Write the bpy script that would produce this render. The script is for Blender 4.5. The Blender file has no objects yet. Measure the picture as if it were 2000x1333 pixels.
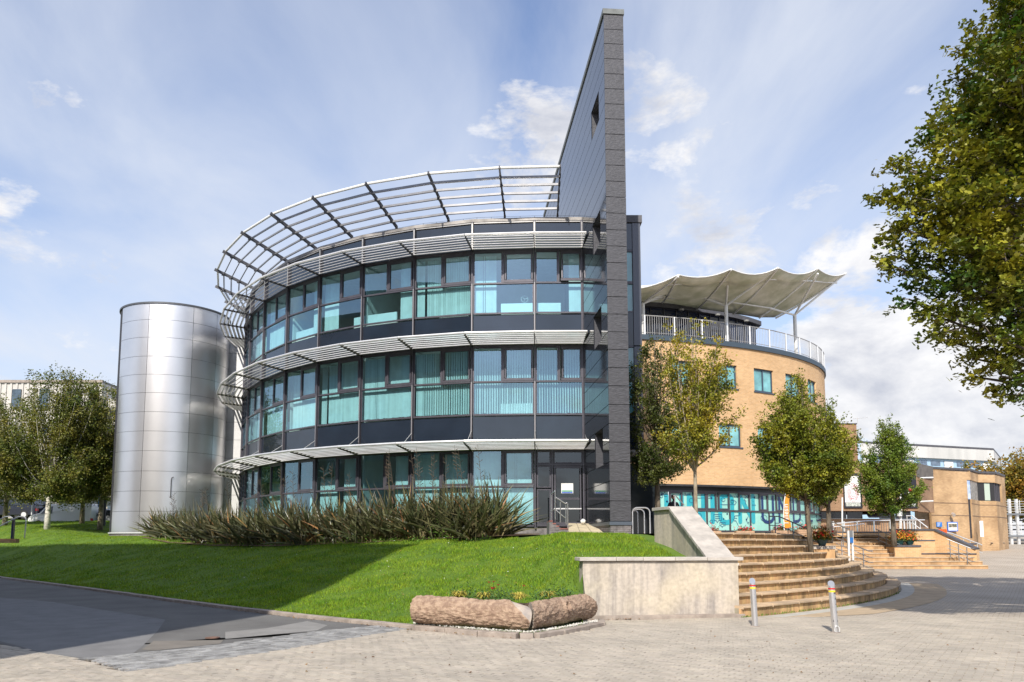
import bpy, math, random
import numpy as np
from mathutils import Vector, noise as mnoise
random.seed(7); RNG = np.random.default_rng(7)
R_ = math.radians
sc = bpy.context.scene
COL = sc.collection
# ------------------------------------------------------------------ camera
F, CX, CY, EYE = 1550.0, 1000.0, 893.0, 1.65
TILT = math.atan((1057 - CY) / F)
CT, ST = math.cos(TILT), math.sin(TILT)
cam = bpy.data.cameras.new('camera'); camo = bpy.data.objects.new('camera', cam); COL.objects.link(camo)
camo.location = (0, 0, EYE); camo.rotation_euler = (math.pi / 2 + TILT, 0, 0)
cam.sensor_fit = 'HORIZONTAL'; cam.sensor_width = 36.0; cam.lens = 36.0 * F / 2000.0
cam.shift_y = (CY - 666.5) / 2000.0
cam.clip_start = 0.1; cam.clip_end = 3000
sc.camera = camo
# ------------------------------------------------------------------ sky and sun
SUN_EL, SUN_AZ = 39.0, 14.0      # the light travels away from the camera, 14 degrees to the right
sd = Vector((math.sin(R_(SUN_AZ)) * math.cos(R_(SUN_EL)), math.cos(R_(SUN_AZ)) * math.cos(R_(SUN_EL)), -math.sin(R_(SUN_EL))))
sl = bpy.data.lights.new('sun', 'SUN'); sl.energy = 5.0; sl.angle = R_(0.55); sl.color = (1.0, 0.94, 0.85)
so = bpy.data.objects.new('sun', sl); COL.objects.link(so); so.rotation_euler = sd.to_track_quat('-Z', 'Y').to_euler()
so.location = (-20, -40, 60)
w = bpy.data.worlds.new('World'); sc.world = w; w.use_nodes = True
nt = w.node_tree; nt.nodes.clear()
def N(t, typ, **kw):
    n = t.nodes.new(typ)
    for k, v in kw.items(): setattr(n, k, v)
    return n
def build_sky():
    L = nt.links
    out = N(nt, 'ShaderNodeOutputWorld'); bg = N(nt, 'ShaderNodeBackground'); bg.inputs['Strength'].default_value = 0.105
    sky = N(nt, 'ShaderNodeTexSky'); sky.sky_type = 'NISHITA'; sky.sun_disc = False
    sky.sun_elevation = R_(SUN_EL); sky.sun_rotation = R_(180 + SUN_AZ); sky.air_density = 1.0; sky.dust_density = 1.2; sky.ozone_density = 1.6
    tc = N(nt, 'ShaderNodeTexCoord'); sep = N(nt, 'ShaderNodeSeparateXYZ'); L.new(tc.outputs['Generated'], sep.inputs[0])
    # project the view direction on a cloud plane
    zc = N(nt, 'ShaderNodeMath', operation='MAXIMUM'); L.new(sep.outputs['Z'], zc.inputs[0]); zc.inputs[1].default_value = 0.0
    za = N(nt, 'ShaderNodeMath', operation='ADD'); L.new(zc.outputs[0], za.inputs[0]); za.inputs[1].default_value = 0.16
    dv = N(nt, 'ShaderNodeVectorMath', operation='DIVIDE'); L.new(tc.outputs['Generated'], dv.inputs[0])
    cb = N(nt, 'ShaderNodeCombineXYZ')
    for i in range(3): L.new(za.outputs[0], cb.inputs[i])
    L.new(cb.outputs[0], dv.inputs[1])
    def ramp(src, a, b, c0=(0, 0, 0, 1), c1=(1, 1, 1, 1)):
        r = N(nt, 'ShaderNodeValToRGB'); r.color_ramp.elements[0].position = a; r.color_ramp.elements[1].position = b
        r.color_ramp.elements[0].color = c0; r.color_ramp.elements[1].color = c1; L.new(src, r.inputs[0]); return r
    def fbm(scale, detail, vec, rough=0.55, dist=0.0):
        n = N(nt, 'ShaderNodeTexNoise'); n.inputs['Scale'].default_value = scale; n.inputs['Detail'].default_value = detail
        n.inputs['Roughness'].default_value = rough; n.inputs['Distortion'].default_value = dist; L.new(vec, n.inputs['Vector']); return n
    # high thin cirrus veil, streaked
    mp = N(nt, 'ShaderNodeMapping'); mp.inputs['Rotation'].default_value = (0, 0, R_(25)); mp.inputs['Scale'].default_value = (1.0, 0.42, 1); mp.inputs['Location'].default_value = (3.1, 1.7, 0)
    L.new(dv.outputs[0], mp.inputs['Vector'])
    c1 = fbm(1.5, 8, mp.outputs[0], 0.55, 0.5); r1 = ramp(c1.outputs['Fac'], 0.34, 0.68)
    # low cumulus near the horizon, in direction space
    mp2 = N(nt, 'ShaderNodeMapping'); mp2.inputs['Scale'].default_value = (1, 1, 1.9); mp2.inputs['Location'].default_value = (SKYX, SKYY, SKYZ); L.new(tc.outputs['Generated'], mp2.inputs['Vector'])
    c2 = fbm(7.5, 12, mp2.outputs[0], 0.62, 0.2)
    zr = ramp(sep.outputs['Z'], 0.05, 0.40, (0.17, 0.17, 0.17, 1), (-0.0, -0.0, -0.0, 1))
    ad = N(nt, 'ShaderNodeMath', operation='ADD'); L.new(c2.outputs['Fac'], ad.inputs[0]); L.new(zr.outputs[0], ad.inputs[1])
    r2 = ramp(ad.outputs[0], 0.66, 0.77)
    mp3 = N(nt, 'ShaderNodeMapping'); mp3.inputs['Location'].default_value = (SKYX - 0.02, SKYY, SKYZ + 0.07); mp3.inputs['Scale'].default_value = (1, 1, 1.9); L.new(tc.outputs['Generated'], mp3.inputs['Vector'])
    c3 = fbm(7.5, 8, mp3.outputs[0], 0.6, 0.2)
    BL = [(1285, 245, 5.0, .22), (1030, 305, 5.0, .22), (1110, 250, 3.2, .2), (1375, 505, 5.5, .22), (1690, 665, 8.5, .17), (1800, 740, 7, .12), (1900, 835, 9, .12), (1540, 425, 4.0, .10), (10, 432, 3.2, .17), (1660, 450, 4.0, .12)]
    acc = ad.outputs[0]
    for (u_, v_, rad, wt) in BL:
        dr = Vector(((u_ - CX) / F, CT - (CY - v_) / F * ST, ST + (CY - v_) / F * CT)).normalized()
        dt = N(nt, 'ShaderNodeVectorMath', operation='DOT_PRODUCT'); L.new(tc.outputs['Generated'], dt.inputs[0]); dt.inputs[1].default_value = dr
        mr = N(nt, 'ShaderNodeMapRange'); mr.inputs['From Min'].default_value = math.cos(R_(rad)); mr.inputs['From Max'].default_value = 1.0; mr.inputs['To Max'].default_value = wt; L.new(dt.outputs['Value'], mr.inputs['Value'])
        a2 = N(nt, 'ShaderNodeMath', operation='ADD'); L.new(acc, a2.inputs[0]); L.new(mr.outputs[0], a2.inputs[1]); acc = a2.outputs[0]
    L.new(acc, r2.inputs[0])
    shade = ramp(c3.outputs['Fac'], 0.42, 0.68, (8.6, 8.5, 8.5, 1), (5.0, 5.2, 5.9, 1))
    # horizon haze
    hz = ramp(sep.outputs['Z'], 0.0, 0.55, (0.62, 0.62, 0.62, 1), (0.0, 0, 0, 1))
    def mix(fac, a, b, fm=None):
        m = N(nt, 'ShaderNodeMix', data_type='RGBA')
        if fm is not None:
            k = N(nt, 'ShaderNodeMath', operation='MULTIPLY'); L.new(fac, k.inputs[0]); k.inputs[1].default_value = fm; fac = k.outputs[0]
        L.new(fac, m.inputs[0])
        for s, x in ((6, a), (7, b)):
            if isinstance(x, tuple): m.inputs[s].default_value = x
            else: L.new(x, m.inputs[s])
        return m.outputs[2]
    gain = N(nt, 'ShaderNodeMix', data_type='RGBA', blend_type='MULTIPLY'); gain.inputs[0].default_value = 1; L.new(sky.outputs[0], gain.inputs[6]); gain.inputs[7].default_value = (1.42, 1.50, 1.72, 1)
    a = mix(hz.outputs[0], gain.outputs[2], (6.3, 7.0, 8.0, 1))
    b = mix(r1.outputs[0], a, (6.7, 7.1, 7.9, 1), 0.80)
    c = mix(r2.outputs[0], b, shade.outputs[0], 0.93)
    L.new(c, bg.inputs['Color']); L.new(bg.outputs[0], out.inputs[0])
SKYX, SKYY, SKYZ = 0.35, 0.2, 0.15
build_sky()
sc.view_settings.view_transform = 'Standard'; sc.view_settings.look = 'None'
sc.view_settings.exposure = 0.19; sc.view_settings.gamma = 1.0; sc.view_settings.use_curve_mapping = False
sc.render.engine = 'CYCLES'
sc.cycles.max_bounces = 10; sc.cycles.transparent_max_bounces = 24; sc.cycles.glossy_bounces = 4; sc.cycles.caustics_refractive = False; sc.cycles.caustics_reflective = False

# ------------------------------------------------------------------ measuring helpers (photo reading -> place in metres)
def ray(u, v):
    yr = (CY - v) / F
    return (u - CX) / F, CT - yr * ST, ST + yr * CT
def AZ(u, v, z):
    a, b, d = ray(u, v); t = (z - EYE) / d; return Vector((a * t, b * t, z))
def AY(u, v, y):
    a, b, d = ray(u, v); t = y / b; return Vector((a * t, y, EYE + d * t))
def ZY(v, y): return AY(1000, v, y).z
def XY(u, y, v=1057): return AY(u, v, y).x
# ------------------------------------------------------------------ materials
MATS = {}
def mat(name, col, rough=0.6, metal=0.0, ior=1.5, var=0.0, vscale=3.0, bump=0.0, bscale=40.0, col2=None, stretch=None, aniso=0.0, coord='Object', detail=6, ramp=(0.35, 0.65), island=0.0, trans=0.0, spec=None):
    if name in MATS: return MATS[name]
    m = bpy.data.materials.new(name); m.use_nodes = True; t = m.node_tree; b = t.nodes['Principled BSDF']; L = t.links
    b.inputs['Base Color'].default_value = (*col, 1); b.inputs['Roughness'].default_value = rough; b.inputs['Metallic'].default_value = metal; b.inputs['IOR'].default_value = ior
    if spec is not None: b.inputs['Specular IOR Level'].default_value = spec
    if aniso: b.inputs['Anisotropic'].default_value = aniso
    tc = N(t, 'ShaderNodeTexCoord'); src = tc.outputs[coord]
    if stretch:
        mp = N(t, 'ShaderNodeMapping'); mp.inputs['Scale'].default_value = stretch; L.new(src, mp.inputs['Vector']); src = mp.outputs[0]
    cur = None
    if var or col2:
        n = N(t, 'ShaderNodeTexNoise'); n.inputs['Scale'].default_value = vscale; n.inputs['Detail'].default_value = detail; n.inputs['Roughness'].default_value = 0.6; L.new(src, n.inputs['Vector'])
        r = N(t, 'ShaderNodeValToRGB'); L.new(n.outputs['Fac'], r.inputs[0]); r.color_ramp.elements[0].position, r.color_ramp.elements[1].position = ramp
        c2 = col2 if col2 else tuple(c * (1 + var) for c in col); c1 = col if col2 else tuple(c * (1 - var) for c in col)
        r.color_ramp.elements[0].color = (*c1, 1); r.color_ramp.elements[1].color = (*c2, 1); cur = r.outputs[0]; L.new(cur, b.inputs['Base Color'])
    if island:
        g = N(t, 'ShaderNodeNewGeometry'); h = N(t, 'ShaderNodeHueSaturation'); mr = N(t, 'ShaderNodeMapRange'); mr.inputs['To Min'].default_value = 1 - island; mr.inputs['To Max'].default_value = 1 + island
        L.new(g.outputs['Random Per Island'], mr.inputs['Value']); L.new(mr.outputs[0], h.inputs['Value'])
        mr2 = N(t, 'ShaderNodeMapRange'); mr2.inputs['To Min'].default_value = 0.5 - island * 0.035; mr2.inputs['To Max'].default_value = 0.5 + island * 0.045
        wn = N(t, 'ShaderNodeMath', operation='FRACT'); mm = N(t, 'ShaderNodeMath', operation='MULTIPLY'); mm.inputs[1].default_value = 17.3; L.new(g.outputs['Random Per Island'], mm.inputs[0]); L.new(mm.outputs[0], wn.inputs[0]); L.new(wn.outputs[0], mr2.inputs['Value']); L.new(mr2.outputs[0], h.inputs['Hue'])
        if cur is not None: L.new(cur, h.inputs['Color'])
        else: h.inputs['Color'].default_value = (*col, 1)
        cur = h.outputs[0]; L.new(cur, b.inputs['Base Color'])
    if bump:
        n = N(t, 'ShaderNodeTexNoise'); n.inputs['Scale'].default_value = bscale; n.inputs['Detail'].default_value = 8; L.new(src, n.inputs['Vector'])
        bp = N(t, 'ShaderNodeBump'); bp.inputs['Strength'].default_value = min(1, bump); bp.inputs['Distance'].default_value = 0.03 * max(1, bump); L.new(n.outputs['Fac'], bp.inputs['Height']); L.new(bp.outputs[0], b.inputs['Normal'])
    if trans:
        tr = N(t, 'ShaderNodeBsdfTranslucent'); ms = N(t, 'ShaderNodeMixShader'); ms.inputs[0].default_value = trans; o = t.nodes['Material Output']
        if cur is not None: L.new(cur, tr.inputs['Color'])
        else: tr.inputs['Color'].default_value = (*col, 1)
        L.new(b.outputs[0], ms.inputs[1]); L.new(tr.outputs[0], ms.inputs[2]); L.new(ms.outputs[0], o.inputs['Surface'])
    MATS[name] = m; return m
def glassmat(name, tint, ior=2.1, rough=0.0, refl=(0.62, 0.86, 1.0)):
    m = bpy.data.materials.new(name); m.use_nodes = True; t = m.node_tree; t.nodes.clear(); L = t.links
    o = N(t, 'ShaderNodeOutputMaterial'); ms = N(t, 'ShaderNodeMixShader'); tr = N(t, 'ShaderNodeBsdfTransparent'); tr.inputs[0].default_value = (*tint, 1)
    g = N(t, 'ShaderNodeBsdfGlossy'); g.inputs['Roughness'].default_value = rough; g.inputs['Color'].default_value = (*refl, 1)
    r0 = ((ior - 1) / (ior + 1)) ** 2; lw = N(t, 'ShaderNodeLayerWeight'); pw = N(t, 'ShaderNodeMath', operation='POWER'); L.new(lw.outputs['Facing'], pw.inputs[0]); pw.inputs[1].default_value = 4.0
    fr = N(t, 'ShaderNodeMath', operation='MULTIPLY_ADD'); L.new(pw.outputs[0], fr.inputs[0]); fr.inputs[1].default_value = 1 - r0; fr.inputs[2].default_value = r0
    tc = N(t, 'ShaderNodeTexCoord'); n = N(t, 'ShaderNodeTexNoise'); n.inputs['Scale'].default_value = 0.5; L.new(tc.outputs['Object'], n.inputs['Vector'])
    bp = N(t, 'ShaderNodeBump'); bp.inputs['Strength'].default_value = 0.12; bp.inputs['Distance'].default_value = 0.02; L.new(n.outputs['Fac'], bp.inputs['Height']); L.new(bp.outputs[0], g.inputs['Normal'])
    lw.inputs['Blend'].default_value = 0.5
    L.new(fr.outputs[0], ms.inputs[0]); L.new(tr.outputs[0], ms.inputs[1]); L.new(g.outputs[0], ms.inputs[2]); L.new(ms.outputs[0], o.inputs[0]); return m
def brickmat(name, c1, c2, mortar, bw=0.225, rh=0.075, ms=0.006, bias=0.0, stain=None):
    m = bpy.data.materials.new(name); m.use_nodes = True; t = m.node_tree; b = t.nodes['Principled BSDF']; L = t.links
    uv = N(t, 'ShaderNodeUVMap'); br = N(t, 'ShaderNodeTexBrick'); L.new(uv.outputs[0], br.inputs['Vector'])
    br.inputs['Color1'].default_value = (*c1, 1); br.inputs['Color2'].default_value = (*c2, 1); br.inputs['Mortar'].default_value = (*mortar, 1)
    br.inputs['Scale'].default_value = 1; br.inputs['Mortar Size'].default_value = ms; br.inputs['Brick Width'].default_value = bw; br.inputs['Row Height'].default_value = rh; br.inputs['Bias'].default_value = bias
    tc = N(t, 'ShaderNodeTexCoord'); n = N(t, 'ShaderNodeTexNoise'); n.inputs['Scale'].default_value = 0.7; n.inputs['Detail'].default_value = 8; L.new(tc.outputs['Object'], n.inputs['Vector'])
    r = N(t, 'ShaderNodeValToRGB'); r.color_ramp.elements[0].position = 0.3; r.color_ramp.elements[1].position = 0.62
    r.color_ramp.elements[0].color = (*(stain or (0.8, 0.78, 0.76)), 1); r.color_ramp.elements[1].color = (1.05, 1.05, 1.05, 1); L.new(n.outputs['Fac'], r.inputs[0])
    mx = N(t, 'ShaderNodeMix', data_type='RGBA', blend_type='MULTIPLY'); mx.inputs[0].default_value = 1; L.new(br.outputs['Color'], mx.inputs[6]); L.new(r.outputs[0], mx.inputs[7]); L.new(mx.outputs[2], b.inputs['Base Color'])
    b.inputs['Roughness'].default_value = 0.85
    bp = N(t, 'ShaderNodeBump'); bp.inputs['Strength'].default_value = 0.5; bp.inputs['Distance'].default_value = 0.01; bp.invert = True; L.new(br.outputs['Fac'], bp.inputs['Height']); L.new(bp.outputs[0], b.inputs['Normal'])
    return m
def streakmat(name, base, dark, warm, rough=0.8):
    """weathered concrete: vertical run-off stains below the coping and a warm algae tint low down"""
    m = bpy.data.materials.new(name); m.use_nodes = True; t = m.node_tree; b = t.nodes['Principled BSDF']; L = t.links; b.inputs['Roughness'].default_value = rough
    tc = N(t, 'ShaderNodeTexCoord'); mp = N(t, 'ShaderNodeMapping'); mp.inputs['Scale'].default_value = (3.2, 3.2, 0.22); L.new(tc.outputs['Object'], mp.inputs['Vector'])
    n1 = N(t, 'ShaderNodeTexNoise'); n1.inputs['Scale'].default_value = 1.6; n1.inputs['Detail'].default_value = 9; n1.inputs['Roughness'].default_value = 0.62; L.new(mp.outputs[0], n1.inputs['Vector'])
    r1 = N(t, 'ShaderNodeValToRGB'); r1.color_ramp.elements[0].position = 0.42; r1.color_ramp.elements[1].position = 0.66; L.new(n1.outputs['Fac'], r1.inputs[0])
    m1 = N(t, 'ShaderNodeMix', data_type='RGBA'); m1.inputs[6].default_value = (*base, 1); m1.inputs[7].default_value = (*dark, 1); L.new(r1.outputs[0], m1.inputs[0])
    n2 = N(t, 'ShaderNodeTexNoise'); n2.inputs['Scale'].default_value = 0.9; n2.inputs['Detail'].default_value = 7; L.new(tc.outputs['Object'], n2.inputs['Vector'])
    r2 = N(t, 'ShaderNodeValToRGB'); r2.color_ramp.elements[0].position = 0.45; r2.color_ramp.elements[1].position = 0.7; L.new(n2.outputs['Fac'], r2.inputs[0])
    m2 = N(t, 'ShaderNodeMix', data_type='RGBA'); L.new(r2.outputs[0], m2.inputs[0]); L.new(m1.outputs[2], m2.inputs[6]); m2.inputs[7].default_value = (*warm, 1)
    n3 = N(t, 'ShaderNodeTexNoise'); n3.inputs['Scale'].default_value = 14; n3.inputs['Detail'].default_value = 8; L.new(tc.outputs['Object'], n3.inputs['Vector'])
    m3 = N(t, 'ShaderNodeMix', data_type='RGBA', blend_type='OVERLAY'); m3.inputs[0].default_value = 0.35; L.new(m2.outputs[2], m3.inputs[6]); L.new(n3.outputs['Fac'], m3.inputs[7])
    hs = N(t, 'ShaderNodeHueSaturation'); hs.inputs['Saturation'].default_value = 0.85; L.new(m3.outputs[2], hs.inputs['Color']); L.new(hs.outputs[0], b.inputs['Base Color'])
    bp = N(t, 'ShaderNodeBump'); bp.inputs['Strength'].default_value = 0.3; bp.inputs['Distance'].default_value = 0.006; L.new(n3.outputs['Fac'], bp.inputs['Height']); L.new(bp.outputs[0], b.inputs['Normal']); return m

M_frame = mat('window_frame_grey', (0.085, 0.08, 0.095), 0.35, 0.3, var=0.12)
M_trim = mat('pale_trim', (0.36, 0.35, 0.34), 0.45, 0.4, var=0.15)
M_spandrel = mat('navy_glass_panel', (0.018, 0.026, 0.040), 0.04, ior=1.65, var=0.2, vscale=0.4)
M_glass = glassmat('tinted_glass', (0.66, 0.95, 1.0), 2.9)
M_glass_dark = glassmat('dark_glass', (0.18, 0.22, 0.28), 1.8, refl=(.9, .95, 1))
M_alu = mat('aluminium', (0.80, 0.79, 0.77), 0.32, 0.55, var=0.08, vscale=2)
M_arm = mat('dark_steel_arm', (0.07, 0.07, 0.078), 0.5, 0.3, var=0.2)
M_algae = mat('weathered_bracket', (0.16, 0.16, 0.05), 0.7, var=0.5, vscale=4)
M_slate = mat('riven_slate', (0.050, 0.050, 0.058), 0.5, var=0.3, vscale=5, bump=0.45, bscale=9, stretch=(1, 1, 4.5), detail=9)
M_granite = mat('polished_granite', (0.022, 0.024, 0.030), 0.09, ior=1.48, var=0.3, vscale=30)
M_silver = mat('brushed_metal_panel', (0.74, 0.73, 0.73), 0.36, 0.93, var=0.03, vscale=0.8)
M_whitepanel = mat('white_metal_panel', (0.66, 0.66, 0.66), 0.4, 0.2, var=0.06)
M_core = mat('interior_wall', (0.55, 0.56, 0.52), 0.8, var=0.15, vscale=0.6)
M_ceil = mat('ceiling_tile', (0.45, 0.45, 0.42), 0.8, var=0.1)
M_floorin = mat('carpet', (0.12, 0.12, 0.14), 0.9, var=0.2)
M_blind = mat('blind_fabric', (0.82, 0.84, 0.80), 0.8, var=0.06, island=0.08, trans=0.25)
M_white = mat('white_paint', (0.78, 0.78, 0.76), 0.4, var=0.04)
M_darkin = mat('dark_interior', (0.03, 0.03, 0.035), 0.7, var=0.3)
M_buff = brickmat('buff_brick', (0.66, 0.41, 0.20), (0.55, 0.33, 0.155), (0.56, 0.46, 0.32), stain=(0.90, 0.88, 0.85))
M_buff2 = brickmat('weathered_buff_brick', (0.58, 0.38, 0.195), (0.48, 0.30, 0.15), (0.42, 0.33, 0.23), stain=(0.62, 0.58, 0.54))
M_brown = brickmat('brown_brick', (0.38, 0.23, 0.125), (0.31, 0.18, 0.10), (0.33, 0.24, 0.17), stain=(0.66, 0.62, 0.58))
M_engbrick = mat('blue_brick', (0.15, 0.135, 0.135), 0.7, var=0.35, vscale=6, island=0.35)
M_redbrick = mat('red_brick', (0.22, 0.09, 0.07), 0.8, var=0.3, island=0.2)
M_mortar = mat('mortar', (0.30, 0.27, 0.2), 0.9, var=0.15)
M_soldier = mat('soldier_brick', (0.43, 0.275, 0.13), 0.85, var=0.35, vscale=2.2, island=0.22, stretch=(1, 1, 0.4))
M_nosing = mat('stair_nosing', (0.56, 0.41, 0.26), 0.8, col2=(0.36, 0.27, 0.18), vscale=1.6, bump=0.4, bscale=30, detail=9)
M_nosedirt = mat('nosing_underside', (0.10, 0.085, 0.06), 0.9, col2=(0.30, 0.22, 0.13), vscale=6)
M_conc = streakmat('stained_concrete', (0.48, 0.41, 0.33), (0.25, 0.22, 0.20), (0.50, 0.42, 0.30))
M_cap = mat('coping_stone', (0.52, 0.475, 0.42), 0.8, col2=(0.36, 0.33, 0.295), vscale=3, bump=0.3, bscale=40, detail=9)
M_kerb = mat('kerb_stone', (0.38, 0.32, 0.27), 0.85, col2=(0.24, 0.20, 0.17), vscale=4, bump=0.3, bscale=50)
M_steel = mat('stainless_steel', (0.70, 0.69, 0.69), 0.33, 0.85, var=0.05)
M_grey = mat('grey_rail', (0.22, 0.23, 0.24), 0.4, 0.5)
M_cop = mat('dark_coping', (0.075, 0.075, 0.085), 0.6, var=0.2)
M_paver = mat('grey_paver', (0.49, 0.43, 0.35), 0.85, col2=(0.385, 0.34, 0.28), vscale=0.9, bump=0.5, bscale=90, island=0.10, detail=9)
M_sett = mat('blue_grey_sett', (0.285, 0.28, 0.27), 0.85, var=0.3, vscale=3, bump=0.4, bscale=60, island=0.2)
M_joint = mat('sandy_joint', (0.15, 0.115, 0.08), 0.95, var=0.25, vscale=20)
M_bark = mat('bark', (0.13, 0.105, 0.075), 0.9, var=0.45, vscale=9, bump=0.8, bscale=25, stretch=(1, 1, 0.3))
M_birch = mat('birch_bark', (0.70, 0.66, 0.58), 0.8, col2=(0.16, 0.14, 0.12), vscale=5, stretch=(1, 1, 3), ramp=(0.5, 0.68))
M_palebark = mat('pale_bark', (0.34, 0.29, 0.21), 0.85, col2=(0.12, 0.09, 0.06), vscale=7, stretch=(1, 1, 0.5), ramp=(0.45, 0.7))

# ------------------------------------------------------------------ mesh builder
class MB:
    def __init__(s): s.v = []; s.f = []
    def add(s, vs, fs):
        o = len(s.v); s.v.extend(tuple(p) for p in vs); s.f.extend(tuple(o + i for i in f) for f in fs); return s
    def quad(s, a, b, c, d): return s.add((a, b, c, d), ((0, 1, 2, 3),))
    def box(s, c, hx, hy, hz):
        """centre and three half-axis vectors"""
        c, hx, hy, hz = Vector(c), Vector(hx), Vector(hy), Vector(hz)
        P = [c + i * hx + j * hy + k * hz for k in (-1, 1) for j in (-1, 1) for i in (-1, 1)]
        return s.add(P, ((0, 2, 3, 1), (4, 5, 7, 6), (0, 1, 5, 4), (2, 6, 7, 3), (0, 4, 6, 2), (1, 3, 7, 5)))
    def abox(s, x0, x1, y0, y1, z0, z1):
        return s.box(((x0 + x1) / 2, (y0 + y1) / 2, (z0 + z1) / 2), ((x1 - x0) / 2, 0, 0), (0, (y1 - y0) / 2, 0), (0, 0, (z1 - z0) / 2))
    def bar(s, a, b, w, h, up=(0, 0, 1)):
        a, b = Vector(a), Vector(b); d = (b - a)
        if d.length < 1e-6: return s
        u = Vector(up); side = d.cross(u)
        if side.length < 1e-6: side = d.cross(Vector((1, 0, 0)))
        side.normalize(); u2 = side.cross(d).normalized()
        return s.box((a + b) / 2, d / 2, side * w / 2, u2 * h / 2)
    def wallseg(s, a, b, z0, z1, t, out):
        """vertical slab from a to b (xy), outer face on the line, thickness t towards -out"""
        a, b, n = Vector((a[0], a[1], 0)), Vector((b[0], b[1], 0)), Vector((out[0], out[1], 0)).normalized()
        m = (a + b) / 2 - n * t / 2; m.z = (z0 + z1) / 2
        return s.box(m, (b - a) / 2, -n * t / 2, (0, 0, (z1 - z0) / 2))
    def prism(s, poly, z0, z1):
        n = len(poly); z0s = z0 if hasattr(z0, '__len__') else [z0] * n; z1s = z1 if hasattr(z1, '__len__') else [z1] * n
        P = [(p[0], p[1], a) for p, a in zip(poly, z0s)] + [(p[0], p[1], a) for p, a in zip(poly, z1s)]
        return s.add(P, [tuple(range(n))[::-1], tuple(range(n, 2 * n))] + [(i, (i + 1) % n, n + (i + 1) % n, n + i) for i in range(n)])
    def tube(s, pts, r, seg=8, caps=True):
        pts = [Vector(p) for p in pts]; rs = r if hasattr(r, '__len__') else [r] * len(pts)
        o = len(s.v); n = len(pts); prev = None
        for i, p in enumerate(pts):
            d = (pts[min(i + 1, n - 1)] - pts[max(i - 1, 0)])
            if d.length < 1e-9: d = Vector((0, 0, 1))
            d.normalize()
            if prev is None:
                ref = Vector((0, 0, 1)) if abs(d.z) < 0.9 else Vector((1, 0, 0)); a = d.cross(ref).normalized()
            else:
                a = (prev - d * prev.dot(d)); a = a.normalized() if a.length > 1e-6 else d.orthogonal().normalized()
            prev = a; b = d.cross(a)
            for k in range(seg):
                t = 2 * math.pi * k / seg; q = p + (a * math.cos(t) + b * math.sin(t)) * rs[i]; s.v.append(tuple(q))
        for i in range(n - 1):
            for k in range(seg):
                k2 = (k + 1) % seg; s.f.append((o + i * seg + k, o + i * seg + k2, o + (i + 1) * seg + k2, o + (i + 1) * seg + k))
        if caps:
            s.f.append(tuple(o + k for k in range(seg))[::-1]); s.f.append(tuple(o + (n - 1) * seg + k for k in range(seg)))
        return s
    def rev(s, base, prof, seg=16, ang=None):
        """surface of revolution about the vertical through base; prof = [(r, z), ...]"""
        o = len(s.v); n = len(prof)
        for r, z in prof:
            for k in range(seg):
                t = 2 * math.pi * k / seg; s.v.append((base[0] + r * math.cos(t), base[1] + r * math.sin(t), base[2] + z))
        for i in range(n - 1):
            for k in range(seg):
                k2 = (k + 1) % seg; s.f.append((o + i * seg + k, o + i * seg + k2, o + (i + 1) * seg + k2, o + (i + 1) * seg + k))
        s.f.append(tuple(o + k for k in range(seg))[::-1]); s.f.append(tuple(o + (n - 1) * seg + k for k in range(seg))); return s
    def build(s, name, m, parent=None, label=None, cat=None, group=None, kind=None, smooth=False, bevel=0.0, org=None):
        me = bpy.data.meshes.new(name)
        off = Vector((0, 0, 0)); par = parent
        while par is not None: off += par.location; par = par.parent
        loc = Vector((0, 0, 0))
        if parent is None:
            if org is not None: loc = Vector(org)
            elif s.v:
                A = np.array(s.v); loc = Vector(((A[:, 0].min() + A[:, 0].max()) / 2, (A[:, 1].min() + A[:, 1].max()) / 2, A[:, 2].min()))
            off = loc
        me.from_pydata([(p[0] - off.x, p[1] - off.y, p[2] - off.z) for p in s.v], [], s.f)
        mm = m if isinstance(m, (list, tuple)) else [m]
        for x in mm: me.materials.append(x)
        uv = me.uv_layers.new(name='UVMap'); nL = len(me.loops)
        if nL and nL < 400000:
            co = np.empty(len(me.vertices) * 3); me.vertices.foreach_get('co', co); co = co.reshape(-1, 3) + np.array(off)
            li = np.empty(nL, dtype=np.int32); me.loops.foreach_get('vertex_index', li)
            nrm = np.empty(len(me.polygons) * 3); me.polygons.foreach_get('normal', nrm); nrm = nrm.reshape(-1, 3)
            lt = np.empty(len(me.polygons), dtype=np.int32); me.polygons.foreach_get('loop_total', lt)
            fn = np.repeat(nrm, lt, axis=0); P = co[li]
            tx, ty = -fn[:, 1], fn[:, 0]; ln = np.hypot(tx, ty) + 1e-9; U = (P[:, 0] * tx + P[:, 1] * ty) / ln; V = P[:, 2].copy()
            flat = np.abs(fn[:, 2]) > 0.8; U[flat] = P[flat, 0]; V[flat] = P[flat, 1]
            uv.data.foreach_set('uv', np.stack([U, V], 1).ravel())
        if smooth:
            me.polygons.foreach_set('use_smooth', [True] * len(me.polygons))
        o = bpy.data.objects.new(name, me); COL.objects.link(o); o.location = loc
        if parent is not None: o.parent = parent
        if bevel:
            b = o.modifiers.new('bevel', 'BEVEL'); b.width = bevel; b.segments = 2; b.limit_method = 'ANGLE'
        if smooth == 'auto' and hasattr(me, 'set_sharp_from_angle'): me.set_sharp_from_angle(angle=R_(40))
        tag(o, label, cat, group, kind); return o
def tag(o, label=None, cat=None, group=None, kind=None):
    for k, x in (('label', label), ('category', cat), ('group', group), ('kind', kind)):
        if x: o[k] = x
def thing(name, loc, label, cat, group=None):
    o = bpy.data.objects.new(name, None); COL.objects.link(o); o.location = loc; o.empty_display_size = 0.2
    tag(o, label, cat, group); return o
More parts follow.
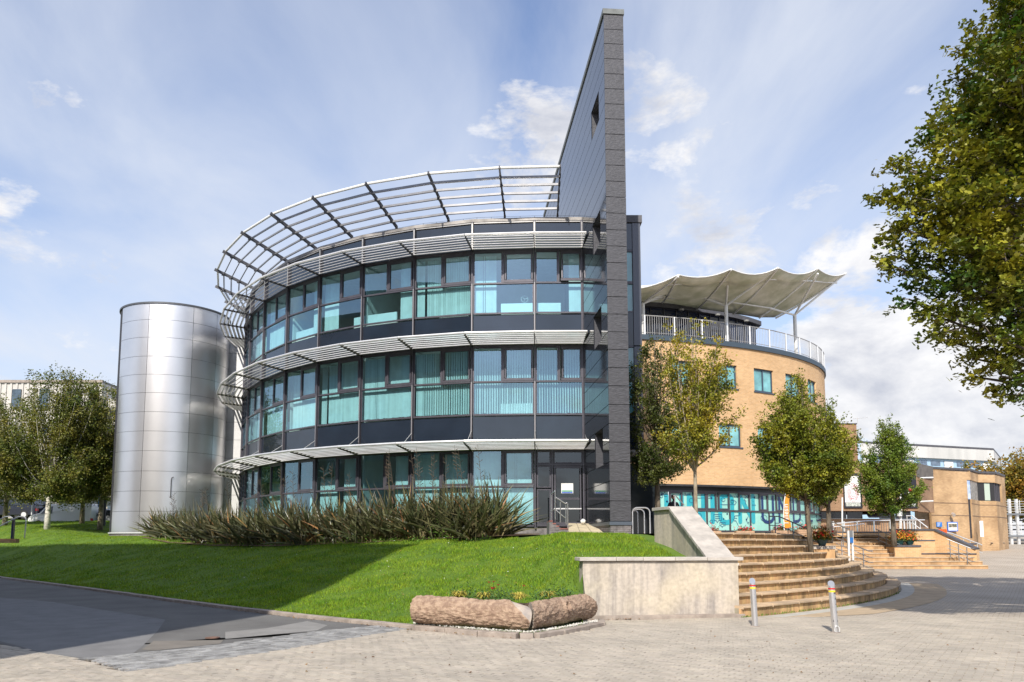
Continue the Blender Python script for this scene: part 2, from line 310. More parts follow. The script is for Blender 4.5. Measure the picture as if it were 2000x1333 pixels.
def np_mesh(name, V, Fq, m, parent=None, off=(0, 0, 0), **kw):
    """fast mesh: V (n,3), Fq (m,k) faces of equal size"""
    me = bpy.data.meshes.new(name); k = Fq.shape[1]
    me.vertices.add(len(V)); me.vertices.foreach_set('co', (V - np.array(off)).astype(np.float32).ravel())
    me.loops.add(Fq.size); me.loops.foreach_set('vertex_index', Fq.astype(np.int32).ravel())
    me.polygons.add(len(Fq)); me.polygons.foreach_set('loop_start', np.arange(0, Fq.size, k, dtype=np.int32)); me.polygons.foreach_set('loop_total', np.full(len(Fq), k, dtype=np.int32))
    me.update(calc_edges=True); me.materials.append(m)
    o = bpy.data.objects.new(name, me); COL.objects.link(o)
    if parent is not None: o.parent = parent
    else: o.location = off
    tag(o, kw.get('label'), kw.get('cat'), kw.get('group'), kw.get('kind')); return o
def smoothstep(x): x = max(0.0, min(1.0, x)); return x * x * (3 - 2 * x)

# ------------------------------------------------------------------ ground
def gz(x, y):
    s = smoothstep((x - 2) / 6.0)
    h = 0.0
    if y > 25: h = 0.02 * (min(y, 40) - 25)
    if y > 40: h += 0.035 * (min(y, 95) - 40)
    return h * s
KERB = [(-60, 73), (-40, 53), (-22.92, 35.89), (-13.17, 26.1), (-8.98, 21.75), (-6.11, 18.95), (-4.54, 17.5), (-3.17, 16.35), (-1.76, 15.25), (-0.54, 14.3), (0.13, 13.92), (0.37, 13.92), (0.83, 14.45), (1.68, 15.75)]
WL, WR = (1.51, 17.05), (4.98, 17.62)        # foot of the concrete wall
def yk(x):
    P = KERB
    if x >= 1.5: return WL[1] + (x - WL[0]) / (WR[0] - WL[0]) * (WR[1] - WL[1]) + 0.2
    for a, b in zip(P, P[1:]):
        if a[0] <= x <= b[0]: return a[1] + (b[1] - a[1]) * (x - a[0]) / (b[0] - a[0])
    return P[0][1]
def dseg(x, y, a, b):
    dx, dy = b[0] - a[0], b[1] - a[1]; t = max(0, min(1, ((x - a[0]) * dx + (y - a[1]) * dy) / (dx * dx + dy * dy)))
    return math.hypot(x - a[0] - t * dx, y - a[1] - t * dy)
def lawn_h(x, y):
    d = min(dseg(x, y, a, b) for a, b in zip(KERB, KERB[1:]))
    lg = smoothstep((x + 2.5) / 0.8)
    d = max(0.0, d - 1.0 * lg)
    wd = max(5.5, min(12.0, 12.0 + 0.27 * x))
    t = min(1.0, d / wd); h = 0.08 + 1.80 * (0.62 * smoothstep(t) + 0.38 * math.sin(t * math.pi / 2))
    b = smoothstep((x - 0.35) / 1.5) * smoothstep((d - 0.02) / 1.1) if x < 1.5 else 1.0
    if b > 0:
        dw = dseg(x, y, WL, WR); h2 = 1.12 + 0.76 * smoothstep(dw / 7.5); h = max(h, h * (1 - b) + h2 * b)
    if x < -12 and y > 43: h += 0.072 * (min(y, 66) - 43) * smoothstep((-x - 23) / 7)
    return h
def build_ground():
    mb = MB()
    xs = [-400, -150, -60, -30, -12, 0, 2, 3, 4, 5, 6, 7, 8, 12, 16, 20, 25, 32, 45, 70, 150, 400]
    ys = [-300, -80, -20, 0, 10, 20, 25, 30, 35, 40, 45, 52, 60, 70, 80, 95, 150, 400, 1200]
    V = [(x, y, gz(x, y) - 0.03) for y in ys for x in xs]; n = len(xs)
    mb.add(V, [(j * n + i, j * n + i + 1, (j + 1) * n + i + 1, (j + 1) * n + i) for j in range(len(ys) - 1) for i in range(n - 1)])
    mb.build('ground', mat('concrete_paving_far', (0.44, 0.40, 0.36), 0.9, col2=(0.36, 0.33, 0.295), vscale=0.8, bump=0.3, bscale=60, detail=9), kind='structure')
    # lawn surface: columns in x, rows outward from the kerb
    xs = list(np.concatenate([np.linspace(-60, -24, 26), np.linspace(-23.4, -8, 44), np.linspace(-7.7, 4.55, 62)]))
    offs = [0.0, 0.15, 0.35] + [0.7 + 0.4 * i for i in range(38)] + [17 + 1.5 * i for i in range(14)] + [42, 50, 60]
    V = []; F = []
    m = len(offs)
    for x in xs:
        y0 = yk(x)
        for o in offs:
            y = y0 + o; z = lawn_h(x, y) if o > 0.01 else 0.05
            if x > 3.9 and y > 22.5: z = min(z, 1.86)
            V.append((x, y, z + (mnoise.noise((x * 0.5, y * 0.5, 0)) * 0.035 if o > 0.3 else 0)))
    for i in range(len(xs) - 1):
        for j in range(m - 1): F.append((i * m + j, (i + 1) * m + j, (i + 1) * m + j + 1, i * m + j + 1))
    mb = MB(); mb.add(V, F)
    ml = mat('turf', (0.065, 0.135, 0.007), 0.95, col2=(0.115, 0.19, 0.012), vscale=1.1, bump=0.6, bscale=30, detail=10)
    mb.build('lawn', ml, kind='structure', smooth=True)
build_ground()
def grass():
    n = 300000
    # denser towards the camera
    X = RNG.uniform(-36, 4.3, n * 2); dd = RNG.uniform(0, 1, n * 2) ** 1.15 * np.where(X < -19, 24, 15)
    P = []
    keep = RNG.uniform(0, 1, n * 2)
    for x, d, k in zip(X, dd, keep):
        pr = 1.0 if x > -8 else 0.55
        if k > pr: continue
        y = yk(x) + 0.03 + d
        if x > 3.8 + (22 - y) * 0.09: continue
        if x > 1.2 and y < 17.55: continue
        if -2.0 < x and d < (0.62 if x < .5 else .9): continue
        if y > 28.6 + max(0, -x) * 0.75 - 0.3 or y > 26.9 and x > 0.2: 
            if x > -19: continue
        P.append((x, y, 0))
        if len(P) >= n: break
    P = np.array(P)
    # interpolate the height on a grid for speed
    gx = np.linspace(-37, 5, 133); gy = np.linspace(12, 72, 201)
    G = np.array([[lawn_h(a, b) + mnoise.noise((a * 0.5, b * 0.5, 0)) * 0.035 for b in gy] for a in gx])
    fx = (P[:, 0] - gx[0]) / (gx[1] - gx[0]); fy = (P[:, 1] - gy[0]) / (gy[1] - gy[0]); i = fx.astype(int).clip(0, 131); j = fy.astype(int).clip(0, 199); a = fx - i; b = fy - j
    P[:, 2] = (G[i, j] * (1 - a) * (1 - b) + G[i + 1, j] * a * (1 - b) + G[i, j + 1] * (1 - a) * b + G[i + 1, j + 1] * a * b) - 0.012
    k = len(P); ang = RNG.uniform(0, 2 * np.pi, k); h = RNG.uniform(0.03, 0.085, k) * (1 + .45 * np.sin(P[:, 0] * 2.1 + np.sin(P[:, 1] * 1.7)) * np.sin(P[:, 1] * 2.6 + 1.3 * np.sin(P[:, 0] * 1.1))); wd = RNG.uniform(0.006, 0.013, k); lean = RNG.normal(0, 0.4, (k, 2)) * h[:, None]
    d = np.stack([np.cos(ang) * wd, np.sin(ang) * wd, np.zeros(k)], 1)
    V = np.empty((k, 3, 3)); V[:, 0] = P - d; V[:, 1] = P + d; V[:, 2] = P + np.stack([lean[:, 0], lean[:, 1], h], 1)
    Fq = np.arange(k * 3).reshape(k, 3)
    m = mat('grass_blade', (0.125, 0.245, 0.006), 0.75, col2=(0.27, 0.36, 0.018), vscale=1.6, island=0.5, trans=0.35, detail=8)
    np_mesh('grass', V.reshape(-1, 3), Fq, m, kind='stuff', label='short mown green grass covering the sloping lawn', cat='grass')
grass()
def lawn_specks():
    for nm, col, n, lb, ct in (('daisies', (.8, .8, .75), 70, 'scattered tiny white daisies in the lawn', 'daisies'), ('fallen_leaves', (.30, .20, .05), 160, 'small yellow brown leaves fallen on the lawn', 'leaf litter')):
        mb = MB(); r = random.Random(len(nm))
        for k in range(n):
            x = r.uniform(-14, 4); y = yk(x) + r.uniform(.8, 12); s = .018 if n == 70 else r.uniform(.02, .04); z = lawn_h(x, y) + .075; a = r.uniform(0, 6)
            if y > 27.5 - x * .5 and x < 0 or (x > 0 and y > 27): continue
            mb.add([(x + s * math.cos(a + q * 1.257), y + s * math.sin(a + q * 1.257), z + .01 * math.sin(q * 2 + a)) for q in range(5)], ((0, 1, 2, 3, 4),))
        mb.build(nm, mat(nm + '_colour', col, .7), label=lb, cat=ct, kind='stuff')
lawn_specks()

# asphalt road with its repair patches
def sheet(name, pts, z, m, parent=None, **kw):
    mb = MB(); P = [(p[0], p[1], z) for p in pts]; mb.add(P, [tuple(range(len(P)))]) ; return mb.build(name, m, parent, **kw)
G0 = lambda u, v: tuple(AZ(u, v, 0.0))[:2]
def asphalt():
    cov = [(-70, 82), (-40, 52.8), (-22.9, 35.7), (-13.2, 25.95), (-9, 21.6), (-6.1, 18.8), (-4.54, 17.35), (-3.17, 16.2), (-1.9, 15.25)]
    low = [G0(770, 1224), G0(620, 1236), G0(430, 1262), G0(250, 1286), G0(165, 1288), G0(100, 1282), G0(60, 1272), G0(0, 1258), (-9.5, 13.6), (-16, 14.5), (-45, 20), (-90, 40)]
    sheet('road', cov + low, 0.002, mat('asphalt', (0.115, 0.11, 0.105), 0.9, col2=(0.165, 0.16, 0.15), vscale=0.7, bump=0.5, bscale=120, detail=10), kind='structure')
    P = [([(0, 1168), (100, 1176), (323, 1211), (308, 1233), (277, 1264), (250, 1284), (165, 1286), (100, 1280), (0, 1253)], (0.185, 0.182, 0.18)),
         ([(440, 1235), (520, 1228), (600, 1214), (640, 1222), (620, 1232), (440, 1249)], (0.25, 0.24, 0.225)),
         ([(277, 1270), (300, 1253), (437, 1251), (430, 1258), (300, 1272)], (0.19, 0.17, 0.145))]
    for i, (q, c) in enumerate(P):
        sheet('road_patch', [G0(*p) for p in q], 0.0035 + 0.0012 * i, mat('asphalt_patch_%d' % i, c, 0.9, var=0.12, vscale=2.0, bump=0.4, bscale=120, detail=10), kind='structure')
    # rusty iron drain cover
    c = AZ(295 * 1.0 + 120, 1246, 0.012)
    mb = MB(); mb.rev((c.x, c.y, 0.008), [(0.0, 0.0), (0.12, 0.0), (0.12, 0.012), (0.10, 0.012), (0.095, 0.007), (0.0, 0.008)], 20)
    for i in range(-2, 3): mb.abox(c.x - 0.07, c.x + 0.07, c.y + i * 0.03 - 0.008, c.y + i * 0.03 + 0.008, 0.014, 0.022)
    mb.build('drain_cover', mat('rusty_iron', (0.17, 0.10, 0.075), 0.9, var=0.3, vscale=20), label='small rusty round drain cover set in the road patch', cat='drain cover')
asphalt()

# concrete-block paving: real blocks near the camera
def paving():
    a = R_(33.6); e1 = np.array([math.sin(a), math.cos(a)]); e2 = np.array([math.cos(a), -math.sin(a)])
    setts = [G0(165, 1288), G0(255, 1313), G0(520, 1275), G0(840, 1222), G0(770, 1220), G0(620, 1234), G0(430, 1260)]
    def inside(p, poly):
        c = False; n = len(poly)
        for i in range(n):
            x1, y1 = poly[i]; x2, y2 = poly[(i + 1) % n]
            if (y1 > p[1]) != (y2 > p[1]) and p[0] < (x2 - x1) * (p[1] - y1) / (y2 - y1) + x1: c = not c
        return c
    roadlow = [G0(165, 1288), G0(100, 1282), G0(60, 1272), G0(0, 1258), (-9.5, 13.6), (-16, 14.5), (-16, 30), (-4, 30)]
    cells = []
    Lb, Wb = 0.20, 0.10
    for i in range(-20, 160):
        for j in range(-190, 120):
            off = 0.5 * Lb if i % 2 else 0
            # long side along e2
            c = e1 * (i * Wb + 6.0) + e2 * (j * Lb + off)
            x, y = c
            if y < 8.6 or y > 17.6 or abs(x) > 0.70 * y + 0.6: continue
            u = x / y * F + CX
            if u < -60 or u > 2080: continue
            if y > yk(min(max(x, -50), 1.4)) - 0.32 and x < 1.5: continue
            if x >= 1.45 and y > 16.6 + (x - 1.5) * 0.28: continue
            vv = CY - F * (-y * ST - EYE * CT) / (y * CT - EYE * ST)
            if u < 850 and vv < (1313 - (u - 255) * 0.1556 if u > 255 else (1288 + (u - 165) * .278 if u > 165 else 1256 + u * .194)) - 1: continue
            cells.append((y, x, i, j))
    cells.sort()
    root = sheet('pavement', [(-10, 5), (14, 5), (16, 18), (9.5, 20.5), (7.2, 18.2), (5.3, 16.9), (1.4, 15.9), (0.9, 14.2), (0.3, 13.6), (-0.7, 14), (-1.9, 14.9), G0(840, 1223), G0(255, 1315), G0(165, 1288), G0(0, 1256)], -0.012, M_joint, kind='structure')
    def blockmesh(big, x, y, i, j):
        hx = e2 * (Lb / 2 - 0.0055); hy = e1 * (Wb / 2 - 0.0035); r = random.Random(i * 991 + j); dz = r.uniform(-0.0025, 0.0025); q = r.uniform(-0.004, 0.004)
        P = [(x + sx * hx[0] + sy * hy[0] + q * sx, y + sx * hx[1] + sy * hy[1], z) for z in (-0.05, 0.004 + dz) for sx, sy in ((-1, -1), (1, -1), (1, 1), (-1, 1))]
        big.add(P, ((4, 5, 6, 7), (0, 1, 5, 4), (1, 2, 6, 5), (2, 3, 7, 6), (3, 0, 4, 7)))
    for (y, x, i, j) in cells[:290]:
        mb = MB(); blockmesh(mb, x, y, i, j); mb.build('paver', M_paver, root)
    mb = MB()
    for (y, x, i, j) in cells[290:]: blockmesh(mb, x, y, i, j)
    mb.build('paver', M_paver, root, kind='stuff')
    # band of small blue-grey setts between road and paving
    mb = MB(); base = sheet('sett_band', setts, -0.004, M_joint, kind='structure')
    p0 = np.array(setts[0]); dd = np.array(setts[3]) - p0; Ld = np.linalg.norm(dd); d1 = dd / Ld; d2 = np.array([-d1[1], d1[0]])
    for i in range(-30, 40):
        for j in range(-4, int(Ld / 0.16) + 6):
            c = p0 + d1 * (j * 0.16 + (0.08 if i % 2 else 0)) + d2 * (i * 0.10)
            if not inside(c, setts): continue
            r = random.Random(i * 77 + j); z = 0.010 + r.uniform(-0.004, 0.005)
            P = [(c[0] + sx * d1[0] * 0.075 + sy * d2[0] * 0.045, c[1] + sx * d1[1] * 0.075 + sy * d2[1] * 0.045, zz) for zz in (-0.03, z) for sx, sy in ((-1, -1), (1, -1), (1, 1), (-1, 1))]
            mb.add(P, ((4, 5, 6, 7), (0, 1, 5, 4), (1, 2, 6, 5), (2, 3, 7, 6), (3, 0, 4, 7)))
    mb.build('sett', M_sett, base, kind='stuff')
    # further paving: blocks too small to tell apart
    m = bpy.data.materials.new('block_paving'); m.use_nodes = True; t = m.node_tree; b = t.nodes['Principled BSDF']; Lk = t.links; b.inputs['Roughness'].default_value = 0.88
    tc = N(t, 'ShaderNodeTexCoord'); mp = N(t, 'ShaderNodeMapping'); mp.inputs['Rotation'].default_value = (0, 0, a); Lk.new(tc.outputs['Object'], mp.inputs['Vector'])
    br = N(t, 'ShaderNodeTexBrick'); Lk.new(mp.outputs[0], br.inputs['Vector']); br.inputs['Scale'].default_value = 1; br.inputs['Brick Width'].default_value = Lb; br.inputs['Row Height'].default_value = Wb; br.inputs['Mortar Size'].default_value = 0.007
    br.inputs['Color1'].default_value = (0.48, 0.42, 0.345, 1); br.inputs['Color2'].default_value = (0.46, 0.40, 0.325, 1); br.inputs['Mortar'].default_value = (0.25, 0.2, 0.15, 1)
    n = N(t, 'ShaderNodeTexNoise'); n.inputs['Scale'].default_value = 0.45; n.inputs['Detail'].default_value = 9; Lk.new(tc.outputs['Object'], n.inputs['Vector'])
    r = N(t, 'ShaderNodeValToRGB'); r.color_ramp.elements[0].position = 0.3; r.color_ramp.elements[1].position = 0.65; r.color_ramp.elements[0].color = (0.78, 0.77, 0.75, 1); Lk.new(n.outputs['Fac'], r.inputs[0])
    mx = N(t, 'ShaderNodeMix', data_type='RGBA', blend_type='MULTIPLY'); mx.inputs[0].default_value = 1; Lk.new(br.outputs['Color'], mx.inputs[6]); Lk.new(r.outputs[0], mx.inputs[7]); Lk.new(mx.outputs[2], b.inputs['Base Color'])
    mb = MB(); V = []; F_ = []; xs = np.linspace(0, 1, 15); ys = [16.0, 18, 20, 22, 25, 28, 32, 36, 40, 45, 52, 60, 75, 95]
    for y in ys:
        x0 = 3.0 if y < 25 else 5; x1 = 0.8 * y + 12
        for q in xs: x = x0 + (x1 - x0) * q; V.append((x, y, gz(x, y) - 0.009))
    k = len(xs); mb.add(V, [(j * k + i, j * k + i + 1, (j + 1) * k + i + 1, (j + 1) * k + i) for j in range(len(ys) - 1) for i in range(k - 1)])
    mb.build('plaza', m, kind='structure')
    # small weeds and leaf litter
    mb = MB(); r = random.Random(3)
    for k in range(420):
        t_ = r.random()
        if k < 150: x, y = (1.6 + 3.4 * t_, 16.75 + 3.4 * t_ * 0.28 + abs(r.gauss(0, 0.05)))
        elif k < 270: x = r.uniform(-8, 0); y = yk(x) - 0.2 - abs(r.gauss(0, 0.10))
        else: x = r.uniform(-4, 9); y = r.uniform(9.4, 15.5)
        if k >= 270 and (y > yk(min(x, 1.4)) - 0.4): continue
        a_ = r.uniform(0, 6.3); s_ = r.uniform(0.012, 0.03); h = r.uniform(0.006, 0.02)
        mb.add([(x + s_ * math.cos(a_), y + s_ * math.sin(a_), 0.012), (x + s_ * math.cos(a_ + 2), y + s_ * math.sin(a_ + 2), h + 0.012), (x + s_ * math.cos(a_ + 4), y + s_ * math.sin(a_ + 4), 0.014)], ((0, 1, 2),))
    mb.build('leaf_litter', mat('dead_leaf', (0.20, 0.11, 0.04), 0.8, island=0.6), label='tiny brown dead leaves scattered on the paving', cat='leaf litter', kind='stuff')
paving()

# kerb stones along the lawn
def kerb():
    P = [Vector((x, y, 0)) for x, y in KERB[1:]] + [Vector((1.75, 16.35, 0))]
    mbs = []; root = None
    line = []
    for a, b in zip(P, P[1:]):
        d = (b - a).length; n = max(1, round(d / 0.92))
        for k in range(n): line.append((a.lerp(b, k / n), a.lerp(b, (k + 1) / n)))
    line.sort(key=lambda s: s[0].length)
    t = thing('kerb', (0.3, 13.8, 0), 'low concrete kerb stones edging the foot of the grass bank', 'kerb')
    for i, (a, b) in enumerate(line):
        d = (b - a).normalized(); n = Vector((d.y, -d.x, 0)); mb = MB(); g = d * 0.004; z = 0.085 + random.uniform(-0.004, 0.004)
        mb.prism([(a + g)[:2], (b - g)[:2], (b - g + n * 0.135)[:2], (a + g + n * 0.135)[:2]], -0.1, [z, z, z - 0.012, z - 0.012])
        mb.build('kerb_stone', M_kerb, t, bevel=0.008)
kerb()

# concrete retaining wall with coping stones
def front_wall():
    a, b = Vector((*WL, 0)), Vector((*WR, 0)); d = (b - a).normalized(); n = Vector((d.y, -d.x, 0)); L = (b - a).length
    t = thing('retaining_wall', a, 'stained pale concrete wall with flat coping at the foot of the lawn beside the steps', 'wall')
    mb = MB(); T = 0.32
    c = a.lerp(b, 0.5) - n * T / 2; mb.box((c.x, c.y, 0.58), d * L / 2, n * T / 2, (0, 0, 0.64)); mb.build('wall', M_conc, t, bevel=0.012)
    mb = MB(); c = a.lerp(b, 0.5) + n * 0.06; mb.box((c.x, c.y, 0.02), d * (L / 2 + 0.06), n * 0.10, (0, 0, 0.055)); mb.build('plinth', M_kerb, t, bevel=0.01)
    cuts = [-0.09, 0.86, 1.43, 2.16, 2.88, L + 0.07]; cuts = [-0.09, 0.72, 1.32, 2.05, 2.78, L + 0.10]
    for x0, x1 in zip(cuts, cuts[1:]):
        m = a + d * (x0 + x1) / 2 - n * (T / 2); mb = MB(); mb.box((m.x, m.y, 1.262 + random.uniform(-.002, .002)), d * ((x1 - x0) / 2 - 0.005), n * (T / 2 + 0.07), (0, 0, 0.038)); mb.build('coping_stone', M_cap, t, bevel=0.008)
front_wall()
# stair flank wall rising beside the steps
SA, SB, SC_ = Vector((4.40, 17.80, 0)), Vector((4.20, 21.0, 0)), Vector((3.95, 22.1, 0))
def flank_wall():
    t = thing('flank_wall', SA, 'sloping pale concrete wall with broad coping slabs beside the curved steps', 'wall')
    W = 0.50
    zA, zB = 1.30, 2.56
    mb = MB(); side = Vector((1, 0.08, 0)) * W
    P = [SA, SB, SC_]; Z = [zA - 0.09, zB - 0.09, zB - 0.09]
    V = []
    for p, z in zip(P, Z):
        for q, zz in ((p, -0.1), (p + side, -0.1), (p + side, z), (p, z)): V.append((q.x, q.y, zz))
    F_ = [(0, 1, 2, 3), (8, 11, 10, 9)]
    for i in (0, 4): F_ += [(i + k, i + 4 + k, i + 4 + (k + 1) % 4, i + (k + 1) % 4) for k in range(4)]
    mb.add(V, F_); mb.build('wall', M_conc, t)
    n = 5
    def slab(a, b, za, zb):
        o = Vector((-0.07, 0, 0)); s = side + Vector((0.14, 0, 0)); g = (b - a) * 0.016; a2, b2 = a + g + o, b - g + o; mb = MB()
        mb.add([(a2.x, a2.y, za - 0.085), ((a2 + s).x, (a2 + s).y, za - 0.085), ((b2 + s).x, (b2 + s).y, zb - 0.085), (b2.x, b2.y, zb - 0.085),
                (a2.x, a2.y, za), ((a2 + s).x, (a2 + s).y, za), ((b2 + s).x, (b2 + s).y, zb), (b2.x, b2.y, zb)], ((3, 2, 1, 0), (4, 5, 6, 7), (0, 1, 5, 4), (1, 2, 6, 5), (2, 3, 7, 6), (3, 0, 4, 7)))
        mb.build('coping_stone', M_cap, t, bevel=0.008)
    for k in range(n): slab(SA.lerp(SB, k / n), SA.lerp(SB, (k + 1) / n), zA + (zB - zA) * k / n, zA + (zB - zA) * (k + 1) / n)
    slab(SB, SC_, zB, zB)
flank_wall()

# broad curved steps
SCX, SCY, SR = -11.25, 39.28, 27.24
ZK = [0.24, 0.45, 0.66, 0.87, 1.08, 1.29, 1.50, 1.70, 1.88]
def arcp(r, a): return (SCX + r * math.sin(a), SCY - r * math.cos(a))     # a measured from -Y towards +X
def steps():
    t = thing('curved_steps', (6, 19, 0), 'broad curved flight of nine buff brick steps climbing from the paving', 'steps')
    bricks = MB(); riser = MB()
    for k, z in enumerate(ZK):
        r = SR - 0.40 * k; z0 = ZK[k - 1] if k else 0.0
        a0 = math.asin(((5.0 if k < 1 else 4.93) - SCX - 0.015 * k) / r); a1 = R_(88)
        # core body of the step
        n = 44; A = [a0 + (a1 - a0) * i / n for i in range(n + 1)]
        base = z0 - 0.25 if k else -0.2
        outer = [arcp(r - 0.115, a) for a in A]; inner = [arcp(r - 0.62 if k < 8 else r - 0.9, a) for a in A]
        V = []; F_ = []
        for (xo, yo), (xi, yi) in zip(outer, inner): V += [(xo, yo, base), (xo, yo, z - 0.05), (xi, yi, z - 0.05), (xi, yi, base)]
        for i in range(n):
            for q in range(4): F_.append((i * 4 + q, i * 4 + (q + 1) % 4, (i + 1) * 4 + (q + 1) % 4, (i + 1) * 4 + q))
        F_ += [(0, 1, 2, 3), (n * 4 + 3, n * 4 + 2, n * 4 + 1, n * 4)]
        riser.add(V, F_)
        # soldier bricks on the riser
        m_ = int((a1 - a0) * r / 0.078)
        for i in range(m_):
            aa = a0 + (i + 0.5) * (a1 - a0) / m_; p = arcp(r - 0.105, aa); tx, ty = math.cos(aa), math.sin(aa); nx, ny = math.sin(aa), -math.cos(aa)
            if aa > R_(72): continue
            q = random.uniform(-0.003, 0.003); bricks.box((p[0] + nx * q, p[1] + ny * q, (base + 0.1 + z - 0.052) / 2), (tx * 0.0355, ty * 0.0355, 0), (nx * 0.045, ny * 0.045, 0), (0, 0, (z - 0.052 - base - 0.1) / 2))
        # nosing stones
        L = (R_(76) - a0) * r; m_ = int(L / 1.05)
        if k == 8: m_ = int(L / 1.05)
        for i in range(m_):
            A2 = [a0 + (R_(76) - a0) * (i + q / 3) / m_ for q in range(4)]; g = 0.003 / r; A2[0] += g; A2[-1] -= g; dz = random.uniform(-0.003, 0.003)
            mb = MB(); V = []; F_ = []
            for aa in A2:
                o = arcp(r, aa); ii = arcp(r - (0.43 if k < 8 else 0.8), aa); V += [(*o, z - 0.05 + dz), (*o, z + dz), (*ii, z + dz), (*ii, z - 0.05 + dz)]
            for q in range(3):
                for s in range(4): F_.append((q * 4 + s, q * 4 + (s + 1) % 4, (q + 1) * 4 + (s + 1) % 4, (q + 1) * 4 + s))
            F_ += [(0, 1, 2, 3), (15, 14, 13, 12)]; mb.add(V, F_); mb.build('nosing_stone', M_nosing, t, bevel=0.012)
    riser.build('riser', M_mortar, t); bricks.build('soldier_brick', M_soldier, t, kind='stuff')
    # upper terrace behind the steps
    r = SR - 3.2 - 0.75; P = [arcp(r, math.asin((5.35 - SCX) / r) + (R_(86) - math.asin((5.35 - SCX) / r)) * i / 30) for i in range(31)]
    P = P + [(12.5, 40.5), (20.0, 43.0), (24, 43.5), (27, 50), (28.5, 56), (28.5, 100), (-2, 100), (-2, 33.2), (3.3, 33.2), (3.3, 27.4), (4.25, 23.0), (4.5, 21.9)]
    sheet('terrace', P, 1.872, mat('terrace_paving', (0.36, 0.32, 0.27), 0.9, var=0.15, vscale=1.5, bump=0.3, bscale=50), kind='structure')
    # pale then sandy strip of paving following the lowest step
    for i, (r0, r1, m) in enumerate(((0.02, 0.42, mat('pale_strip', (0.44, 0.42, 0.37), 0.9, var=0.15)), (0.42, 1.35, mat('sandy_strip', (0.42, 0.32, 0.21), 0.9, var=0.15, vscale=2)))):
        V = []; F_ = []; n = 40
        for k in range(n + 1):
            aa = R_(36.2) + (R_(70) - R_(36.2)) * k / n; e = min(1, k / 8) if i else 1
            o = arcp(SR + r0 + (r1 - r0) * e, aa); ii = arcp(SR + r0, aa); V += [(*o, gz(*o) - 0.004 + 0.003 * i), (*ii, gz(*ii) - 0.004 + 0.003 * i)]
        mb = MB(); mb.add(V, [(2 * k, 2 * k + 1, 2 * k + 3, 2 * k + 2) for k in range(n)]); mb.build('paving_strip', m, kind='structure')
    # weeds at the foot of the steps
    mb = MB(); rr = random.Random(5)
    for k in range(500):
        aa = R_(36.5) + abs(rr.gauss(0, 0.28)); 
        if aa > R_(66): continue
        p = arcp(SR - 0.02 + abs(rr.gauss(0, 0.03)), aa); h = rr.uniform(0.02, 0.07) * (2 if k % 60 == 0 else 1); q = rr.uniform(0, 6.3)
        mb.add([(p[0] - 0.012 * math.cos(q), p[1] - 0.012 * math.sin(q), 0.01), (p[0] + 0.012 * math.cos(q), p[1] + 0.012 * math.sin(q), 0.01), (p[0] + rr.gauss(0, 0.02), p[1] + rr.gauss(0, 0.02), h)], ((0, 1, 2),))
    mb.build('weeds', mat('weed', (0.10, 0.16, 0.02), 0.8, island=0.4), label='small green weeds growing along the foot of the curved steps', cat='weeds', kind='stuff')
steps()

# ------------------------------------------------------------------ curved glass office building
FA = [4.5, 15, 23.3, 32, 41.5, 51, 58.5, 66, 75, 85, 95, 105]; FL = [2.68] * 5 + [2.95] * 3 + [2.8] * 4
FP = [Vector((3.03, 33.08, 0)), Vector((0.97, 33.1, 0))]
for a_, l_ in zip(FA, FL): FP.append(FP[-1] + Vector((-math.cos(R_(a_)) * l_, math.sin(R_(a_)) * l_, 0)))
NFAC = len(FP) - 1
def fnorm(i):
    d = (FP[i + 1] - FP[i]).normalized(); return Vector((-d.y, d.x, 0)) * (1 if (-d.y * 0 + d.x * -1) > 0 or True else -1)
FN = []
for i in range(NFAC):
    d = (FP[i + 1] - FP[i]).normalized(); n = Vector((-d.y, d.x, 0)); FN.append(n)      # travelling left, the outside is on the left hand
VN = [FN[0]] + [(FN[i - 1] + FN[i]).normalized() for i in range(1, NFAC)] + [FN[-1]]
LEV = [dict(b=2.30, m=3.90, t=5.44, s=6.92), dict(b=6.98, m=8.36, t=9.86, s=11.30), dict(b=11.37, m=12.66, t=14.06, s=15.36)]
BC = Vector((0.4, 50.0, 0))
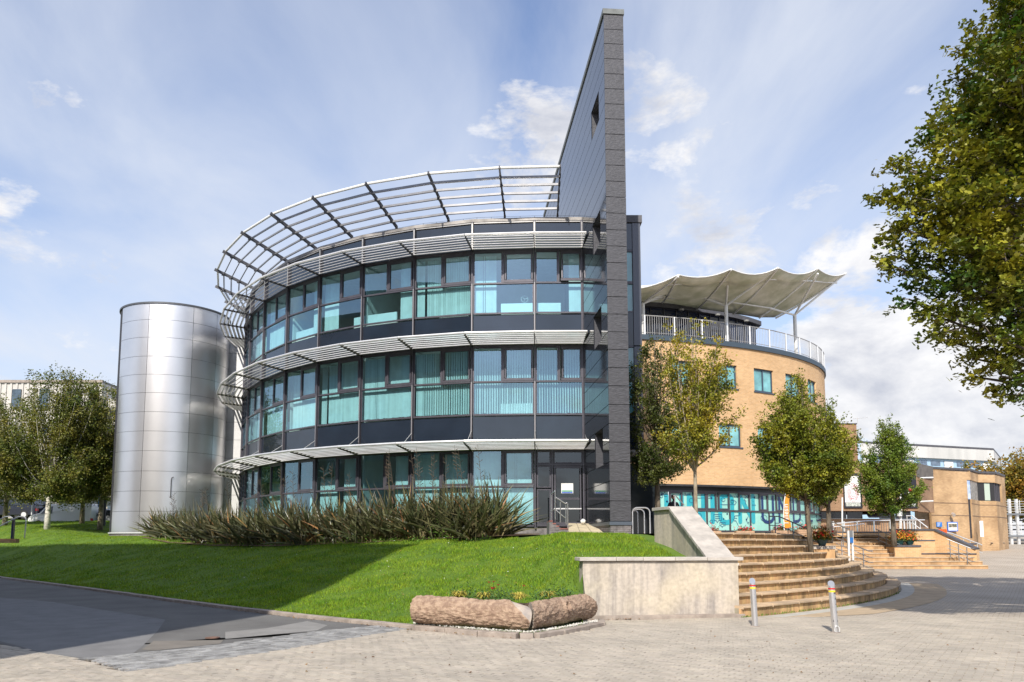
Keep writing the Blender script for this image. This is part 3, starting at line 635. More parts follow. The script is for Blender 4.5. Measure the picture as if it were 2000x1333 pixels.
def build_office():
    T = thing('office_building', (0, 33.1, 1.9), 'three storey curved office building of cyan tinted glass and navy panels', 'building')
    def P(i, t, off=0.0): q = FP[i].lerp(FP[i + 1], t) + FN[i] * off; return q
    def hbar(i, t0, t1, z, h, w=0.07, off=0.05, name='transom', m=M_frame):
        mb = MB(); a, b = P(i, t0, off), P(i, t1, off); a.z = b.z = z; mb.bar(a, b, w, h); return mb.build(name, m, T)
    # mullions
    for i in range(NFAC + 1):
        p = FP[i] + VN[i] * 0.055; wd = 0.030 if i else 0.08; d = Vector((VN[i].y, -VN[i].x, 0)); mb = MB()
        mb.box((p.x, p.y, 8.80), d * wd, VN[i] * 0.07, (0, 0, 6.63)); mb.build('mullion', M_frame, T)
        if i < 9:
            mb = MB(); q = p + VN[i] * 0.073; mb.box((q.x, q.y, 14.75), d * 0.035, VN[i] * 0.008, (0, 0, 0.60)); mb.build('mullion_cap', M_trim, T)
            mb = MB()
            for za, zb in ((6.0, 8.36), (10.4, 12.66)):
                mb = MB(); mb.box((q.x, q.y, (za + zb) / 2), d * 0.022, VN[i] * 0.008, (0, 0, (zb - za) / 2)); mb.build('mullion_cap', mat('grey_trim', (0.24, 0.23, 0.24), 0.45, 0.3), T)
    rnd = random.Random(11)
    for i in range(NFAC - 1):
        d = (FP[i + 1] - FP[i]); L = d.length; u = d.normalized(); n = FN[i]; door = (i == 0)
        e = 0.05 / L
        for f, v in enumerate(LEV):
            if door and f == 0: continue
            for z, h in ((v['b'] - 0.03, 0.06), (v['m'], 0.055), (v['t'] + 0.05, 0.13)): hbar(i, e, 1 - e, z, h)
            # lower pane, then a fixed light and a thick framed opener above it
            for kind, t0, t1, z0, z1, fr in (('fixed', e, 1 - e, v['b'] + 0.002, v['m'] - 0.03, 0.014), ('open', e, 0.485, v['m'] + 0.04, v['t'] - 0.02, 0.11), ('fixed', 0.52, 1 - e, v['m'] + 0.03, v['t'] - 0.02, 0.02)):
                if door: 
                    if kind == 'open': t0, t1 = e, 0.46
                mb = MB(); a, b = P(i, t0, 0.03), P(i, t1, 0.03); dz = Vector((0, 0, 1)); ln = (b - a).length
                tilt = Vector((0, 0, 0))
                o = 0.03 if kind == 'open' else 0.0
                opened = (door and f == 2 and kind == 'open')
                ph = 0.10 if opened else 0
                def Q(s, z): 
                    q = a + u * s + n * o + n * (math.tan(ph) * (z1 - z)); q.z = z; return q
                for (sa, za, sb, zb) in ((0, z0 + fr / 2, ln, z0 + fr / 2), (0, z1 - fr / 2, ln, z1 - fr / 2)): mb.bar(Q(sa, za), Q(sb, zb), 0.06, fr)
                for s in (fr / 2, ln - fr / 2): mb.bar(Q(s, z0 + fr), Q(s, z1 - fr), 0.06, fr, up=n)
                win = mb.build('window', M_frame, T)
                mb = MB(); mb.quad(Q(fr, z0 + fr), Q(ln - fr, z0 + fr), Q(ln - fr, z1 - fr), Q(fr, z1 - fr)); mb.f = [mb.f[0][::-1]]; mb.build('pane', M_glass, win)
            if True:
                mb = MB(); a, b = P(i, 0.50, 0.05), P(i, 0.50, 0.05); a.z = v['m'] + 0.036; b.z = v['t'] - 0.016; mb.bar(a, b, 0.07, 0.05, up=n); mb.build('mullion', M_frame, T)
        for f, v in enumerate(LEV):
            mb = MB(); a, b = P(i, e, 0.02), P(i, 1 - e, 0.02); mb.wallseg(a, b, v['t'] + 0.12, v['s'] - 0.035, 0.04, n); mb.build('spandrel_panel', M_spandrel, T)
            if f < 2: pass
        # parapet trim and coping
        hbar(i, e, 1 - e, 15.385, 0.045, 0.05, 0.05, 'parapet_trim', M_trim)
        mb = MB(); a, b = FP[i] + VN[i] * 0.10, FP[i + 1] + VN[i + 1] * 0.10; a2, b2 = FP[i] - VN[i] * 0.35, FP[i + 1] - VN[i + 1] * 0.35
        mb.prism([a[:2], b[:2], b2[:2], a2[:2]], 15.42, 15.56); mb.build('roof_coping', mat('coping_metal', (0.30, 0.28, 0.26), 0.6, 0.2, var=0.35, vscale=1.3), T)
        # brick plinth below the glass
        mb = MB(); a, b = P(i, 0, 0.0), P(i, 1, 0.0); mb.wallseg(a, b, 1.0, 2.22, 0.3, n); mb.build('plinth', M_engbrick, T)
        # radiators, seen through the low panes
        for f in (1, 2):
            if (i, f) in ((0, 2), (1, 2), (2, 2), (3, 2), (4, 2), (1, 1), (5, 2), (6, 1)):
                mb = MB(); t0, t1 = {0: (0.45, 0.98), 1: (0.02, 0.55), 3: (0.40, 0.97), 4: (0.02, 0.30), 5: (0.3, 0.9)}.get(i, (0.1, 0.6))
                a, b = P(i, t0, -0.28), P(i, t1, -0.28); mb.wallseg(a, b, LEV[f]['b'] + 0.02, LEV[f]['b'] + 0.50, 0.08, n)
                q = a.copy(); uu = (b - a); k = int(uu.length / 0.06)
                for s in range(k): c = a + uu * ((s + 0.5) / k) + n * 0.004; mb.box((c.x, c.y, LEV[f]['b'] + 0.26), uu.normalized() * 0.012, n * 0.008, (0, 0, 0.22))
                mb.build('radiator', M_white, T)
    # blinds: (facet, floor, t0, t1, closedness)
    BL = [(0, 1, 0.02, 0.98, .35), (1, 1, 0.02, 0.98, .4), (2, 1, 0.02, 0.86, .4), (2, 1, 0.86, 0.98, 1), (3, 1, 0.03, 0.97, .95), (4, 1, 0.0, 0.80, .7), (4, 1, 0.84, 0.97, 1), (5, 1, 0.1, 0.85, .5), (6, 1, 0.05, 0.9, 1), (7, 1, 0.1, 0.8, 1), (8, 1, 0.1, 0.9, .8),
          (0, 2, 0.02, 0.28, 1), (1, 2, 0.62, 0.97, .97), (2, 2, 0.04, 0.80, .6), (2, 2, 0.84, 0.98, 1), (3, 2, 0.04, 0.30, .9), (4, 2, 0.62, 0.95, .9), (5, 2, 0.03, 0.28, 1), (6, 2, 0.3, 0.9, .6), (7, 2, 0.1, 0.8, .7),
          (1, 0, 0.5, 0.98, 1), (1, 0, 0.0, 0.45, 1), (2, 0, 0.05, 0.46, .9), (2, 0, 0.56, 0.9, .95), (2, 0, 0.9, 0.99, 1), (3, 0, 0.02, 0.34, .95), (4, 0, 0.1, 0.4, .5), (4, 0, 0.55, 0.95, .9), (5, 0, 0.05, 0.25, 1), (6, 0, 0.2, 0.7, .8)]
    for (i, f, t0, t1, cl) in BL:
        mb = MB(); n = FN[i]; u = (FP[i + 1] - FP[i]).normalized(); L = (FP[i + 1] - FP[i]).length * (t1 - t0); k = max(1, int(L / 0.105)); v = LEV[f]
        for s in range(k):
            c = P(i, t0 + (t1 - t0) * (s + 0.5) / k, -0.16) ; wv = 0.058 * (0.45 + 0.6 * cl) if rnd.random() > 0.04 else 0.03; ang = R_((1 - cl) * 62 + rnd.gauss(0, 5)); dv = u * math.cos(ang) + n * math.sin(ang)
            z0, z1 = v['b'] + 0.05 + rnd.uniform(0, 0.03), v['t'] - 0.1
            a, b = c - dv * wv, c + dv * wv; mb.quad((a.x, a.y, z0), (b.x, b.y, z0), (b.x, b.y, z1), (a.x, a.y, z1))
        mb.build('blind', M_blind, T)
    # room furniture glimpsed on the top floor
    c = P(1, 0.22, -0.9); mb = MB(); z = LEV[2]['b']
    mb.box((c.x, c.y, z + 0.42), (0.55, 0, 0), (0, 0.3, 0), (0, 0, 0.02)); mb.abox(c.x - 0.5, c.x - 0.46, c.y - 0.3, c.y + 0.3, z - 0.3, z + 0.4); mb.abox(c.x + 0.46, c.x + 0.5, c.y - 0.3, c.y + 0.3, z - 0.3, z + 0.4); mb.build('desk', M_core, T)
    mb = MB(); mb.rev((c.x + 0.1, c.y, z + 0.44), [(0.10, 0), (0.10, 0.02), (0.015, 0.03), (0.015, 0.30)], 10)
    mb.tube([(c.x + 0.1 + 0.15 * math.cos(t), c.y - 0.05, z + 0.86 + 0.15 * math.sin(t)) for t in np.linspace(0, 6.283, 17)], 0.012, 6, False)
    for q in range(3): mb.bar((c.x + 0.1, c.y - 0.04, z + 0.86), (c.x + 0.1 + 0.12 * math.cos(q * 2.1 + .3), c.y - 0.04, z + 0.86 + 0.12 * math.sin(q * 2.1 + .3)), 0.01, 0.06, up=(0, 1, 0))
    mb.build('desk_fan', M_white, T)
    # floors, ceilings, core
    def inset(off, i0=0, i1=NFAC): return [(FP[i] - VN[i] * off)[:2] for i in range(i0, i1 + 1)]
    back = [(2.2, 58.0)]
    for z0, z1, m, nm in ((2.0, 2.24, M_floorin, 'floor_slab'), (5.62, 6.90, M_ceil, 'floor_slab'), (10.04, 11.26, M_ceil, 'floor_slab'), (14.22, 15.40, M_ceil, 'roof_slab')):
        mb = MB(); mb.prism(inset(0.06) + back, z0, z1); mb.build(nm, m, T)
    ci = inset(5.0, 1, NFAC - 2); mb = MB()
    mb.prism([(2.6, 38.2)] + ci + [(0, 56)], 2.2, 14.3); mb.build('core_wall', M_core, T)
    # partitions between rooms
    for i in (2, 4, 6, 8):
        for f in range(3):
            mb = MB(); a = FP[i] - VN[i] * 0.25; b = FP[i] - VN[i] * 5.1; mb.bar((a.x, a.y, (LEV[f]['b'] + LEV[f]['t']) / 2), (b.x, b.y, (LEV[f]['b'] + LEV[f]['t']) / 2), 0.1, LEV[f]['t'] - LEV[f]['b'] + 0.3); mb.build('partition', M_core, T)
    # posters and gull emblems stuck in the low windows
    gp = mat('green_poster', (0.02, 0.10, 0.05), 0.6, var=0.1); gw = mat('poster_white', (0.6, 0.65, 0.6), 0.6)
    for i, t0, t1, gull in ((4, 0.58, 0.97, True), (5, 0.06, 0.46, False), (5, 0.56, 0.95, True), (6, 0.06, 0.46, False), (6, 0.56, 0.95, True)):
        mb = MB(); a, b = P(i, t0, 0.012), P(i, t1, 0.012); mb.quad((b.x, b.y, 4.55), (a.x, a.y, 4.55), (a.x, a.y, 5.30), (b.x, b.y, 5.30)); po = mb.build('poster', gp, T)
        mb = MB()
        S = [[(0.5, 0.25), (0.62, 0.35), (0.75, 0.95), (0.66, 0.9), (0.55, 0.5), (0.45, 0.38)], [(0.5, 0.25), (0.2, 0.45), (0.05, 0.42), (0.3, 0.28)], [(0.5, 0.25), (0.95, 0.42), (0.7, 0.2), (0.62, 0.12)], [(0.55, 0.28), (0.42, 0.2), (0.36, 0.02), (0.52, 0.12)]] if gull else [[(0.08 + 0.3 * q, 0.1 + 0.3 * w_), (0.3 + 0.3 * q, 0.12 + 0.3 * w_), (0.28 + 0.3 * q, 0.34 + 0.3 * w_), (0.1 + 0.3 * q, 0.3 + 0.3 * w_)] for q in range(3) for w_ in range(3) if (q + w_) % 2 == 0 or q == 1]
        for poly in S:
            pts = []
            for s, z in poly:
                q = P(i, t1 + (t0 - t1) * s, 0.02); pts.append((q.x, q.y, 4.58 + 0.68 * z))
            mb.add(pts, [tuple(range(len(pts)))])
        mb.build('poster_print', gw if gull else mat('poster_photo', (0.12, 0.13, 0.10), 0.7, var=0.9, vscale=9), po)
    # entrance door bay
    n = FN[0]; u = (FP[1] - FP[0]).normalized()
    for z, h in ((2.30, 0.10), (4.82, 0.08), (5.46, 0.12)): hbar(0, 0.03, 0.97, z, h)
    xm = 0.655
    mb = MB(); a, b = P(0, xm, 0.05), P(0, xm, 0.05); a.z = 2.35; b.z = 5.40; mb.bar(a, b, 0.07, 0.08, up=n); mb.build('mullion', M_frame, T)
    for nm, t0, t1, z0, z1, fr in (('window', xm + .03, 0.965, 2.36, 3.80, 0.05), ('window', xm + .03, 0.965, 3.86, 4.77, 0.04), ('window', xm + .03, 0.965, 4.87, 5.39, 0.04), ('window', 0.035, xm - .03, 4.87, 5.39, 0.05), ('door', 0.06, xm - .03, 2.33, 4.77, 0.10)):
        a, b = P(0, t0, 0.03), P(0, t1, 0.03); ln = (b - a).length; mb = MB()
        def Q(s, z): q = a + u * s; q.z = z; return q
        for z in (z0 + fr / 2, z1 - fr / 2): mb.bar(Q(0, z), Q(ln, z), 0.06, fr)
        for s in (fr / 2, ln - fr / 2): mb.bar(Q(s, z0 + fr), Q(s, z1 - fr), 0.06, fr, up=n)
        if nm == 'door': mb.bar(Q(fr, 3.40), Q(ln - fr, 3.40), 0.05, 0.09)
        w_ = mb.build(nm, M_frame, T); mb = MB(); mb.quad(Q(fr, z0 + fr), Q(fr, z1 - fr), Q(ln - fr, z1 - fr), Q(ln - fr, z0 + fr)); mb.build('pane', M_glass_dark, w_)
        if nm == 'door':
            mb = MB()
            for s, z, ww, hh in ((ln * 0.52, 3.83, 0.27, 0.21),): mb.box(Q(s, z) + n * 0.03, u * ww * 0.92, n * 0.003, (0, 0, hh))
            sg = mb.build('notice', M_white, w_)
            for z, c in ((3.72, (0.04, 0.30, 0.14)), (3.655, (0.05, 0.12, 0.45))):
                mb = MB(); mb.box(Q(ln * 0.52, z) + n * 0.036, u * 0.225, n * 0.002, (0, 0, 0.026)); mb.build('notice_print', mat('print_%d' % int(z * 100), c, 0.5), w_)
            mb = MB(); mb.bar(Q(0.02, 2.98) + n * 0.08, Q(ln, 2.98) + n * 0.08, 0.03, 0.05); mb.build('push_bar', M_alu, w_)
    # sun louvre canopies at three levels
    WC = 1.5
    for ci_, (zo, zi, mz) in enumerate(((5.66, 5.47, 6.25), (10.13, 9.97, 10.55), (14.30, 14.18, 14.75))):
        NS = 7
        def cp(i, k):
            o = 0.16 + (WC - 0.16) * k / (NS - 1); q = FP[i] + VN[i] * (o / max(0.9, VN[i].dot(FN[min(i, NFAC - 1)]))); 
            if i == 0: q = FP[0] + FN[0] * o + Vector((0.05 * k / (NS - 1), 0, 0))
            q.z = zi + (zo - zi) * (o / WC); return q
        fr = MB()
        for i in range(NFAC - 1):
            a, b = cp(i, 0) - VN[i] * 0.16, cp(i, NS - 1)
            fr.bar(a - Vector((0, 0, 0.06)), b - Vector((0, 0, 0.03)), 0.035, 0.10)
        fo = fr.build('louvre_canopy', M_arm if ci_ == 2 else mat('canopy_bracket', (0.11, 0.105, 0.08), 0.6, 0.2, var=0.4), T)
        for i in range(NFAC - 2):
            for k in range(NS):
                a, b = cp(i, k), cp(i + 1, k); mb = MB(); g = (b - a).normalized() * 0.02
                if k == NS - 1: mb.tube([a + g * 0.2, b - g * 0.2], 0.058, 8)
                else:
                    up = (FN[i] * 0.58 + Vector((0, 0, 0.81))); mb.bar(a + g, b - g, 0.135, 0.022, up=up)
                mb.build('slat', M_alu, fo)
        for i in range(NFAC - 2):
            a = FP[i] + VN[i] * 0.13; a.z = mz; b = cp(i, 4) + Vector((0, 0, 0.03)); mb = MB()
            tdir = Vector((VN[i].y, -VN[i].x, 0))
            if ci_ < 2:
                mb.tube([a, b + tdir * (-0.02)], 0.014, 5); mb.build('tie_rod', M_alu, T)
    # roof sun screen on raking arms
    def sp(i, s):
        m = (FP[i] + FP[i + 1]) / 2; o = -0.62 + (1.92 + 0.62) * s; q = m + FN[i] * o
        q.z = 15.95 + (16.93 - 15.95) * s; return q
    arms = []
    ROWS = [0.16, 0.33, 0.50, 0.67, 0.83, 0.965]
    for i in range(NFAC - 1):
        fr = MB(); a = sp(i, 0.0); b = sp(i, 1.03); fr.bar(a, b, 0.06, 0.16); p = a + FN[i] * 0.04; fr.bar((p.x, p.y, 15.40), (p.x, p.y, 15.98), 0.09, 0.09, up=FN[i])
        for s in ROWS[:-1]: q = sp(i, s + 0.02); fr.bar(q + Vector((0, 0, -0.13)), q + Vector((0, 0, 0.03)), 0.09, 0.15, up=FN[i])
        arms.append(fr.build('sunscreen_arm', M_arm, T))
    for i in range(NFAC - 2):
        fo = arms[i]
        for k, s in enumerate(ROWS):
            a, b = sp(i, s), sp(i + 1, s); mb = MB(); g = (b - a).normalized() * 0.035
            if k == len(ROWS) - 1: mb.tube([a + Vector((0, 0, 0.10)), b + Vector((0, 0, 0.10))], 0.06, 8)
            else:
                up = Vector((0, 0, 1)) * 0.30 + FN[i] * 0.95; mb.bar(a + g + Vector((0, 0, -0.03)), b - g + Vector((0, 0, -0.03)), 0.11, 0.05, up=up)
            mb.build('slat', M_white if k == len(ROWS) - 1 else mat('shade_greyed_slat', (0.24, 0.24, 0.245), 0.4, 0.5, var=0.15, vscale=2), fo)  # inner slats coloured darker to carry the shade of their undersides
    # thin wire guard behind the parapet
    mb = MB()
    for i in range(NFAC - 2):
        for z in (15.72, 15.86, 16.0): mb.tube([(FP[i] - VN[i] * 0.8) + Vector((0, 0, z)), (FP[i + 1] - VN[i + 1] * 0.8) + Vector((0, 0, z))], 0.006, 4)
        for q in range(4): p = (FP[i] - VN[i] * 0.8).lerp(FP[i + 1] - VN[i + 1] * 0.8, q / 4); mb.tube([(p.x, p.y, 15.4), (p.x, p.y, 16.0)], 0.008, 4)
    mb.build('wire_guard', M_arm, T)
    # narrow glazed bay on the far side of the slab wall
    x0, x1 = 4.02, 5.52; y0 = 33.0
    zz = [5.38, 5.55, 6.98, 8.42, 9.86, 11.37, 12.66, 14.05, 15.38]
    mb = MB(); mb.abox(x0, x1 - 0.02, y0 + 0.12, y0 + 4, 5.45, 15.3); mb.abox(3.9, 5.3, 37, 40, 2, 15.2); mb.build('bay_body', M_darkin, T)
    mb = MB(); mb.abox(x0, x1 + 0.08, y0 - 0.08, y0 + 4.1, 15.30, 15.62); mb.build('roof_coping', M_cop, T)
    mb = MB(); mb.abox(x0, x1 + 0.06, y0 - 0.06, y0 + 4.1, 5.32, 5.44); mb.build('bay_soffit', M_trim, T)
    for a, b, m in ((5.5, 6.95, M_spandrel), (9.9, 11.34, M_spandrel), (14.1, 15.28, M_spandrel)):
        mb = MB(); mb.abox(x0, x1 - 0.36, y0, y0 + 0.05, a, b); mb.build('spandrel_panel', m, T)
    for a, b in ((6.98, 8.38), (8.42, 9.86), (11.37, 12.62), (12.68, 14.05)):
        mb = MB(); mb.abox(x0, x1 - 0.36, y0 + 0.06, y0 + 0.10, a - 0.02, b + 0.02); w_ = mb.build('window', mat('teal_backed_glass', (0.13, 0.33, 0.36), 0.04, ior=1.9, var=0.25, vscale=0.6), T)
        for z in (a, b): mb = MB(); mb.abox(x0, x1 - 0.36, y0 - 0.01, y0 + 0.055, z - 0.03, z + 0.03); mb.build('frame', M_frame, w_)
    for a, b in ((5.5, 9.85), (9.9, 15.28)):
        mb = MB(); mb.abox(x1 - 0.34, x1, y0 - 0.03, y0 + 3.9, a, b); mb.build('corner_panel', mat('corner_metal', (0.085, 0.09, 0.105), 0.3, 0.4), T)
    # dark glazed wall recessed under the bay
    for k in range(2):
        mb = MB(); xa = 3.9 + 1.5 * k; mb.abox(xa, xa + 1.46, 37.5, 37.56, 1.9, 5.3); w_ = mb.build('window', mat('recess_glass', (0.02, 0.025, 0.03), 0.08, ior=1.5), T)
        mb = MB(); mb.abox(xa + 1.4, xa + 1.5, 37.40, 37.49, 1.9, 5.3); mb.build('frame', M_frame, w_)
build_office()

# ------------------------------------------------------------------ tall slab wall clad in dark stone
def build_slab():
    O = Vector((3.42, 27.70, 0)); ex = Vector((0.9969, 0.0785, 0)); ey = Vector((-0.0785, 0.9969, 0)); W = 0.735; L = 18.8
    T = thing('slab_wall', O + Vector((0, 0, 1.9)), 'tall thin wall clad in dark grey stone panels rising above the glass offices', 'wall')
    J = [2.33, 3.04, 3.73, 4.41, 5.11, 5.77, 6.45, 7.12, 7.78, 8.44, 9.08, 9.73, 10.37, 10.99, 11.63, 12.25, 12.86, 13.49, 14.10, 14.70, 15.31, 15.90, 16.50, 17.09, 17.67, 18.26, 18.85, 19.44, 20.03, 20.60, 21.19]
    HO = [(4.41, 5.77), (9.08, 10.37), (12.86, 14.10), (17.67, 18.85)]; hs0, hs1 = 1.15, 2.75
    def bx(mb, s0, s1, w0, w1, z0, z1):
        c = O + ex * (w0 + w1) / 2 + ey * (s0 + s1) / 2; mb.box((c.x, c.y, (z0 + z1) / 2), ex * (w1 - w0) / 2, ey * (s1 - s0) / 2, (0, 0, (z1 - z0) / 2))
    core = MB(); i_ = 0.035
    bx(core, i_, hs0 - i_, i_, W - i_, 2.2, 21.19); bx(core, hs1 + i_, L, i_, W - i_, 2.2, 21.19)
    zp = 2.2
    for a, b in HO + [(21.19, 22)]:
        bx(core, hs0 - i_, hs1 + i_, i_, W - i_, zp, a - i_); zp = b + i_
    core.build('core', M_darkin, T)
    g = 0.011
    for a, b in zip(J, J[1:]):
        mb = MB(); bx(mb, 0, 0.035, 0.0, W, a + g, b - g); mb.build('front_panel', M_slate, T)
    cols = [0.037, 1.15, 2.75] + [2.75 + 1.605 * k for k in range(1, 11)]
    for ci, (s0, s1) in enumerate(zip(cols, cols[1:])):
        for a, b in zip(J, J[1:]):
            if s0 > 5.5 and b < 15.0: continue
            if abs(s0 - 1.15) < .01 and any(a >= h0 - .01 and b <= h1 + .01 for h0, h1 in HO): continue
            mb = MB(); bx(mb, s0 + 0.002, s1 - 0.002, 0, 0.03, a + g, b - g); mb.build('side_panel', M_granite, T)
    # linings of the four square openings
    for a, b in HO:
        mb = MB(); bx(mb, hs1 - 0.003, hs1 + 0.03, 0.032, W - 0.03, a, b); bx(mb, hs0 - 0.03, hs0 + 0.003, 0.032, W - 0.03, a, b); bx(mb, hs0, hs1, 0.032, W - 0.03, b - 0.003, b + 0.03); bx(mb, hs0, hs1, 0.032, W - 0.03, a - 0.03, a + 0.003); mb.build('opening_lining', M_slate, T)
    mb = MB(); bx(mb, -0.04, L + 0.03, -0.04, W + 0.03, 21.20, 21.40); mb.build('coping', mat('coping_slate', (0.13, 0.14, 0.135), 0.6, var=0.2), T)
    mb = MB(); bx(mb, -0.03, L, -0.03, W + 0.03, 2.20, 2.32); mb.build('base_flashing', mat('flashing', (0.10, 0.12, 0.15), 0.4, 0.4), T)
    mb = MB(); bx(mb, 0.03, 5.4, 0.03, W - 0.03, 1.5, 2.2); mb.build('plinth_core', M_mortar, T)
    z = 1.83; r = 0
    while z < 2.18:
        s = 0.0 - (0.06 if r % 2 else 0)
        for face in (0, 1):
            e0 = 0.0; end = W if face == 0 else 4.2; x = -0.115 * (r % 2); k = 0
            while x < end:
                x0, x1 = max(0.0, x + 0.005), min(end, x + 0.225 - 0.005)
                if x1 - x0 > 0.03:
                    mb = MB()
                    if face == 0: bx(mb, 0.006, 0.03, x0, x1, z + 0.005, z + 0.07)
                    else: bx(mb, max(0.032, x0), x1, 0.006, 0.03, z + 0.005, z + 0.07)
                    if not (face and x1 < 0.05): mb.build('plinth_brick', M_engbrick, T)
                x += 0.225
        z += 0.075; r += 1
build_slab()

# ------------------------------------------------------------------ silver stair drum
def build_silver():
    C = Vector((-21.6, 49.9, 0)); Rr = 3.26
    T = thing('stair_tower', C + Vector((0, 0, 1.8)), 'silver metal clad cylindrical stair tower standing at the end of the glass offices', 'tower')
    to = math.atan2(-C.y, -C.x)           # direction to the camera
    Z = [2.13, 3.27, 4.38, 5.48, 6.6, 7.7, 8.78, 9.85, 10.89, 11.92, 13.0, 14.01, 14.93]
    Z = [EYE + (z - EYE) * 1.073 for z in Z]; ZR = Z[-1]; ZB = Z[0]
    seam = [-70, -28, 17, 46, 75, 120, 165, 210, 250]     # degrees to the right of the camera direction
    mb = MB(); mb.rev(C, [(Rr - 0.03, 1.9), (Rr - 0.03, ZR - .03)], 64); mb.build('core', M_darkin, T)
    for s0, s1 in zip(seam, seam[1:]):
        vis = s0 > -80 and s1 <= 121
        for z0, z1 in (zip(Z, Z[1:]) if vis else [(Z[0], Z[-1])]):
            n = max(3, int((s1 - s0) / 4)); V = []; F_ = []; g = 0.20; gz_ = 0.009
            for k in range(n + 1):
                a = to + R_(s0 + g + (s1 - s0 - 2 * g) * k / n); c_, s_ = math.cos(a), math.sin(a)
                for rr, z in ((Rr, z0 + gz_), (Rr, z1 - gz_), (Rr - 0.03, z1 - gz_), (Rr - 0.03, z0 + gz_)): V.append((C.x + rr * c_, C.y + rr * s_, z))
            for k in range(n):
                for q in range(4): F_.append((k * 4 + q, k * 4 + (q + 1) % 4, (k + 1) * 4 + (q + 1) % 4, (k + 1) * 4 + q))
            F_ += [(0, 1, 2, 3), (n * 4 + 3, n * 4 + 2, n * 4 + 1, n * 4)]
            mb = MB(); mb.add(V, F_); mb.build('cladding_panel', M_silver, T, smooth='auto')
    mb = MB(); mb.rev(C, [(0.0, ZR), (Rr + 0.05, ZR), (Rr + 0.05, ZR + .11), (0.0, ZR + .13)], 72); mb.build('roof_rim', mat('dark_rim', (0.09, 0.095, 0.105), 0.5, 0.3), T)
    mb = MB(); mb.rev(C, [(0.0, ZB - .075), (Rr + 0.045, ZB - .075), (Rr + 0.045, ZB - .005), (0.0, ZB - .005)], 72); mb.build('base_trim', M_whitepanel, T)
    mb = MB(); mb.rev(C, [(Rr - 0.02, 1.2), (Rr - 0.02, ZB - .08)], 48); mb.build('plinth', M_engbrick, T)
    # dark cable conduit on the lower panels
    a = to + R_(2); p = Vector((C.x + (Rr + 0.03) * math.cos(a), C.y + (Rr + 0.03) * math.sin(a), 0))
    mb = MB(); mb.tube([(p.x + 0.12, p.y, 5.42), (p.x + 0.02, p.y - 0.02, 5.36), (p.x, p.y - 0.02, 5.2), (p.x, p.y - 0.02, 4.2)], 0.03, 6); mb.build('conduit', M_cop, T)
    # flat white link panels between tower and offices
    x0, x1 = -18.75, -16.2; y = 50.9
    for z0, z1 in zip(Z, Z[1:-1]):
        for xa, xb in ((x0, -17.5), (-17.5, x1)):
            mb = MB(); mb.abox(xa + 0.006, xb - 0.006, y, y + 0.06, z0 + 0.01, z1 - 0.01); mb.build('link_panel', M_whitepanel, T)
    mb = MB(); mb.abox(x0, x1, y + 0.065, y + 0.3, 1.8, 14.0); mb.build('link_wall', M_cop, T)
build_silver()

# ------------------------------------------------------------------ buff brick drum building with roof terrace
EC, EA, EB = Vector((1.5, 55.5, 0)), 20.0, 13.5
def ell(t, off=0.0, z=0.0):
    """t in degrees, 0 = towards the camera, positive to the right"""
    a = R_(t); return Vector((EC.x + (EA + off) * math.sin(a), EC.y - (EB + off) * math.cos(a), z))
def ell_n(t):
    a = R_(t); n = Vector((math.sin(a) / EA, -math.cos(a) / EB, 0)); return n.normalized()
def ell_t(u, off=0.0):
    """parameter of the ellipse point seen in column u"""
    best = None; t = -30.0
    while t < 84:
        p = ell(t, off); uu = CX + F * p.x / (p.y * CT)
        if best is None or abs(uu - u) < best[0]: best = (abs(uu - u), t)
        t += 0.1
    return best[1]
def band(mb, t0, t1, off, z0, z1, thick, n=None):
    n = n or max(1, int(abs(t1 - t0) / 3)); V = []; F_ = []
    for k in range(n + 1):
        t = t0 + (t1 - t0) * k / n
        for o, z in ((off, z0), (off, z1), (off - thick, z1), (off - thick, z0)): V.append(ell(t, o, z))
    for k in range(n):
        for q in range(4): F_.append((k * 4 + q, (k + 1) * 4 + q, (k + 1) * 4 + (q + 1) % 4, k * 4 + (q + 1) % 4))
    F_ += [(3, 2, 1, 0), (n * 4, n * 4 + 1, n * 4 + 2, n * 4 + 3)]; mb.add(V, F_); return mb
def stroke(poly_uv, wpx, off, lift, mb):
    """a flat round-ended stroke of vinyl on the curved glass; points read as (u, v)"""
    pts = []
    for u, v in poly_uv:
        t = ell_t(u, off); p = ell(t, off); pts.append((t, ZY(v, p.y), p.y))
    # work in arc length / height
    def to3(t, z): p = ell(t, off + lift, z); return p
    dt = 0.5; base = pts[0][0]
    sc_t = lambda t: (ell(t + 0.05, off) - ell(t - 0.05, off)).length / 0.1
    P2 = [(p[0], p[1]) for p in pts]; hw = wpx / 2 * pts[0][2] / F
    for (ta, za), (tb, zb) in zip(P2, P2[1:]):
        k = sc_t((ta + tb) / 2); dx, dz = (tb - ta) * k, zb - za; ln = math.hypot(dx, dz) or 1e-6; nx, nz = -dz / ln * hw, dx / ln * hw; m = max(1, int(abs(tb - ta) / 1.0))
        for q in range(m):
            a0, a1 = q / m, (q + 1) / m
            V = [to3(ta + (tb - ta) * a0 + nx / k, za + dz * a0 + nz), to3(ta + (tb - ta) * a1 + nx / k, za + dz * a1 + nz), to3(ta + (tb - ta) * a1 - nx / k, za + dz * a1 - nz), to3(ta + (tb - ta) * a0 - nx / k, za + dz * a0 - nz)]
            mb.add(V, ((0, 1, 2, 3),))
    for ta, za in P2:
        k = sc_t(ta); n = 12 if wpx > 3 else 5; V = [to3(ta + hw * math.cos(6.2832 * i / n) / k, za + hw * math.sin(6.2832 * i / n)) for i in range(n)]; mb.add(V, [tuple(range(n))])
def arc_pts(u, v, ru, rv, a0, a1, n=10): return [(u + ru * math.cos(R_(a0 + (a1 - a0) * i / n)), v - rv * math.sin(R_(a0 + (a1 - a0) * i / n))) for i in range(n + 1)]
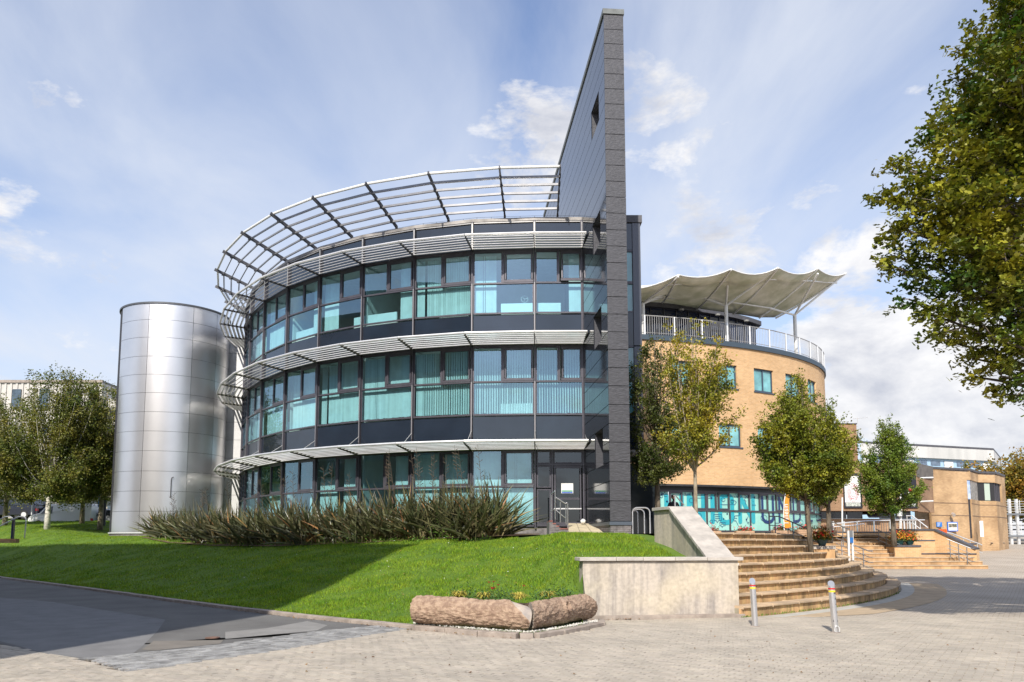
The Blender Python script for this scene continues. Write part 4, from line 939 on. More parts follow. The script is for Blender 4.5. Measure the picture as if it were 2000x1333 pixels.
def build_drum():
    T = thing('brick_building', EC + Vector((0, 0, 1.9)), 'round buff brick building with a roof terrace under a white fabric canopy', 'building')
    # openings: (t0, t1, z0, z1)
    W = []
    for u0, u1, v0, v1 in ((1318, 1360, 708, 752), (1411, 1450, 712, 757), (1483, 1522, 721, 766), (1546, 1575, 731, 776), (1590, 1606, 744, 788), (1316, 1360, 836, 878), (1410, 1455, 834, 877), (1487, 1524, 834, 877), (1548, 1578, 836, 880), (1592, 1607, 840, 884)):
        t0, t1 = ell_t(u0), ell_t(u1); y = ell((t0 + t1) / 2).y; W.append((t0, t1, ZY(v1, y), ZY(v0, y)))
    top = sorted(W[:5]); bot = sorted(W[5:]); zb, zt = 4.72, 12.62
    z_t0 = sum(w_[2] for w_ in top) / 5; z_t1 = sum(w_[3] for w_ in top) / 5; z_b0 = sum(w_[2] for w_ in bot) / 5; z_b1 = sum(w_[3] for w_ in bot) / 5
    wall = MB(); tA, tB = -62, 130
    band(wall, tA, tB, 0, zb, z_b0, 0.35); band(wall, tA, tB, 0, z_b1, z_t0, 0.35); band(wall, tA, tB, 0, z_t1, zt, 0.35)
    for row, z0, z1 in ((bot, z_b0, z_b1), (top, z_t0, z_t1)):
        cur = tA
        for w_ in row:
            if w_[0] > cur: band(wall, cur, w_[0], 0, z0, z1, 0.35)
            cur = max(cur, w_[1])
        band(wall, cur, tB, 0, z0, z1, 0.35)
    wall.build('wall', M_buff, T)
    wf = mat('blue_grey_frame', (0.06, 0.085, 0.12), 0.4, 0.2); aq = mat('teal_blind_glass', (0.17, 0.42, 0.44), 0.05, ior=1.9, var=0.3, vscale=1.2)
    for row, z0, z1 in ((bot, z_b0, z_b1), (top, z_t0, z_t1)):
        for t0, t1, _, _ in row:
            fr = MB()
            for a, b in ((z0, z0 + 0.09), (z1 - 0.08, z1)): band(fr, t0 + .02, t1 - .02, -0.10, a + .001, b - .001, 0.08, 2)
            dtt = (t1 - t0); tw = 0.07 / max(0.02, (ell(t1) - ell(t0)).length) * dtt
            for a in (t0 + .02, (t0 + t1) / 2 - tw / 2, t1 - tw - .02): band(fr, a, a + tw, -0.095, z0 + .09, z1 - .08, 0.08, 1)
            band(fr, t0 - .15, t1 + .15, 0.05, z0 - 0.07, z0 - 0.002, 0.15, 2)
            w_ = fr.build('window', wf, T); mb = MB(); band(mb, t0 + .03, t1 - .03, -0.15, z0 + 0.06, z1 - 0.06, 0.02, 2); mb.build('pane', aq, w_)
    mb = MB(); band(mb, tA, tB, 0.10, 12.62, 12.90, 0.5); mb.build('parapet_coping', mat('slate_blue_coping', (0.06, 0.085, 0.11), 0.5, 0.2), T)
    mb = MB(); P = [ell(t, -0.3) for t in range(-62, 131, 6)]; mb.prism([p[:2] for p in P], 12.3, 12.6); mb.build('roof_deck', M_cop, T)
    # recessed ground floor: shadowed fascia, printed glass, frames
    g = -0.55
    mb = MB(); band(mb, -62, 100, -0.02, 4.62, 4.715, 0.55); mb.build('soffit', M_darkin, T)
    fas = mat('black_fascia', (0.012, 0.013, 0.018), 0.35, var=0.3)
    z0, zm, z1 = 2.20, 3.33, 4.38
    mb = MB(); band(mb, -62, 100, g, z1 + 0.02, 4.62, 0.1); mb.build('fascia', fas, T)
    mb = MB(); band(mb, -62, 100, g, 1.8, z0 - 0.04, 0.2); mb.build('plinth', wf, T)
    film = mat('aqua_window_film', (0.31, 0.62, 0.55), 0.12, ior=1.5, var=0.10, vscale=0.5)
    cuts = [1250, 1277, 1308, 1334, 1382, 1427, 1467, 1503, 1541, 1575, 1600, 1611]
    TT = [ell_t(u, g) for u in cuts]
    for a, b in zip(TT, TT[1:]):
        for za, zb_ in ((z0, zm - 0.04), (zm + 0.04, z1)):
            mb = MB(); band(mb, a + 0.15, b - 0.15, g - 0.01, za, zb_, 0.02, 3); mb.build('film_pane', film, T)
    mb = MB(); band(mb, TT[-1], 100, g - 0.01, z0, z1, 0.02); mb.build('film_pane', film, T)
    for i, a in enumerate(TT):
        mb = MB(); wd = 0.22; band(mb, a - wd / 2, a + wd / 2, g + 0.05, z0, zm, 0.07, 1); mb.build('mullion', M_frame, T)
    for z, h in ((z0, 0.08), (zm, 0.09), (z1, 0.10)):
        mb = MB(); band(mb, -30, 90, g + 0.055, z - h / 2, z + h / 2, 0.07); mb.build('transom', M_frame, T)
    for u0, u1 in ((1308, 1334), (1354, 1381), (1381, 1401), (1403, 1426), (1444, 1466), (1484, 1501), (1517, 1534), (1545, 1560), (1562, 1575), (1583, 1592)):
        a, b = ell_t(u0, g), ell_t(u1, g); fr = MB(); wd = 0.30
        for t0, t1 in ((a, a + wd), (b - wd, b)): band(fr, t0, t1, g + 0.07, zm + 0.05, z1 - 0.02, 0.08, 1)
        for za, zb_ in ((zm + 0.05, zm + 0.13), (z1 - 0.13, z1 - 0.02)): band(fr, a + wd, b - wd, g + 0.068, za, zb_, 0.08, 2)
        fr.build('window_frame', M_frame, T)
    # vinyl lettering U N I O N  U N D E B across the panes
    teal = mat('teal_vinyl', (0.03, 0.36, 0.44), 0.3, var=0.08); navy = mat('navy_vinyl', (0.012, 0.035, 0.14), 0.3, var=0.1); line = mat('navy_line_print', (0.015, 0.07, 0.20), 0.4)
    lt = mat('pale_teal_vinyl', (0.10, 0.48, 0.52), 0.3)
    def U(c, h, v0=969, v1=1021, w_=9.5): return [[(c - h, v0)] + arc_pts(c, v1 - h * 1.0, h, h * 0.95, 180, 360) + [(c + h, v0)]], w_
    def Nn(c, h, v0=969, v1=1019, w_=9.5): return [[(c - h, v1), (c - h, v0), (c + h, v1), (c + h, v0)]], w_
    S = [('U', teal, *U(1318, 15)), ('N', teal, *Nn(1361, 14)), ('I', teal, [[(1393, 970), (1393, 1019)]], 9.5), ('O', teal, [arc_pts(1420, 976 + 4, 12, 12, 0, 180) + arc_pts(1420, 1009, 12, 12, 180, 360) + [(1432, 980)]], 9.5),
         ('N', teal, *Nn(1460, 13)), ('U', navy, *U(1501.5, 10.5, 971, 1021, 6.5)), ('N', navy, *Nn(1532, 8, 972, 1019, 6)), ('D', navy, [[(1552, 973), (1552, 1019), (1557, 1019)] + arc_pts(1557, 1010, 7.5, 9, 270, 360, 5) + arc_pts(1557, 983, 7.5, 10, 0, 90, 5) + [(1552, 973)]], 5.5),
         ('E', navy, [[(1588, 974), (1580, 974), (1580, 1018), (1588, 1018)], [(1580, 996), (1587, 996)]], 4), ('B', navy, [[(1597, 976), (1597, 1017), (1601, 1016), (1603, 1006), (1600, 997), (1603, 988), (1601, 977), (1597, 976)]], 3)]
    for nm, m, strokes, w_ in S:
        mb = MB()
        for st in strokes: stroke(st, w_, g, 0.012, mb)
        mb.build('letter', m, T, label='vinyl letter %s printed on the glass' % nm)
    # doodles of the print: dots, rings, speech bubbles, squiggles
    dots = MB(); rr = random.Random(2)
    for u, v in ((1435, 962), (1437, 971), (1473, 980), (1459, 1015), (1463, 1021), (1446, 1004), (1414, 1014), (1358, 1010), (1322, 969), (1300, 962), (1294, 966), (1304, 980), (1421, 1004), (1476, 972), (1390, 973)): stroke([(u, v), (u + 0.01, v)], rr.choice((1.6, 2.4, 3.4, 4.2)), g, 0.018, dots)
    dots.build('dot_print', line, T, kind='stuff')
    ln = MB()
    def ring(u, v, r): stroke(arc_pts(u, v, r, r, 0, 360, 14), 0.8, g, 0.02, ln)
    for q in ((1345, 963, 5), (1352, 978, 4.5), (1414, 976, 4), (1446, 966, 6.5), (1366, 1008, 5), (1390, 1019, 3), (1293, 970, 2.5), (1493, 1012, 6), (1565, 1020, 4.5)): ring(*q)
    for st in ([(1395, 1005), (1410, 1005), (1410, 1017), (1404, 1017), (1402, 1021), (1400, 1017), (1395, 1017), (1395, 1005)], [(1398, 1009), (1407, 1009)], [(1398, 1013), (1407, 1013)], [(1406, 1021), (1417, 1021), (1417, 1027), (1413, 1027), (1411, 1030), (1409, 1027), (1406, 1027), (1406, 1021)], [(1408, 1024), (1415, 1024)],
               [(1362, 973), (1392, 973)], [(1390, 970), (1393, 973), (1390, 976)], [(1409, 986), (1437, 986), (1440, 981), (1436, 978), (1431, 978)], [(1470, 987), (1478, 987)], [(1432, 1014), (1436, 1018), (1438, 1017), (1440, 1022), (1443, 1028)], [(1447, 1007), (1436, 1008), (1434, 1012), (1440, 1013)], [(1458, 972), (1456, 977), (1459, 979), (1457, 984), (1460, 986)],
               [(1290, 955), (1292, 962), (1298, 964), (1299, 970), (1304, 970)], [(1462, 1010), (1458, 1016), (1462, 1024)], [(1465, 967), (1457, 973)], [(1456, 967), (1464, 973)], [(1514, 1022), (1522, 1022)], [(1546, 967), (1551, 966), (1556, 968)]): stroke(st, 0.9, g, 0.02, ln)
    ln.build('line_print', line, T, kind='stuff')
    # terrace railing: posts, rail, balusters
    rl = MB(); ro = 0.02
    A = np.arange(-40, 88, 1.5)
    pts = [ell(t, ro, 13.98) for t in A]; rl.tube(pts, 0.03, 5); rl.tube([ell(t, ro, 13.02) for t in A], 0.018, 4)
    ra = rl.build('railing', mat('galvanised_grey', (.42, .42, .42), .5, .3), T)
    mb = MB(); t = -30.0
    while t < 86:
        p = ell(t, ro); mb.box((p.x, p.y, 13.45), (0.008, 0, 0), (0, 0.008, 0), (0, 0, 0.52)); t += 0.135 / ((ell(t + .5) - ell(t - .5)).length)
    mb.build('baluster', mat('galvanised_grey', (.42, .42, .42), .5, .3), ra, kind='stuff')
    for t in np.arange(-30, 86, 5.2):
        mb = MB(); p = ell(t, ro); mb.box((p.x, p.y, 13.43), (0.035, 0, 0), (0, 0.035, 0), (0, 0, 0.56)); mb.build('post', M_alu, ra)
    # set-back penthouse of dark glass
    pent = mat('penthouse_glass', (0.02, 0.028, 0.06), 0.06, ior=1.7, var=0.25, vscale=0.5)
    tp = ell_t(1490, -3.2); PE = [(tp - 56 + 56 * k / 9, -3.2) for k in range(10)]
    Q = [ell(t, o) for t, o in PE]
    def pz(k): return 15.75
    for k in range(len(Q) - 1):
        a, b = Q[k], Q[k + 1]; d = b - a; n = Vector((d.y, -d.x, 0)).normalized()
        for s in range(2):
            p, q = a.lerp(b, s / 2 + .005), a.lerp(b, s / 2 + .495); mb = MB(); mb.wallseg(p, q, 12.7, 15.45, 0.05, n); mb.build('glass_panel', pent, T)
            m_ = a.lerp(b, s / 2); mb = MB(); mb.box((m_.x + n.x * .02, m_.y + n.y * .02, 14.1), d.normalized() * 0.03, n * 0.04, (0, 0, 1.38)); mb.build('mullion', M_arm, T)
    mb = MB(); e = Q[-1]; mb.abox(e.x - 0.06, e.x + 0.0, e.y + 0.02, e.y + 6, 12.7, 15.45); mb.build('glass_panel', pent, T)
    mb = MB(); mb.prism([(p + (p - EC).normalized() * 0.35)[:2] for p in Q] + [(Q[-1].x + 0.2, 60), (Q[0].x, 60)], 15.45, 15.72); mb.build('penthouse_roof', M_cop, T)
    for t in (tp - 48, tp - 38, tp - 28, tp - 18, tp - 8):
        mb = MB(); p = ell(t, -2.75, 15.35); mb.rev((p.x, p.y, 15.32), [(0.0, -0.02), (0.14, 0.0), (0.17, 0.09), (0.05, 0.13)], 12); mb.build('bulkhead_lamp', mat('lamp_grey', (0.35, 0.35, 0.33), 0.4), T)
build_drum()

# fabric canopy on white masts
def build_canopy():
    T = thing('terrace_canopy', (9, 46, 12.9), 'white stained fabric canopy with scalloped edge over the roof terrace', 'canopy')
    fab = mat('stained_fabric', (0.72, 0.69, 0.60), 0.8, col2=(0.50, 0.50, 0.38), vscale=0.9, detail=8, trans=0.35, bump=0.2, bscale=8)
    # outer edge peaks and inner edge (u, v, y)
    PK = [(1205, 566, 41.0), (1325, 537, 41.0), (1428, 526, 41.3), (1520, 523, 42.6), (1597, 525, 45.2), (1652, 534, 48.6)]
    IN = [(1200, 585, 46.5), (1290, 592, 46.5), (1360, 602, 46.7), (1430, 612, 47.0), (1480, 620, 47.6), (1512, 620, 49.0)]
    sag = [9, 10, 12, 12, 9]
    n = 8; m = 7; V = []; rows = 0
    for i in range(5):
        for k in range(n + (1 if i == 4 else 0)):
            t = k / n; a, b = PK[i], PK[i + 1]; c, d = IN[i], IN[i + 1]
            dip = 4 * t * (1 - t)
            o = AY(a[0] + (b[0] - a[0]) * t, a[1] + (b[1] - a[1]) * t + sag[i] * dip, a[2] + (b[2] - a[2]) * t + 0.35 * dip)
            e = AY(c[0] + (d[0] - c[0]) * t, c[1] + (d[1] - c[1]) * t, c[2] + (d[2] - c[2]) * t)
            for j in range(m + 1):
                s = j / m; p = o.lerp(e, s); p.z -= 0.25 * math.sin(math.pi * s) * (0.5 + 0.5 * dip) ; V.append(p)
            rows += 1
    # last point: the right-hand tip closes the membrane
    F_ = [(r * (m + 1) + j, (r + 1) * (m + 1) + j, (r + 1) * (m + 1) + j + 1, r * (m + 1) + j + 1) for r in range(rows - 1) for j in range(m)]
    mb = MB(); mb.add(V, F_); o = mb.build('membrane', fab, T, smooth=True); sm = o.modifiers.new('solid', 'SOLIDIFY'); sm.thickness = 0.02
    edge = [V[r * (m + 1)] for r in range(rows)]; mb = MB(); mb.tube(edge, 0.028, 5); mb.build('edge_cable', M_white, T)
    P = [AY(*p) for p in PK]; I = [AY(*p) for p in IN]
    for k in range(1, 6):
        q = P[k].lerp(I[k], 0.98) + Vector((0, 0, -0.12)); mb = MB(); mid = P[k].lerp(I[k], 0.5) + Vector((0, 0, -0.22)); mb.tube([P[k] + Vector((0, 0, -0.02)), P[k].lerp(I[k], .25) + Vector((0, 0, -0.17)), mid, P[k].lerp(I[k], .75) + Vector((0, 0, -0.2)), q], 0.06, 7); mb.build('rib', M_white, T)
    ring = [AY(u, v, y) for u, v, y in ((1215, 563, 42.3), (1313, 556, 42.2), (1422, 548, 42.6), (1512, 546, 43.7), (1583, 549, 46.0), (1634, 553, 48.9))]
    mb = MB(); mb.tube(ring, 0.055, 7); mb.build('ring_beam', M_white, T)
    ring2 = [AY(u, v, y) for u, v, y in ((1215, 582, 44.6), (1375, 583, 44.8), (1503, 602, 46.0))]
    mb = MB(); mb.tube(ring2, 0.045, 7); mb.build('ring_beam', M_white, T)
    # masts: (base uv, head uv, y, props)
    t1, t2 = ell_t(1431), ell_t(1568)
    def mast(u, vh, off, targets):
        t = ell_t(u, off); b = ell(t, off, 12.85); h = b.copy(); h.z = ZY(vh, b.y)
        mb = MB(); mb.tube([b, h], 0.11, 12); ms = mb.build('mast', M_white, T)
        for q in targets: mb = MB(); mb.tube([h, q], 0.062, 7); mb.build('strut', M_white, ms)
    mast(1431, 598, -0.45, [P[3], ring[2] + Vector((0, 0, .1)), AY(1376, 583, 44.8), AY(1445, 575, 46.5)])
    mast(1569, 616, -0.45, [P[4] + Vector((0, 0, -.3)), P[5], AY(1503, 602, 46.0)])
    mast(1263.5, 593, -0.45, [P[1] + Vector((0, 0, -.1)), AY(1296, 579, 44.5), P[1].lerp(I[1], .6)])
build_canopy()

# ------------------------------------------------------------------ brown brick theatre and its annexe
def build_theatre():
    Y = 51.0; zt = ZY(905, Y)
    T = thing('theatre_building', (27, Y, 2.0), 'brown brick theatre front with two hanging banners behind the steps', 'building')
    xl, xr = XY(1604, Y), XY(1797, Y)
    z1 = ZY(998, Y); z0 = ZY(1013, Y)
    mb = MB(); mb.abox(xl, xr, Y, Y + 8, z1, zt); mb.build('wall', M_brown, T)
    mb = MB(); mb.abox(xl - .5, xr + 0.1, Y + 0.9, Y + 8, 1.6, z0); mb.build('base_wall', M_brown, T)
    # soffit strip window
    for k in range(6):
        xa = xl + (xr - xl) * k / 6; xb = xl + (xr - xl) * (k + 1) / 6; mb = MB()
        if k == 3: mb.add([(xa + .1, Y + 0.9, z1 - .02), (xb - .1, Y + 0.9, z1 - .02), (xb - .1, Y + .35, z0 + .05), (xa + .1, Y + .35, z0 + .05)], ((0, 1, 2, 3),))
        else: mb.abox(xa + .03, xb - .03, Y + 0.95, Y + 1.0, z0 + .01, z1 - .01)
        mb.build('window', mat('smoky_glass', (0.035, 0.04, 0.055), 0.12, var=0.4, ior=1.6), T)
    # angled flank towards the annexe
    x2, y2 = XY(1828, Y + 2.4), Y + 2.4
    zc = ZY(1003, Y)
    def panel(xa, ya, xb, yb, z0_, z1_, m, nm, th=0.2):
        mb = MB(); d = Vector((xb - xa, yb - ya, 0)); n = Vector((d.y, -d.x, 0)).normalized(); mb.wallseg((xa, ya), (xb, yb), z0_, z1_, th, n); return mb.build(nm, m, T)
    panel(xr + .02, Y + .01, x2, y2, z1 - .05, zt - 0.9, M_brown, 'angled_wall', 0.4)
    panel(xr + .02, Y - .02, x2 + .05, y2 - .05, zt - 0.88, zt, mat('dark_cladding', (0.13, 0.115, 0.10), 0.6, var=0.2), 'roof_fascia', 0.4)
    panel(XY(1815, Y + 1.2), Y + 1.3, XY(1824, Y + 2), Y + 2.1, ZY(980, Y), ZY(938, Y), M_darkin, 'slot_window', 0.1)
    panel(xr + .3, Y + 1.2, x2, y2 + .8, 1.6, z0, M_brown, 'base_wall', 0.4)
    # banners
    for u0, u1, v0, v1 in ((1652, 1688, 925, 993), (1761, 1796, 930, 993)):
        a, b = XY(u0, Y - .1), XY(u1, Y - .1); mb = MB(); mb.abox(a, b, Y - 0.10, Y - 0.06, ZY(v1, Y), ZY(v0, Y)); bn = mb.build('banner', mat('black_banner', (0.012, 0.012, 0.02), 0.5), T)
        w_ = b - a; zb, zt2 = ZY(v1, Y), ZY(v0, Y); h = zt2 - zb
        mb = MB(); mb.abox(a + .08 * w_, b - .12 * w_, Y - 0.106, Y - 0.101, zb + 0.055 * h, zb + 0.145 * h); mb.build('banner_text_block', mat('grey_print', (0.40, 0.42, 0.38), 0.6, var=0.5, vscale=9), bn)
        if u0 < 1700:
            mb = MB(); mb.abox(a + .06 * w_, b - .10 * w_, Y - 0.106, Y - 0.101, zb + 0.16 * h, zt2 - 0.08 * h); mb.build('banner_picture', M_white, bn)
            mb = MB(); c = Vector(((a + b) / 2, Y - 0.12, zb + 0.45 * h)); rr = random.Random(4)
            for r_ in (0.30, 0.25, 0.20, 0.14): mb.tube([(c.x + r_ * w_ * math.cos(t), c.y, c.z + r_ * 1.7 * w_ * math.sin(t)) for t in np.linspace(0, 6.28, 19)], 0.012, 4, False)
            for q in range(26): x_, z_ = c.x + rr.uniform(-.2, .2) * w_, c.z + rr.uniform(-.45, .45) * w_; mb.abox(x_, x_ + 0.03, c.y - .005, c.y, z_, z_ + rr.uniform(.03, .1))
            mb.build('banner_drawing', mat('pink_print', (0.55, 0.16, 0.20), 0.6), bn)
        else:
            c = AY(1778, 957, Y - .12); mb = MB(); mb.rev((c.x, c.y, c.z - 0.13), [(0.0, 0), (0.09, 0.03), (0.13, 0.13), (0.09, 0.23), (0.0, 0.26)], 14); mb.build('banner_red_nose', mat('red_print', (0.6, 0.02, 0.05), 0.4), bn)
            mb = MB(); mb.tube([AY(1776, 982, Y - .11), AY(1777, 970, Y - .11), AY(1774, 963, Y - .11), AY(1777, 958, Y - .11), AY(1775, 948, Y - .11)], 0.035, 5); mb.build('banner_drawing', M_white, bn)
    # banner rods on the flank
    for v in (934, 980):
        a = AY(1798, v, Y + .1); b = AY(1822, v - 1, Y + 0.9); mb = MB(); mb.tube([a, b], 0.05, 6); mb.build('banner_rod', M_white, T)
    # lettering
    cu = bpy.data.curves.new('lettering', 'FONT'); cu.body = 'TALIESIN'; cu.size = 0.52; cu.extrude = 0.03; cu.space_character = 1.25
    tmp = bpy.data.objects.new('tmp', cu); COL.objects.link(tmp); dg = bpy.context.evaluated_depsgraph_get(); me = bpy.data.meshes.new_from_object(tmp.evaluated_get(dg)); bpy.data.objects.remove(tmp)
    me.materials.clear(); me.materials.append(mat('black_letter', (0.01, 0.01, 0.012), 0.4)); lo = bpy.data.objects.new('sign_lettering', me); COL.objects.link(lo); lo.parent = T; p = AY(1701, 986.5, Y - .04); lo.location = p - T.location; lo.rotation_euler = (math.pi / 2, 0, 0)
    # brick stack behind
    ys = 56; mb = MB(); mb.abox(XY(1648, ys), XY(1683, ys), ys, ys + 2.5, zt - 2, ZY(829, ys)); mb.build('brick_stack', M_brown, T)
    mb = MB(); mb.abox(XY(1647, ys), XY(1684, ys), ys - .05, ys + 2.55, ZY(829, ys), ZY(827, ys)); mb.build('stack_coping', M_cop, T)
    mb = MB(); p = AY(1675, 827, ys + 1); mb.tube([p, p + Vector((0, 0, 0.4))], 0.02, 4); mb.tube([p + Vector((-.3, 0, .33)), p + Vector((0.75, 0, .42))], 0.015, 4)
    for k in range(8): q = p + Vector((-.2 + k * .12, 0, .34 + .01 * k)); mb.tube([q + Vector((0, 0, -.05)), q + Vector((0, 0, .05))], 0.01, 3)
    mb.build('aerial', M_alu, T)
    # ---- annexe
    A = thing('annexe_building', (34, 56, 0.9), 'two storey buff brick annexe with angled corners right of the theatre', 'building')
    # plan corners left to right: (u, y, v top)
    PC = [(1822, 54.5), (1903, 56.0), (1918, 58.2), (1951, 58.6), (1970, 61.5)]
    C = [Vector((XY(u, y), y, 0)) for u, y in PC]
    zt2 = ZY(917.5, 55.2); zr = 0.4
    def seg(i, t0, t1, za, zb_, m, nm, off=0.0, th=0.3, par=A):
        a, b = C[i].lerp(C[i + 1], t0), C[i].lerp(C[i + 1], t1); d = (b - a); n = Vector((d.y, -d.x, 0)).normalized(); mb = MB(); mb.wallseg(a + n * off, b + n * off, za, zb_, th, n); return mb.build(nm, m, par)
    zm = ZY(1000, 56); zw1, zw0 = ZY(941, 57.5), ZY(977, 57.0)
    seg(0, 0, 0.905, zr, zt2, M_buff2, 'wall'); seg(0, 0.905, 1, zw1, zt2, M_buff2, 'wall'); seg(0, .905, 1, zr, ZY(1052, 56), M_buff2, 'wall')
    seg(1, 0, 1, zw1, zt2, M_buff2, 'wall'); seg(1, 0, 1, zr, zw0, M_buff2, 'wall'); seg(2, 0, 1, zw1, zt2, M_buff2, 'wall'); seg(2, 0, 1, zr, zw0, M_buff2, 'wall'); seg(3, 0, 1, zw1, zt2, M_buff2, 'wall'); seg(3, 0, 1, zr, zw0, M_buff2, 'wall'); seg(3, .62, 1, zw0, zw1, M_buff2, 'wall')
    for i in range(4): seg(i, 0, 1, zt2 + .002, zt2 + 0.14, M_cop, 'roof_coping', 0.05, 0.45)
    for i, t0, t1 in ((0, 0, .9), (1, 0, 1), (2, 0, 1), (3, 0, 1)):
        for v in (984, 1008): seg(i, t0, t1, ZY(v, 56) - 0.03, ZY(v, 56) + 0.03, mat('brick_string_course', (0.20, 0.13, 0.08), 0.9, var=0.3), 'string_course', 0.012, 0.05)
    seg(0, .912, .995, zw0, zw1, mat('blue_poster', (0.06, 0.20, 0.50), 0.3, col2=(0.7, 0.74, 0.78), vscale=1.1), 'poster', -0.06, 0.06)
    seg(0, .912, .995, ZY(1052, 56), zw0 - .02, M_darkin, 'slot_window', -0.10, 0.06)
    mb = MB(); p = AY(1906, 1052, 56.6); mb.abox(p.x - .12, p.x + .12, 55.82, 55.86, p.z + .1, ZY(1018, 56)); mb.build('standing_poster', M_white, A)
    seg(1, .02, .95, zw0 + .02, zw1 - .02, mat('collage_poster', (0.12, 0.10, 0.09), 0.4, col2=(0.45, 0.42, 0.38), vscale=6), 'poster', -0.06, 0.06)
    wg = seg(2, .02, .98, zw0 + .02, zw1 - .02, mat('dark_window', (0.025, 0.022, 0.022), 0.08), 'window', -0.12, 0.05)
    seg(2, .40, .72, zw0 + .05, zw1 - .05, mat('mint_blind', (0.42, 0.50, 0.42), 0.6), 'blind', -0.10, 0.015, wg)
    w3 = seg(3, .02, .60, zw0 + .02, zw1 - .02, M_darkin, 'window', -0.12, 0.05)
    for k in range(4): seg(3, .03 + .15 * k, .045 + .15 * k, zw0, zw1, M_frame, 'mullion', -0.06, 0.06, w3)
    mb = MB(); mb.prism([c_[:2] for c_ in C] + [(C[-1].x, 75), (C[0].x, 75)], zt2 - .1, zt2 - .02); mb.build('roof', M_cop, A)
    mb = MB(); mb.abox(C[-1].x - .3, C[-1].x, C[-1].y + .02, 75, zr, zt2); mb.build('wall', M_buff2, A)
    # signs, lamp and rail
    p = AY(1834, 1025, 54.6); mb = MB(); mb.abox(p.x - .18, p.x + .20, p.y - .02, p.y + .04, p.z - .16, p.z + .17); s_ = mb.build('blue_sign', mat('blue_sign_paint', (0.02, 0.16, 0.50), 0.4), A)
    mb = MB()
    for k in range(4): mb.abox(p.x - .13, p.x + .1 - .03 * k, p.y - .026, p.y - .021, p.z + .10 - .07 * k, p.z + .12 - .07 * k)
    mb.build('sign_print', M_white, s_)
    p = AY(1860, 1029, 55.0); mb = MB(); mb.abox(p.x - .36, p.x + .36, p.y - .05, p.y + .3, p.z - .32, p.z + .32); s_ = mb.build('poster_case', mat('blue_case', (0.03, 0.14, 0.55), 0.4), A)
    mb = MB(); mb.abox(p.x - .30, p.x + .30, p.y - .06, p.y - .051, p.z - .26, p.z + .26); mb.build('poster', M_white, s_)
    mb = MB(); mb.abox(p.x - .28, p.x + .28, p.y - .066, p.y - .061, p.z - .06, p.z + .2); mb.build('poster_picture', mat('poster_scene', (0.02, 0.05, 0.03), 0.5, col2=(0.35, 0.28, 0.22), vscale=5), s_)
    p = AY(1861, 1005, 54.8); mb = MB(); mb.tube([p + Vector((0, .2, 0)), p, p + Vector((.02, -.12, -.06))], [.05, .14, .12], 10); mb.build('wall_lamp', M_steel, A)
    a, b = AY(1935, 1061, 58.2), AY(1962, 1061, 60); mb = MB(); mb.tube([a, b], 0.03, 6); mb.build('wall_rail', M_cop, A)
build_theatre()
